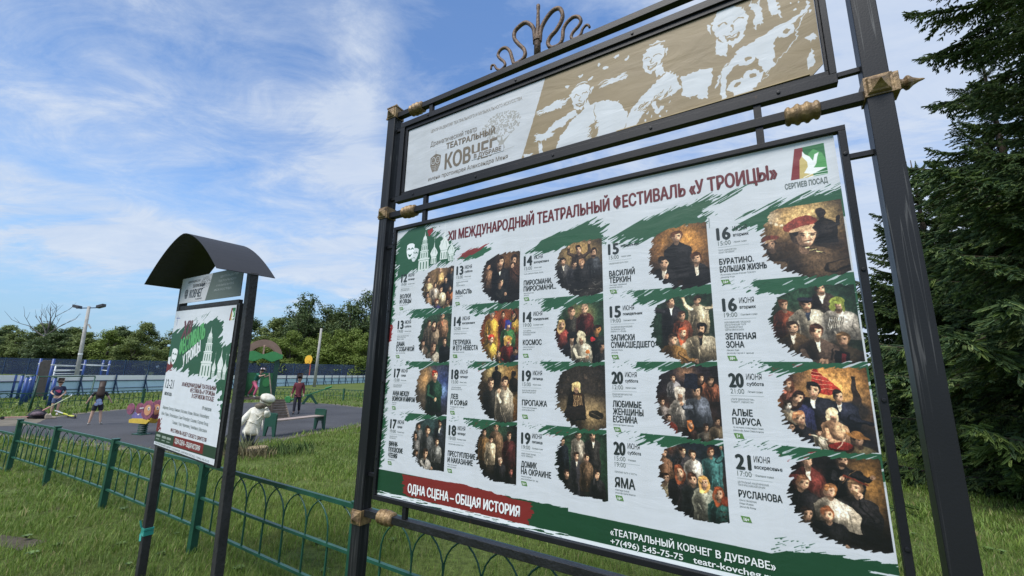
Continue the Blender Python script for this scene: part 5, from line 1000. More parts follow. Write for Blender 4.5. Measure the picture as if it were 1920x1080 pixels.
LM = {'dark': leaf_mat('leaf_dark', [(0, (.050, .082, .034)), (.6, (.090, .132, .048)), (1, (.135, .175, .066))]),
      'mid': leaf_mat('leaf_mid', [(0, (.085, .122, .036)), (.5, (.150, .198, .058)), (1, (.215, .255, .090))]),
      'light': leaf_mat('leaf_light', [(0, (.10, .145, .028)), (.5, (.165, .225, .045)), (1, (.225, .285, .070))])}
KIND = {}
for nm, seed, n, lumps, leaf, spread, low, gap, lm in (('dense_dark', 3, 17000, 70, .30, 1.0, .05, .30, 'dark'), ('dense_mid', 8, 17000, 64, .29, 1.15, .04, .34, 'mid'), ('open', 5, 11000, 60, .23, .95, .20, .47, 'dark'), ('bright', 9, 15000, 60, .27, 1.1, .04, .30, 'light'), ('dense_mid2', 15, 17000, 76, .28, 1.0, .05, .40, 'mid')):
    (V, F), C_ = crown(seed, n, lumps, leaf, spread, low, gap); mb = MB(); limbs(mb, C_, random); KIND[nm] = (fast_mesh('crown', V, F, LM[lm]), mb.mesh('trunk', bark, True))
LAB = {'dense_dark': 'dark green broad tree in the row of trees beyond the blue netting', 'dense_mid': 'mid green bushy tree in the row of trees beyond the blue netting', 'dense_mid2': 'mid green ragged tree in the row of trees beyond the blue netting', 'bright': 'low bright yellow-green tree in front of the taller dark trees beyond the netting', 'open': 'tall loose crowned tree with sky showing through, beyond the netting'}
def plant(kind, x, y, h, rot=None, wide=1.0):
    t = thing('leafy_tree', LAB[kind], 'tree', (x, y, 0), random.uniform(0, 6.28) if rot is None else rot, 'trees beyond the netting: ' + {'dense_mid2': 'ragged mid green'}.get(kind, kind.replace('_', ' ')))
    s = h / 10; t.scale = (s * wide, s * wide, s)
    link_copy(KIND[kind][0], 'crown', t); link_copy(KIND[kind][1], 'trunk', t); return t
rt_ = random.Random(21)
# back row, left to right
xx = -128.
while xx < 6:
    px = 960 + 785 * xx / 84
    h = 10.2 if px < 480 else 13.2
    if 120 < px < 210: h = 9.2
    k = rt_.choice(['dense_dark', 'dense_mid', 'dense_mid2', 'dense_mid'] if px < 480 else ['dense_dark', 'dense_dark', 'dense_mid2'])
    plant(k, xx + rt_.uniform(-.6, .6), 84 + rt_.uniform(-3, 5), h * rt_.uniform(.90, 1.08), wide=rt_.uniform(1.0, 1.35)); xx += rt_.uniform(3.6, 5.2)
xx = -118.
while xx < -44:
    plant(rt_.choice(['dense_mid', 'dense_mid2', 'bright', 'dense_dark']), xx, 77 + rt_.uniform(-1.5, 2), rt_.uniform(6.8, 8.6), wide=rt_.uniform(1.2, 1.6)); xx += rt_.uniform(3.8, 5.4)
for x, y, h in ((-39.5, 80, 17.0), (-37.0, 84, 15.5), (-33.5, 82, 14.5), (-30.5, 80, 16.0), (-28.2, 82, 18.2), (-42.5, 86, 15)): plant('open', x, y, h)
for x, h in ((-45, 6.5), (-41.5, 7.4), (-38.4, 8.8), (-35.6, 7.6), (-33.0, 8.6), (-30.2, 9.2), (-27.6, 9.4), (-25, 8.6), (-21.5, 8.8), (-18, 8.2)): plant('bright', x, 74 + rt_.uniform(-1, 1), h, wide=1.25)
# the bare tree
BT = thing('bare_tree', 'dead leafless tree with forked grey branches above the tree row left of the lamp post', 'tree', (-89.0, 80.5, 0)); BT.scale = (.8, .8, .86)
def bare(seed=4):
    mb = MB(); rs = random.Random(seed)
    def grow_(p, d, L, r, n):
        pts = [p]; dd = Vector(d); q = Vector(p)
        for k in range(4): dd = (dd + Vector((rs.uniform(-.16, .16), rs.uniform(-.16, .16), rs.uniform(-.02, .12)))).normalized(); q = q + dd * L / 4; pts.append(tuple(q))
        mb.tube(pts, [r, r * .85, r * .7, r * .6, r * .45], 5)
        if n > 0:
            for k in range(rs.choice([2, 3])):
                e = (dd + Vector((rs.uniform(-.9, .9), rs.uniform(-.5, .5), rs.uniform(-.25, .35)))).normalized(); grow_(pts[rs.choice([2, 3, 4])], e, L * rs.uniform(.55, .8), r * .5, n - 1)
    mb.tube([(0, 0, 0), (.2, 0, 4), (.1, 0, 8.6)], [.4, .33, .26], 7)
    for a, L in ((-1.05, 4.4), (-.62, 4.4), (.12, 4.6), (.55, 4.4), (.95, 4.0)): grow_((.1, 0, 8.4 + rs.uniform(-.6, .6)), (math.sin(a), rs.uniform(-.2, .2), math.cos(a)), L, .15, 2)
    return mb
bare().build('branches', mat('dead_wood', (.12, .11, .105), .9), BT)
# ---------------------------------------------------------------- spruces
ned = leaf_mat('spruce_needles', [(0, (.042, .078, .038)), (.55, (.088, .138, .056)), (.85, (.135, .190, .068)), (1, (.18, .23, .085))], .12, .5)
tipm = leaf_mat('spruce_young_shoots', [(0, (.075, .125, .035)), (.6, (.12, .18, .048)), (1, (.18, .235, .07))], .2, .5)
twig = mat('spruce_twig', (.07, .05, .035), .9)
def spruce_branch(seed, tips=.25):
    """a unit branch about 3 long along +x: drooping, feathered with side twigs of needles"""
    rs = np.random.RandomState(seed); VN, FN_, VT, FT = [], [], [], []; wood = MB(); kn = kt = 0
    def shoot(p, d, L, w, tip):
        nonlocal kn, kt
        w = w * 1.1; p = np.array(p); d = np.array(d) / np.linalg.norm(d); a = np.cross(d, [0, 0, 1.]); a /= np.linalg.norm(a) + 1e-6; b = np.cross(a, d); V = []; F = []
        n = 9
        for k in range(n):       # needles: slim darts leaving the shoot forward and outward
            t = (k + rs.rand() * .6) / n; c = p + d * L * t; an = rs.rand() * 6.283; o = a * math.cos(an) + b * math.sin(an); ww = w * (1.05 - .5 * t)
            e = c + o * ww + d * ww * .9; s = np.cross(o, d) * w * .20; V += [c - s, c + s, e]; F.append((len(V) - 3, len(V) - 2, len(V) - 1))
        for o in (a, b):         # the needle-clad core of the shoot
            i = len(V); V += [p - o * w * .5, p + o * w * .5, p + d * L * .8 + o * w * .46, p + d * L * 1.06, p + d * L * .8 - o * w * .46]; F += [(i, i + 1, i + 2), (i, i + 2, i + 4), (i + 4, i + 2, i + 3)]
        V = np.array(V); F = np.array(F)
        if tip: VT.append(V); FT.append(F + kt); kt += len(V)
        else: VN.append(V); FN_.append(F + kn); kn += len(V)
    main = [np.array([3.0 * t, .10 * math.sin(4 * t + seed), -.35 * math.sin(math.pi * t * .9) * .8 + .22 * t * t]) for t in np.linspace(0, 1, 13)]
    wood.tube([tuple(q) for q in main], [.028 * (1 - t) + .004 for t in np.linspace(0, 1, 13)], 5)
    for i in range(46):
        t = .08 + .92 * i / 45; q = main[min(11, int(t * 12))]; q2 = main[min(12, int(t * 12) + 1)]; f = t * 12 - int(t * 12); p = q * (1 - f) + q2 * f if t < 1 else main[-1]
        L = (.72 * math.sin(math.pi * min(1, t * .95 + .12)) ** .7 + .10) * (.55 + .7 * rs.rand()); sd = 1 if i % 2 else -1; ang = R(58) * (1 - .4 * t) + rs.uniform(-.2, .2)
        d = np.array([math.cos(ang), sd * math.sin(ang), -.15 - .35 * rs.rand()]); d /= np.linalg.norm(d); m = max(2, int(L / .085)); e = p + d * L + np.array([0, 0, -.10 * L])
        wood.tube([tuple(p), tuple((p + e) / 2 + [0, 0, .03]), tuple(e)], [.007, .005, .002], 3, cap=False)
        for j in range(m):
            u = (j + .3 + .5 * rs.rand()) / m; c = p + d * L * u + np.array([0, 0, .06 * math.sin(3.14 * u) - .10 * L * u * u])
            for s2 in (-1, 1):
                if rs.rand() < .12: continue
                dd = d * .85 + np.cross(d, [0, 0, 1.]) * s2 * rs.uniform(.4, .85) + np.array([0, 0, rs.uniform(-.7, .25)]); Ls = (.11 + .12 * rs.rand()) * (1.2 - .5 * u); tp = rs.rand() < tips * (.4 + u)
                shoot(c, dd, Ls, .036, tp)
                if Ls > .15: shoot(c + dd / np.linalg.norm(dd) * Ls * .4, dd + np.cross(dd, [0, 0, 1.]) * -s2 * .8, Ls * .6, .032, tp)
        shoot(e - d * .03, d, .13, .027, rs.rand() < tips * 2)
        shoot(p, np.array([1, 0, .1]), .10, .026, False); shoot(p, np.array([1, sd * .5, -.9]), .14, .026, False)
    for k in range(3): shoot(main[-1] - [.12 * k, 0, 0], main[-1] - main[-2], .20, .032, rs.rand() < tips * 2.4)
    # one mesh, three materials
    V = np.concatenate(VN + VT + [np.array(wood.v)]); nN = sum(map(len, VN)); nT = sum(map(len, VT))
    F = [tuple(f) for f in np.concatenate(FN_)] + [tuple(f + nN) for f in np.concatenate(FT)] + [tuple(i + nN + nT for i in f) for f in wood.f]
    a, b = sum(map(len, FN_)), sum(map(len, FT)); me = bpy.data.meshes.new('branch'); me.from_pydata(V.tolist(), [], F); me.materials.append(ned); me.materials.append(tipm); me.materials.append(twig)
    mi = np.zeros(len(F), np.int32); mi[a:a + b] = 1; mi[a + b:] = 2; me.polygons.foreach_set('material_index', mi); return me
SBR = [spruce_branch(s, tp_) for s, tp_ in ((1, .10), (2, .16), (3, .10), (4, .50), (5, .60))]
sbark = mat('spruce_bark', (.075, .055, .042), .95, var=.4, scale=9, bump=.7, bscale=30)
def spruce(label, x, y, H, rad, seed, z0=.25, notch=None, den=1.0, dense=300):
    t = thing('spruce_tree', label, 'tree', (x, y, 0), 0, 'spruces at the right edge'); rs = random.Random(seed)
    MB().tube([(0, 0, -.1), (0, 0, H * .5), (0, 0, H)], [rad * .055, rad * .035, .01], 10).build('trunk', sbark, t, smooth=True)
    z = z0; out = []
    while z < H - .15:
        k = 1 - z / H; Rr = (rad * (k ** .82) + .12) * (1 + .13 * math.sin(z * 3.1 + seed) + .08 * math.sin(z * 7.3)) * (1 if notch is None or not notch[0] < z < notch[1] else .62); n = max(5, int(9 * den * (.55 + .5 * k)))
        for j in range(n):
            out.append((z + rs.uniform(-.1, .1), 6.283 * (j + rs.random()) / n, Rr * rs.choice([.62, .8, .9, 1.0, 1.08, 1.2])))
        z += (.26 + .18 * (1 - k)) * (H / 11) ** .5
    out.sort(key=lambda q: -q[2]); out = out[:dense]
    for z, a, L in out:
        s = L / 3.0; k = 1 - z / H; me = SBR[rs.choice([3, 4]) if z < 1.6 and rs.random() < .8 else rs.choice([0, 1, 2, 1, 3])]
        pitch = R(-14 + 34 * (1 - k)) + rs.uniform(-.12, .12)
        M = Matrix.Translation((0, 0, z)) @ Matrix.Rotation(a, 4, 'Z') @ Matrix.Rotation(-pitch, 4, 'Y') @ Matrix.Rotation(rs.uniform(-.25, .25), 4, 'X') @ Matrix.Diagonal((s, s * rs.uniform(.85, 1.15), max(s, .35), 1))
        link_copy(me, 'branch', t, M)
    return t
spruce('nearest tall dark spruce filling the right edge with drooping feathery branches', 8.75, 5.6, 12.2, 3.15, 1, z0=.12, notch=(5.7, 6.6))
spruce('middle dark spruce seen between the board and its right post', 11.6, 11.2, 8.0, 3.2, 2, dense=290)
spruce('farther dark spruce behind the gap between the two nearer spruces', 16.2, 12.6, 13.5, 3.6, 3, dense=260)
# ---------------------------------------------------------------- rink boards, netting, posts
white_p = mat('off_white_panel', (.88, .88, .87), .55, var=.08, scale=.6); lblue = mat('pale_blue_panel', (.47, .66, .78), .5, var=.14, scale=.5); dblue = mat('dark_blue_steel', (.018, .045, .105), .45); concrete = mat('concrete', (.36, .35, .33), .9, var=.2, scale=4, bump=.4, bscale=30)
def rink():
    t = thing('rink_boards', 'long low rink wall of pale blue panels with a white upper band and blue posts', 'rink wall', (-24.4, 16.0, 0))
    a = Vector((0, 0)); b = Vector((2.6, 52.0)); L = (b - a).length; d = (b - a) / L; n = 26; z0 = .05
    for k in range(n):
        p = a + d * (L * k / n); q = a + d * (L * (k + 1) / n - .02); off = Vector((d.y, -d.x))
        MB().bar((p.x, p.y, .42), (q.x, q.y, .42), .05, .74).build('blue_panel', lblue, t)
        MB().bar((p.x, p.y, .955), (q.x, q.y, .955), .05, .32).build('white_panel', white_p, t)
        mb = MB()
        for z, w in ((.80, .05), (.36, .03)): mb.bar((p.x + off.x * .06, p.y + off.y * .06, z), (q.x + off.x * .06, q.y + off.y * .06, z), .03, w)
        mb.build('rail', dblue, t); MB().bar((p.x + off.x * .08, p.y + off.y * .08, 0), (p.x + off.x * .08, p.y + off.y * .08, 1.16), .06).build('post', dblue, t)
        MB().bar((p.x + off.x * .42, p.y + off.y * .42, 0), (p.x + off.x * .09, p.y + off.y * .09, .8), .04).build('strut', dblue, t)
rink()
def net_mat():
    m = bpy.data.materials.new('blue_netting'); m.use_nodes = True; N = NT(m.node_tree); m.node_tree.nodes.clear()
    b = N.n('ShaderNodeBsdfPrincipled'); o = N.n('ShaderNodeOutputMaterial'); tr = N.n('ShaderNodeBsdfTransparent'); ms = N.n('ShaderNodeMixShader'); ms.inputs[0].default_value = .50
    b.inputs['Base Color'].default_value = (.014, .032, .085, 1); b.inputs['Roughness'].default_value = .8; N.l(tr.outputs[0], ms.inputs[1]); N.l(b.outputs[0], ms.inputs[2]); N.l(ms.outputs[0], o.inputs[0]); return m
t = thing('netting_fence', 'tall dark blue netting on posts along the far side of the rink', 'fence', (-100, 71, 0)); nm_ = net_mat()
for k in range(22):
    x = k * 4.0; MB().box(x - .05, x + .05, -.05, .05, 0, 2.8).build('post', dblue, t)
    MB().box(x + .05, x + 3.95, -.01, .01, .1, 2.65).build('net', nm_, t)
    MB().box(x + .05, x + 3.95, -.03, .03, 2.66, 2.72).build('rail', dblue, t)
LP = thing('lamp_post', 'leaning concrete lamp post with two floodlights above the exercise bars', 'lamp post', (-25.6, 25.4, 0)); LP.rotation_euler = (0, R(-2.6), 0)
MB().lathe([(-.1, .115), (5.2, .075)], 10).build('pole', concrete, LP, smooth=True); MB().lathe([(2.28, .106), (2.36, .106)], 10).build('band', white_p, LP)
MB().box(-.75, .75, -.025, .025, 5.08, 5.13).build('cross_arm', dblue, LP)
for s in (-1, 1): MB().obox((s * .72, 0, 5.2), (1, 0, s * .25), (0, 1, 0), (0, 0, 1), .20, .13, .09).build('floodlight', mat('lamp_housing', (.05, .05, .06), .4), LP, bevel=.02)
MB().bar((.15, 0, 4.1), (.34, 0, 3.85), .07, .05).build('bracket', concrete, LP)
CP = thing('concrete_pole', 'plain pale concrete pole standing in front of the bright trees right of the basketball board', 'pole', (-20.0, 44.0, 0)); CP.rotation_euler = (0, R(.6), 0)
MB().lathe([(-.1, .16), (6.0, .105)], 10).build('shaft', concrete, CP, smooth=True)
BB = thing('basketball_hoop', 'yellow rounded basketball backboard on a red pole beyond the rink wall', 'basketball hoop', (-24.0, 50.5, 0), R(-24))
pts = [(.62 * math.cos(a) * (1 if math.sin(a) > -.2 else .95), .48 * math.sin(a) + (.0 if math.sin(a) > 0 else .0)) for a in [2 * math.pi * k / 24 for k in range(24)]]
pts = [(u, max(v, -.40)) for u, v in pts]
MB().prism([(u * 1.0, v * 1.15 + 2.88) for u, v in pts], .05).build('backboard', mat('yellow_board', (.78, .44, .035), .5), BB)
MB().box(-.22, .22, -.03, -.005, 2.46, 2.80).build('target_square', mat('orange_square', (.40, .17, .03), .5), BB); MB().box(-.17, .17, -.045, -.031, 2.51, 2.75).build('square_centre', MATS['yellow_board'], BB)
rp = [(.23 * math.cos(2 * math.pi * k / 20), -.30 + .23 * math.sin(2 * math.pi * k / 20), 2.46) for k in range(21)]; MB().tube(rp, .014, 6).build('rim', MATS['orange_square'], BB)
MB().tube([(.3, .12, 0), (.3, .12, 2.9)], .055, 8).build('pole', mat('red_pole', (.42, .09, .07), .5), BB)
# ---------------------------------------------------------------- far playground fence (hoops)
FF_ = thing('playground_fence', 'low green hoop fence along the far edge of the playground', 'fence', (0, 0, 0)); fg2 = mat('green_paint_far', (.018, .075, .045), .5)
h2 = MB()
LINE = [(-27.0, 10.6), (-22.6, 12.1), (-19.2, 13.6), (-16.9, 16.2), (-16.4, 19.4), (-15.4, 22.6), (-11.9, 24.6), (-9.3, 24.2), (-6.4, 23.4), (-3.4, 22.4), (-.4, 21.4)]
hp = MB().tube([(-.2, 0, .1)] + [(-.2 * math.cos(math.pi * k / 10), 0, .30 + .30 * math.sin(math.pi * k / 10)) for k in range(11)] + [(.2, 0, .1)], .010, 5, cap=False).mesh('hoop', fg2, True)
post2 = MB().box(-.04, .04, -.04, .04, 0, .68).mesh('fence_post', fg2)
for i in range(len(LINE) - 1):
    a, b = Vector(LINE[i]), Vector(LINE[i + 1]); n = max(1, round((b - a).length / 2.2))
    for k in range(n):
        p = a.lerp(b, k / n); q = a.lerp(b, (k + 1) / n); L = (q - p).length; ang = math.atan2((q - p).y, (q - p).x); M = Matrix.Translation((p.x, p.y, 0)) @ Matrix.Rotation(ang, 4, 'Z')
        link_copy(post2, 'fence_post', FF_, M)
        MB().box(.04, L - .04, -.014, .014, .59, .62).box(.04, L - .04, -.012, .012, .28, .30).build('rail', fg2, FF_).matrix_local = M
        m = int(L / .2)
        for j in range(1, m): link_copy(hp, 'hoop', FF_, M @ Matrix.Translation((j * L / m, .008 if j % 2 else -.008, 0)))
# ---------------------------------------------------------------- exercise frames and swing
blue = mat('blue_paint', (.022, .062, .24), .4, var=.15); white = mat('white_paint', (.70, .72, .73), .4, var=.05); dgreen = mat('dark_green_steel', (.013, .062, .040), .45); brown = mat('brown_board', (.10, .085, .075), .7, var=.25)
def spot(px, D, z=0.0):
    """world point on the ground bearing px degrees from +Y at distance D"""
    a = R(px); return (D * math.sin(a), D * math.cos(a), z)
WB = thing('pull_up_station', 'tall blue posts joined by white bars of the exercise frame behind the boy', 'exercise frame', (0, 0, 0))
def tub(name, pts, r, m, par): return MB().tube(pts, r, 8).build(name, m, par, smooth=True)
WP = [(-47.75, 33.5, 1.96), (-46.95, 30, 1.92), (-45.35, 38.5, 2.0), (-44.9, 38, 2.0), (-43.65, 46, 2.1), (-43.2, 40, 2.02)]
Q = [spot(a, D) for a, D, h in WP]
for (x, y, z), (a, D, h) in zip(Q, WP):
    tub('post', [(x, y, 0), (x, y, h)], .058, blue, WB); MB().lathe([(h - .30, .066), (h - .25, .066)], 8, (x, y, 0)).build('collar', white, WB)
def hbar(i, j, z, w=.028): a, b = Q[i], Q[j]; tub('bar', [(a[0], a[1], z), (b[0], b[1], z)], w, white, WB)
hbar(1, 2, 1.62); hbar(2, 4, 1.72); hbar(3, 5, 1.66); hbar(2, 3, 1.36); hbar(4, 5, 1.34); hbar(1, 2, 1.34)
WL = thing('wall_ladder', 'white climbing ladder grid hung between blue posts behind the boy', 'climbing ladder', (0, 0, 0))
A, B = Vector(spot(-46.75, 34.5)), Vector(spot(-45.3, 36.5))
for p in (A, B): tub('side_rail', [(p.x, p.y, .05), (p.x, p.y, 1.62)], .03, white, WL)
for k in range(8): z = .12 + k * .21; tub('rung', [(A.x, A.y, z), (B.x, B.y, z)], .02, white, WL)
PB = thing('parallel_bars', 'row of short blue posts with white handrails at the left edge of the exercise area', 'exercise bars', (0, 0, 0))
PP = [spot(a, D) for a, D in ((-49.0, 32), (-48.6, 31), (-48.05, 28.5), (-47.9, 31), (-48.3, 26.5), (-46.6, 25.5))]
for i, p in enumerate(PP): tub('post', [(p[0], p[1], 0), (p[0], p[1], 1.1)], .062, blue, PB); MB().lathe([(1.101, .06), (1.16, .045)], 8, (p[0], p[1], 0)).build('cap', dgreen, PB)
for i, j in ((1, 3), (2, 4)): tub('handrail', [(PP[i][0], PP[i][1], 1.0), ((PP[i][0] + PP[j][0]) / 2, (PP[i][1] + PP[j][1]) / 2, .95), (PP[j][0], PP[j][1], 1.0)], .03, white, PB)
IN = thing('sit_up_board', 'tall upright brown board among the blue exercise posts', 'exercise board', spot(-47.3, 32), R(45))
MB().prism([(-.22, .1), (.22, .1), (.24, .6), (.26, 1.75), (.15, 1.86), (-.15, 1.86), (-.26, 1.75), (-.24, .6)], .05).build('panel', brown, IN, bevel=.01); MB().box(-.03, .03, .06, .12, 0, 1.4).build('leg', dgreen, IN)
SW_ = thing('swing_frame', 'dark green swing frame with slanted legs behind the two children', 'swing', (0, 0, 0))
a, b = Vector(spot(-47.62, 22.6)), Vector(spot(-44.0, 22.4)); n_ = Vector((.70, .70, 0))
tub('top_bar', [(a.x, a.y, 1.21), (b.x, b.y, 1.25)], .022, dgreen, SW_)
for p, s in ((a, -1), (b, -1)):
    for q in (-1, 1): tub('leg', [(p.x, p.y, 1.23), (p.x - n_.y * q * .45 - .05, p.y + n_.x * q * .45, 0)], .022, dgreen, SW_)
# ---------------------------------------------------------------- play tower
tgreen = mat('green_panel', (.030, .15, .060), .5, var=.12); bgreen = mat('bright_green_panel', (.055, .27, .085), .5, var=.1); tan = mat('tan_brown_panel', (.27, .175, .13), .6, var=.12); plank = mat('weathered_plank', (.12, .095, .075), .85, var=.35, scale=7)
TC = Vector((-8.98, 15.4, 0)); TZ = R(30.5)
TT = thing('play_tower', 'green play tower with a brown arched roof and wavy green trim', 'play tower', TC, TZ)
h = .47
for x in (-h, h):
    for y in (-h, h): MB().box(x - .06, x + .06, y - .06, y + .06, 0, 2.02).build('post', dgreen, TT, bevel=.006)
MB().box(-h - .04, h + .04, -h - .04, h + .04, .60, .66).build('platform', plank, TT)
def arch_panel(o, ax, nm):
    out = [(.60 * math.cos(math.pi * k / 20), 2.02 + .64 * math.sin(math.pi * k / 20)) for k in range(21)]; inn = [(.42 * math.cos(math.pi * k / 20), 2.05 + .42 * math.sin(math.pi * k / 20)) for k in range(20, -1, -1)]
    ay = (0, 1, 0) if ax[0] else (1, 0, 0); MB().prism(out + inn, .03, o, ax, (0, 0, 1), ay).build('roof_arch', tan, TT)
    wav = [(-.61 + 1.22 * k / 24, 2.18 + .05 * math.cos(k / 24 * 4 * math.pi + math.pi) + .02) for k in range(25)]; low = [(.61 - 1.22 * k / 24, 1.96 + .05 * math.cos(k / 24 * 4 * math.pi)) for k in range(25)]
    o2 = tuple(Vector(o) + Vector(ay) * (.035 if sum(o) > 0 else -.03)); MB().prism(wav + low, .025, o2, ax, (0, 0, 1), ay).build('wavy_trim', bgreen, TT)
arch_panel((0, -h - .09, 0), (1, 0, 0), 'f'); arch_panel((0, h + .06, 0), (1, 0, 0), 'b')
out = [(.58 * math.cos(math.pi * k / 20), 2.02 + .62 * math.sin(math.pi * k / 20)) for k in range(21)] + [(.42 * math.cos(math.pi * k / 20), 2.05 + .42 * math.sin(math.pi * k / 20)) for k in range(20, -1, -1)]
MB().prism(out, .05, (-.025, 0, 0), (0, 1, 0), (0, 0, 1), (1, 0, 0)).build('roof_rib', tan, TT)
MB().prism([(-.66, 2.32), (-.50, 2.42), (-.42, 2.62), (-.60, 2.86), (-.72, 2.95), (-.78, 2.60)], .03, (0, -.2, 0)).build('leaf_ornament', bgreen, TT)
MB().prism([(-h + .06, .68), (-.04, .68), (-.04, 1.5), (-h + .06, 1.5)], .025, (0, h - .01, 0)).build('back_panel', tgreen, TT)
hole = [(.22 + .12 * math.cos(2 * math.pi * k / 16 + math.pi * .75), 1.15 + .16 * math.sin(2 * math.pi * k / 16 + math.pi * .75)) for k in range(17)]
MB().prism([(.02, .68), (.42, .68), (.42, 1.5), (.02, 1.5)], .025, (0, h - .01, 0)).build('round_window_panel', tgreen, TT); MB().prism(hole[:-1], -.01, (0, h - .012, 0)).build('window_ring', bgreen, TT)
MB().prism([(-h + .06, .58), (h - .06, .58), (h - .06, 1.3), (-h + .06, 1.3)], .025, (-h - .02, 0, 0), (0, 1, 0), (0, 0, 1), (1, 0, 0)).build('side_panel', tgreen, TT)
LD = thing('climbing_ramp', 'slatted brown climbing ramp leaning on the right side of the play tower', 'climbing ramp', TC, TZ)
st = Vector((.52, -h - .08, .56)); en = Vector((.66, -h - 1.05, .04)); sd = Vector((1, .12, 0)).normalized()
for k in range(8): p = st.lerp(en, k / 7); MB().bar(p - sd * .34, p + sd * .34, .03, .075).build('slat', plank, LD)
for q in (-.34, .34): MB().bar(st + sd * q - Vector((0, 0, .05)), en + sd * q - Vector((0, 0, .0)), .05, .06).build('side_beam', plank, LD)
tub('grab_pole', [(.26, -h - .12, 1.5), (.40, -h - .5, .8), (.52, -h - .95, .05)], .022, plank, LD)
# ---------------------------------------------------------------- bench, seesaw, rocker
BE = thing('park_bench', 'backless bench with pale plank seat and dark green end panels beside the white statue', 'bench', (-5.60, 11.55, 0), math.atan2(12.25 - 10.75, -5.32 + 5.88)); BE.scale = (1, .8, .86)
for x in (-.80, .80):
    MB().prism([(-.24, 0), (-.16, 0), (-.08, .28), (.08, .28), (.16, 0), (.24, 0), (.24, .62), (.20, .66), (-.20, .66), (-.24, .62)], .04, (x - .02, 0, 0), (0, 1, 0), (0, 0, 1), (1, 0, 0)).build('end_panel', dgreen, BE, bevel=.005)
for y in (-.15, -.05, .05, .15): MB().box(-.775, .775, y - .045, y + .045, .42, .455).build('seat_plank', mat('pale_plank', (.34, .27, .235), .7, var=.2, scale=6), BE, bevel=.004)
SS = thing('seesaw', 'green seesaw with its right end raised, behind the walking child', 'seesaw', (-9.85, 21.3, 0), R(28))
MB().bar((-.95, 0, .14), (.95, 0, .82), .14, .05).build('beam', tgreen, SS); MB().prism([(-.34, 0), (-.22, 0), (.02, .36), (.30, 0), (.42, 0), (.08, .50), (-.06, .48)], .12, (0, -.06, 0)).build('stand', dgreen, SS)
for x, z in ((-.85, .17), (.82, .78)): MB().obox((x, 0, z + .04), (1, 0, .36), (0, 1, 0), (0, 0, 1), .16, .13, .02).build('seat', bgreen, SS); tub('handle', [(x * .72, -.14, z * .9 + .28), (x * .72, .14, z * .9 + .28)], .016, dgreen, SS)
SR_ = thing('spring_rocker', 'pink and purple spring rocker with a round smiling animal face beside the small notice board', 'spring rocker', (-8.95, 10.75, 0), R(-18)); SR_.scale = (.85, .85, .9)
coil = [(.10 * math.cos(k * .55), .10 * math.sin(k * .55), .03 + .26 * k / 60) for k in range(61)]
MB().tube(coil, .018, 6).build('spring', dgreen, SR_, smooth=True); MB().box(-.20, .20, -.14, .14, .0, .03).build('base', dgreen, SR_)
pink = mat('pink_panel', (.34, .10, .14), .5, scale=9, c2=(.12, .05, .10)); purp = mat('purple_panel', (.15, .13, .30), .5, var=.2); yel = mat('yellow_panel', (.60, .42, .06), .5); cream = mat('cream_paint', (.66, .60, .50), .5)
for y in (-.13, .10):
    MB().prism([(-.42, .30), (.30, .30), (.40, .38), (.30, .44), (-.30, .42), (-.44, .38)], .03, (0, y - .002, 0)).build('runner', yel, SR_)
    MB().prism([(-.30, .36), (.16, .36), (.20, .52), (.05, .62), (-.10, .50), (-.26, .58), (-.36, .48)], .03, (0, y + .002, 0)).build('body_panel', purp, SR_)
    MB().prism([(-.55 + .15 * math.cos(a), .66 + .15 * math.sin(a)) for a in [k * .393 for k in range(16)]] , .03, (.08, y, 0)).build('tail_panel', pink, SR_)
    cir = [(.26 + (.24 + .02 * (k % 2)) * math.cos(2 * math.pi * k / 22), .66 + (.24 + .02 * (k % 2)) * math.sin(2 * math.pi * k / 22)) for k in range(22)]
    MB().prism(cir, .03, (0, y - .0045, 0)).build('mane', pink, SR_)
    fc = MB().prism([(.28 + .14 * math.cos(k * .393), .66 + .14 * math.sin(k * .393)) for k in range(16)], .008, (0, y - .014, 0)).build('face', mat('face_orange', (.55, .27, .14), .5), SR_)
    MB().prism([(.33 + .055 * math.cos(k * .785), .70 + .055 * math.sin(k * .785)) for k in range(8)], .006, (0, y - .0205, 0)).build('eye', cream, fc); MB().prism([(.33 + .022 * math.cos(k * .785), .70 + .022 * math.sin(k * .785)) for k in range(8)], .005, (0, y - .026, 0)).build('pupil', purp, fc)
MB().box(-.30, .02, -.12, .12, .50, .53).build('seat', cream, SR_); tub('handle', [(.08, -.22, .70), (.08, .22, .70)], .016, white, SR_)
# ---------------------------------------------------------------- scooters, bag, stump, stone
def scooter(name, label, loc, rz, deck_m, tube_m, lean):
    t = thing(name, label, 'scooter', loc, rz); 
    MB().prism([(-.26, -.055), (.20, -.045), (.26, 0), (.20, .045), (-.26, .055)], .02, (0, 0, .055), (1, 0, 0), (0, 1, 0), (0, 0, 1)).build('deck', deck_m, t, bevel=.004)
    for x in (-.30, .30): MB().lathe([(-.015, .04), (-.012, .05), (.012, .05), (.015, .04)], 14, (x, 0, .05), 'y').build('wheel', mat('black_rubber', (.02, .02, .022), .7), t, smooth=False)
    e = Vector(lean); tub('stem', [(.28, 0, .07), tuple(Vector((.28, 0, .07)).lerp(e, .45))], .022, deck_m, t); tub('steering_tube', [tuple(Vector((.28, 0, .07)).lerp(e, .45)), tuple(e)], .014, tube_m, t)
    tub('handlebar', [(e.x, e.y - .07, e.z), (e.x, e.y + .07, e.z + .03)], .014, white, t); return t
scooter('kick_scooter', 'pink kick scooter with a long pale green handle lying beside the black bag', (-14.75, 13.15, .008), R(40), mat('pink_plastic', (.50, .24, .22), .5), mat('pale_lime', (.55, .62, .38), .5), (1.02, .05, .66))
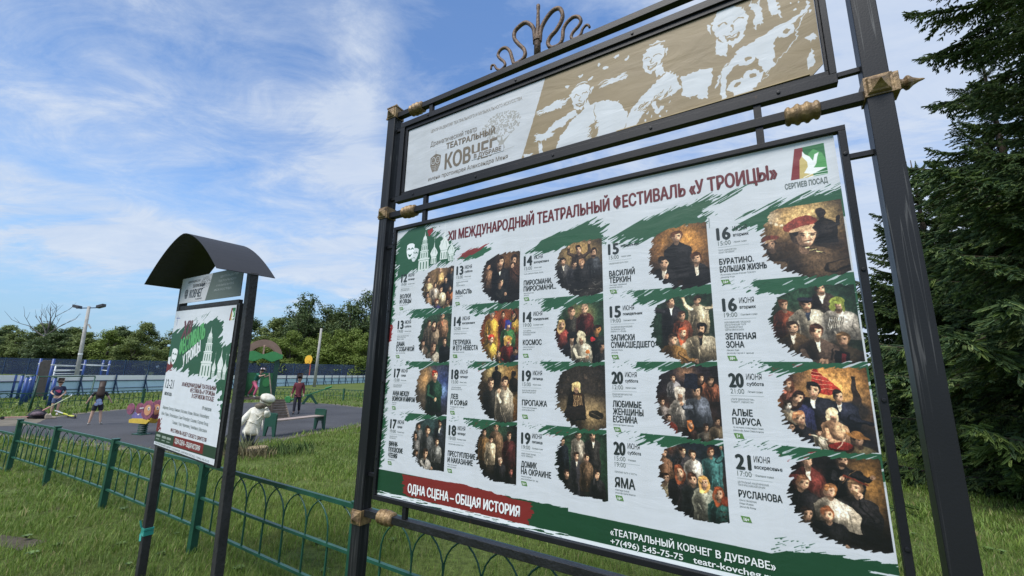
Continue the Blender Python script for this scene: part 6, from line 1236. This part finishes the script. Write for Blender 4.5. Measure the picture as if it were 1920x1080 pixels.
scooter('kick_scooter', 'yellow kick scooter lying flat on the playground beside the boy', (-13.75, 13.75, .008), R(150), mat('yellow_plastic', (.55, .56, .06), .5), white, (.95, .10, .14))
BG = thing('backpack', 'black slumped backpack on the ground between the two scooters', 'backpack', (-14.5, 13.45, .008), .3)
MB().lathe([(0, .24), (.05, .30), (.14, .27), (.22, .18), (.27, .08), (.28, .0)], 14).build('bag_body', mat('black_fabric', (.022, .022, .028), .85, bump=.6, bscale=14), BG, smooth=True); BG.children[0].scale = (.80, .60, 1)
MB().lathe([(.0, .13), (.05, .15), (.10, .10), (.12, .01)], 12, (.08, -.16, .10)).build('front_pocket', mat('patterned_fabric', (.20, .13, .16), .8, scale=30, c2=(.04, .04, .05)), BG, smooth=True); tub('strap', [(-.1, 0, .26), (0, -.05, .34), (.1, 0, .27)], .015, MATS['black_fabric'], BG)
SH = thing('shoe', 'beige shoe standing against the black backpack', 'shoe', (-14.08, 13.42, .008), .8)
MB().prism([(-.10, 0), (.13, 0), (.14, .05), (.05, .07), (.02, .13), (-.09, .16), (-.11, .08)], .09, (0, -.045, 0)).build('upper', mat('beige_leather', (.42, .34, .26), .7), SH, bevel=.02)
ST = thing('tree_stump', 'low sawn tree stump overgrown with dry grass at the foot of the white statue', 'stump', (-4.86, 8.58, -.02))
MB().lathe([(-.05, .24), (.05, .21), (.15, .19), (.151, .185)], 18).build('bole', bark, ST); MB().lathe([(.1515, .18), (.165, .175)], 18).build('cut_face', mat('cut_wood', (.30, .235, .14), .8, var=.2, scale=20), ST)
t = thing('stone', 'pale broken stone lying in the grass left of the stump', 'stone', (-5.72, 9.30, 0)); mb = MB()
rs_ = random.Random(2)
mb.lathe([(0, .10), (.03, .115), (.07, .10), (.10, .06), (.11, .01)], 9); mb.v = [(x * (1 + rs_.uniform(-.2, .2)) * 1.2, y * (1 + rs_.uniform(-.2, .2)), z * (1 + rs_.uniform(-.15, .15))) for x, y, z in mb.v]; mb.build('rock', mat('pale_stone', (.48, .40, .27), .9, var=.3, scale=20, bump=.4), t)
for i, (lab, x, y, n, hh) in enumerate((('tuft of dry brown grass in front of the stump', -4.86, 8.36, 260, .20), ('dark green weed clump right of the stump', -4.25, 8.66, 130, .24), ('pale weeds growing beside the small board left of the statue', -5.45, 8.60, 170, .34))):
    rs2 = np.random.RandomState(i + 40); V = []; F = []
    for k in range(n):
        a = rs2.rand() * 6.283; q = .34 * rs2.rand() ** .6; bx, by = q * math.cos(a) * 1.4, q * math.sin(a); L = hh * (.5 + .6 * rs2.rand()); b = rs2.rand() * 6.283; w = .006
        e = (bx + math.cos(b) * L * .4, by + math.sin(b) * L * .4, L); j = len(V); V += [(bx - w, by, 0), (bx + w, by, 0), (bx + math.cos(b) * L * .12, by + math.sin(b) * L * .12, L * .6), e]; F += [(j, j + 1, j + 2), (j, j + 2, j + 3), ]
    t = bpy.data.objects.new('weed_clump', fast_mesh('weed_clump', V, F, mat(('dry_grass', 'weed_green', 'pale_weed')[i], ((.19, .16, .085), (.07, .12, .03), (.17, .19, .09))[i], .8, island=.35))); col.objects.link(t); t.location = (x, y, 0); t['label'] = lab; t['category'] = 'weeds'; t['kind'] = 'stuff'
# ---------------------------------------------------------------- figures
def skinned(name, J, E, m, parent, sub=2, root=0):
    """J: list of (x, y, z, rx, ry) joints; E: edges. One continuous surface grown round the bones."""
    me = bpy.data.meshes.new(name); me.from_pydata([j[:3] for j in J], E, []); o = bpy.data.objects.new(name, me); col.objects.link(o)
    md = o.modifiers.new('skin', 'SKIN'); md.use_smooth_shade = True; sk = me.skin_vertices[0].data
    for i, j in enumerate(J): sk[i].radius = (j[3], j[4] if len(j) > 4 else j[3]); sk[i].use_root = (i == root)
    s = o.modifiers.new('sub', 'SUBSURF'); s.levels = sub; s.render_levels = sub
    dg = bpy.context.evaluated_depsgraph_get(); dg.update(); m2 = bpy.data.meshes.new_from_object(o.evaluated_get(dg)); m2.name = name; m2.materials.clear(); m2.materials.append(m); m2.shade_smooth()
    bpy.data.objects.remove(o); bpy.data.meshes.remove(me); o = bpy.data.objects.new(name, m2); col.objects.link(o); o.parent = parent; return o
skin_m = mat('skin', (.52, .33, .24), .55, var=.05)
def person(label, loc, rz, H, pose, cloth, legs, hair, shoes, longhair=False, cap=None, sleeve=.5, shorts=False, shirt_len=.0, cat='person'):
    """pose: joint positions in units of body height, facing -y; keys: hip, chest, neck, head, sh/el/ha, kn/an/toe for L and R"""
    t = thing('person', label, cat, loc, rz); P = lambda k: Vector(pose[k]) * H; u = H
    J = []; E = []; ix = {}
    def j(k, r, p=None): ix[k] = len(J); q = P(k) if p is None else p; J.append((*q, r * u, r * u)); return ix[k]
    def e(a, b): E.append((ix[a], ix[b]))
    hip, chest, neck, hd = P('hip'), P('chest'), P('neck'), P('head')
    j('hip', .062); j('belly', .058, (hip + chest) / 2); j('chest', .066); j('neck', .026); j('chin', .050, neck.lerp(hd, .50) + Vector((0, -.006 * u, 0))); j('head', .062); j('crown', .046, hd + (hd - neck).normalized() * .050 * u)
    for a, b in (('hip', 'belly'), ('belly', 'chest'), ('chest', 'neck'), ('neck', 'chin'), ('chin', 'head'), ('head', 'crown')): e(a, b)
    for s in 'LR':
        j('sh' + s, .034); j('el' + s, .023); j('ha' + s, .016); j('fi' + s, .015, P('ha' + s) + (P('ha' + s) - P('el' + s)).normalized() * .05 * u)
        e('chest', 'sh' + s); e('sh' + s, 'el' + s); e('el' + s, 'ha' + s); e('ha' + s, 'fi' + s)
        j('th' + s, .048, P('hip').lerp(P('kn' + s), .22) + Vector(((.030 if s == 'R' else -.030) * u, 0, 0))); j('kn' + s, .034); j('cf' + s, .031, P('kn' + s).lerp(P('an' + s), .35)); j('an' + s, .020); j('toe' + s, .018)
        e('hip', 'th' + s); e('th' + s, 'kn' + s); e('kn' + s, 'cf' + s); e('cf' + s, 'an' + s); e('an' + s, 'toe' + s)
    body = skinned('body', J, E, skin_m, t)
    # shirt over trunk and upper arms
    J2 = [(*hip, .078 * u, .074 * u), (*((hip + chest) / 2), .076 * u, .074 * u), (*chest, .080 * u, .074 * u), (*chest.lerp(neck, .62), .044 * u, .040 * u)]; E2 = [(0, 1), (1, 2), (2, 3)]
    if shirt_len: J2.append((*(hip + Vector((0, 0, -shirt_len * u))), .082 * u, .070 * u)); E2.append((0, 4))
    for s in 'LR':
        k = len(J2); sh, el, ha = P('sh' + s), P('el' + s), P('ha' + s); end = sh.lerp(el, sleeve * 2) if sleeve <= .5 else el.lerp(ha, (sleeve - .5) * 2)
        J2 += [(*sh, .041 * u, .041 * u), (*(sh.lerp(el, .5) if sleeve <= .5 else el), .034 * u, .034 * u), (*end, .029 * u, .029 * u)]; E2 += [(2, k), (k, k + 1), (k + 1, k + 2)]
    skinned('shirt', J2, E2, cloth, t)
    J3 = [(*(hip + Vector((0, 0, .012 * u))), .074 * u, .067 * u)]; E3 = []
    for s in 'LR':
        k = len(J3); th = P('hip').lerp(P('kn' + s), .25) + Vector(((.032 if s == 'R' else -.032) * u, 0, 0)); kn, an = P('kn' + s), P('an' + s)
        if shorts: J3 += [(*th, .058 * u, .058 * u), (*th.lerp(kn, .75), .052 * u, .052 * u)]; E3 += [(0, k), (k, k + 1)]
        else: J3 += [(*th, .056 * u, .056 * u), (*kn, .042 * u, .042 * u), (*kn.lerp(an, .93), .034 * u, .034 * u)]; E3 += [(0, k), (k, k + 1), (k + 1, k + 2)]
    skinned('shorts' if shorts else 'trousers', J3, E3, legs, t)
    up_ = (hd - neck).normalized(); back = Vector((0, .018 * u, 0))
    Jh = [(*(hd + back * .35 + up_ * .052 * u), .066 * u, .062 * u), (*(hd + back * .9 - up_ * .015 * u), .064 * u, .060 * u), (*(hd - back * 1.5 + up_ * .070 * u), .044 * u, .036 * u)]; Eh = [(0, 1), (0, 2)]
    if longhair: Jh += [(*(hd + back * 1.6 - up_ * .075 * u), .078 * u, .046 * u), (*(hd + back * 2.6 - up_ * .17 * u), .088 * u, .040 * u), (*(hd + back * 2.6 - up_ * .25 * u), .062 * u, .028 * u)]; Eh += [(1, 3), (3, 4), (4, 5)]
    skinned('hair', Jh, Eh, hair, t)
    f = Vector((0, -.062 * u, 0))
    for s in (-1, 1): MB().lathe([(-.004 * u, .002 * u), (0, .007 * u), (.004 * u, .002 * u)], 8, tuple(hd + f * .93 + Vector((s * .022 * u, 0, .004 * u))), 'y').build('eye', MATS['black_rubber'], t)
    MB().lathe([(-.012 * u, .003 * u), (.0, .010 * u), (.008 * u, .004 * u)], 8, tuple(hd + f * 1.02 + Vector((0, 0, -.016 * u))), 'y').build('nose', skin_m, t, smooth=True)
    MB().obox(hd + f * .93 + Vector((0, 0, -.036 * u)), (1, 0, 0), (0, 1, 0), (0, 0, 1), .014 * u, .004 * u, .003 * u).build('mouth', mat('lips', (.35, .12, .10), .5), t)
    if cap:
        cm, front = cap; c = hd + up_ * .050 * u; mb = MB().lathe([(-.01 * u, .066 * u), (.012 * u, .067 * u), (.036 * u, .055 * u), (.05 * u, .03 * u), (.054 * u, .002 * u)], 16, tuple(c))
        mb.prism([(-.045 * u, -.05 * u), (.045 * u, -.05 * u), (.045 * u, -.10 * u), (.02 * u, -.118 * u), (-.02 * u, -.118 * u), (-.045 * u, -.10 * u)], .006 * u, tuple(c - Vector((0, 0, .010 * u))), (1, 0, 0), (0, 1, 0), (0, 0, 1)); mb.build('cap', cm, t, smooth=True)
    for s in 'LR':
        a, b = P('an' + s), P('toe' + s); d = (b - a); d.normalize(); c = (a + b) / 2; skinned('shoe', [(*(a - d * .012 * u + Vector((0, 0, -.004 * u))), .026 * u, .024 * u), (*c, .025 * u, .021 * u), (*(b + d * .006 * u), .022 * u, .017 * u)], [(0, 1), (1, 2)], shoes, t)
    return t
STAND = dict(hip=(0, 0, .52), chest=(0, 0, .72), neck=(0, .004, .835), head=(0, -.008, .925), shL=(-.095, 0, .785), shR=(.095, 0, .785), elL=(-.125, .01, .63), elR=(.125, .01, .63), haL=(-.135, -.03, .49), haR=(.135, -.03, .49),
             knL=(-.055, -.01, .28), knR=(.055, -.01, .28), anL=(-.06, .01, .045), anR=(.06, .01, .045), toeL=(-.065, -.075, .018), toeR=(.065, -.075, .018))
def pose(**k): d = dict(STAND); d.update(k); return d
navy = mat('navy_cotton', (.025, .032, .075), .85, bump=.3, bscale=30); black_c = mat('black_cotton', (.018, .018, .022), .85); brown_h = mat('dark_brown_hair', (.045, .026, .018), .6); light_h = mat('light_brown_hair', (.11, .07, .045), .6)
g1 = person('girl with long dark hair seen from behind, black shirt with a blue and white print', (-11.62, 12.30, .008), R(180 + 42), 1.12,
            pose(shL=(-.10, 0, .785), shR=(.10, 0, .785), elL=(-.165, .01, .66), elR=(.165, .01, .66), haL=(-.225, -.02, .555), haR=(.21, -.03, .55), knL=(-.075, -.01, .28), knR=(.075, -.01, .28), anL=(-.105, .01, .045), anR=(.10, .01, .045), toeL=(-.125, -.07, .018), toeR=(.11, -.075, .018)),
            black_c, mat('dark_shorts', (.02, .022, .03), .8), brown_h, mat('white_sandals', (.62, .58, .52), .6), longhair=True, sleeve=.40, shorts=True, shirt_len=.10)
for k, (x, z, a, b) in enumerate(((0, .58, .056, .10), (-.035, .52, .04, .05), (.035, .50, .04, .06))):
    MB().lathe([(-.012, .3 * a * 1.12), (0, a * 1.12), (.004, .2 * a)], 9, (x * 1.12, -.0 + .0905 + .002 * k, z * 1.12), 'y').build('shirt_print', mat('pale_blue_print', (.40, .48, .66), .8, scale=24, c2=(.12, .18, .40)), g1)
b1 = person('small boy in navy shirt with pink print, standing by the scooters', (-14.95, 14.35, .008), R(46), 1.14,
            pose(elL=(-.15, -.02, .64), haL=(-.105, -.11, .60), elR=(.14, -.02, .63), haR=(.05, -.11, .52), head=(0, -.02, .92)), navy, mat('blue_shorts', (.10, .13, .24), .8), brown_h, mat('white_shoes', (.6, .58, .56), .6), sleeve=.36, shorts=True)
for x, z, w, hh in ((-.03, .70, .045, .016), (.0, .675, .05, .014), (.015, .65, .03, .012)): MB().obox((x * 1.14, -.0865, z * 1.14), (1, 0, .25), (0, 1, 0), (0, 0, 1), w, .006, hh).build('shirt_print', mat('pink_print', (.62, .10, .20), .7), b1)
w1 = person('child in maroon hooded top and black cap walking with a green bag', (-8.0, 16.35, .008), R(18), 1.42,
            pose(knL=(-.05, -.06, .29), anL=(-.05, -.07, .045), toeL=(-.055, -.15, .018), knR=(.05, .01, .27), anR=(.05, .09, .06), toeR=(.055, .02, .018), haL=(-.15, -.05, .49)), mat('maroon_cotton', (.15, .032, .045), .85, bump=.3, bscale=24), mat('dark_grey_trousers', (.035, .035, .05), .85), brown_h, mat('dark_shoes', (.03, .03, .035), .6), cap=(black_c, 1), sleeve=.92, shirt_len=.02)
t = thing('bag', 'bright green bag hanging from the walking child\'s hand', 'bag', (-8.30, 16.18, .42)); MB().prism([(-.11, 0), (.11, 0), (.13, .14), (.06, .24), (-.06, .24), (-.13, .14)], .06).build('pouch', bgreen, t, bevel=.02)
c1 = person('girl in green top, pink leggings and pale cap climbing on the play tower', (-8.82, 15.0, .665), R(78), 1.06,
            pose(hip=(0, .10, .50), chest=(0, -.03, .68), neck=(0, -.09, .785), head=(0, -.13, .865), shL=(-.09, -.05, .74), shR=(.09, -.05, .74), elL=(-.12, -.19, .68), elR=(.12, -.17, .66), haL=(-.10, -.31, .72), haR=(.10, -.29, .70),
                 knL=(-.07, -.09, .30), anL=(-.07, .0, .05), toeL=(-.07, -.07, .02), knR=(.07, .20, .27), anR=(.07, .36, .09), toeR=(.07, .32, .02)),
            mat('teal_cotton', (.015, .13, .085), .85), mat('pink_leggings', (.55, .12, .20), .8), brown_h, mat('grey_shoes', (.35, .33, .31), .7), cap=(mat('pale_cap', (.62, .55, .56), .8), 1), sleeve=.42)
# ---------------------------------------------------------------- white statue
stat = mat('weathered_white_plaster', (.84, .82, .74), .75, scale=9, c2=(.46, .42, .31), bump=.8, bscale=26, detail=9); statd = mat('painted_slate_blue', (.040, .052, .080), .7, var=.4, scale=12, bump=.5); dirt = mat('grimy_scarf', (.20, .17, .12), .85, scale=16, c2=(.06, .05, .04), bump=.6)
SA = thing('statue', 'weathered white statue of a child in long coat and round cap, leaning to the right', 'statue', (-5.12, 8.80, 0), R(32)); SA.scale = (1.06, 1.06, 1.04)
def S_(*J): return [(x, y, z, r, (r2 if r2 else r)) for x, y, z, r, r2 in J]
skinned('body', S_((-.04, 0, .42, .12, 0), (.0, 0, .60, .12, .10), (.05, 0, .76, .10, .08), (.10, -.01, .85, .04, 0), (.13, -.01, .91, .070, 0), (.15, -.01, .96, .06, 0), (-.12, 0, .24, .065, 0), (-.15, 0, .03, .05, 0), (-.01, -.02, .24, .065, 0), (-.03, -.03, .03, .05, 0)), [(0, 1), (1, 2), (2, 3), (3, 4), (4, 5), (0, 6), (6, 7), (0, 8), (8, 9)], statd, SA)
skinned('coat', S_((-.045, 0, .30, .215, .17), (-.03, 0, .42, .185, .15), (.0, 0, .58, .155, .125), (.045, 0, .72, .150, .115), (.09, -.01, .83, .06, 0), (-.07, .0, .76, .062, 0), (-.17, -.03, .62, .058, 0), (-.235, -.05, .50, .050, 0), (.165, -.02, .77, .068, 0), (.20, -.11, .66, .062, 0), (.175, -.17, .78, .052, 0)), [(0, 1), (1, 2), (2, 3), (3, 4), (3, 5), (5, 6), (6, 7), (3, 8), (8, 9), (9, 10)], stat, SA)
skinned('scarf', S_((-.0, .03, .845, .05, 0), (.08, .055, .87, .055, 0), (.16, .02, .885, .05, 0), (.15, -.075, .875, .052, 0), (.04, -.085, .85, .055, 0)), [(0, 1), (1, 2), (2, 3), (3, 4), (4, 0)], dirt, SA)
skinned('hand', S_((-.25, -.055, .475, .032, 0), (-.28, -.06, .44, .024, 0)), [(0, 1)], stat, SA); skinned('hand', S_((.17, -.175, .80, .034, 0), (.15, -.16, .84, .026, 0)), [(0, 1)], stat, SA)
mb = MB().lathe([(-.06, .100), (-.01, .112), (.02, .115), (.026, .124), (.050, .134), (.082, .130), (.104, .105), (.115, .055), (.117, .002)], 24)
cp_ = mb.build('round_cap', stat, SA, smooth=True); cp_.location = (.155, -.02, .95); cp_.rotation_euler = (R(20), R(18), 0)
MB().tube([(.119 * math.cos(k * .3), .119 * math.sin(k * .3), .010) for k in range(22)], .008, 6).build('cap_band', dirt, cp_, smooth=True)
for (x0, z0, x1, z1) in ((-.02, .74, .10, .62), (.12, .70, .02, .58), (-.12, .60, .08, .50), (-.14, .42, -.11, .27), (.05, .46, .09, .28), (-.04, .50, -.03, .26), (.13, .60, .14, .40)):
    yy0, yy1 = -.118 - (.74 - z0) * .09, -.118 - (.74 - z1) * .09
    MB().tube([(x0, yy0, z0), ((x0 + x1) / 2, (yy0 + yy1) / 2 - .010, (z0 + z1) / 2), (x1, yy1, z1)], [.004, .014, .004], 6).build('coat_fold', stat, SA, smooth=True)
bpy.data.objects.remove(_fo)
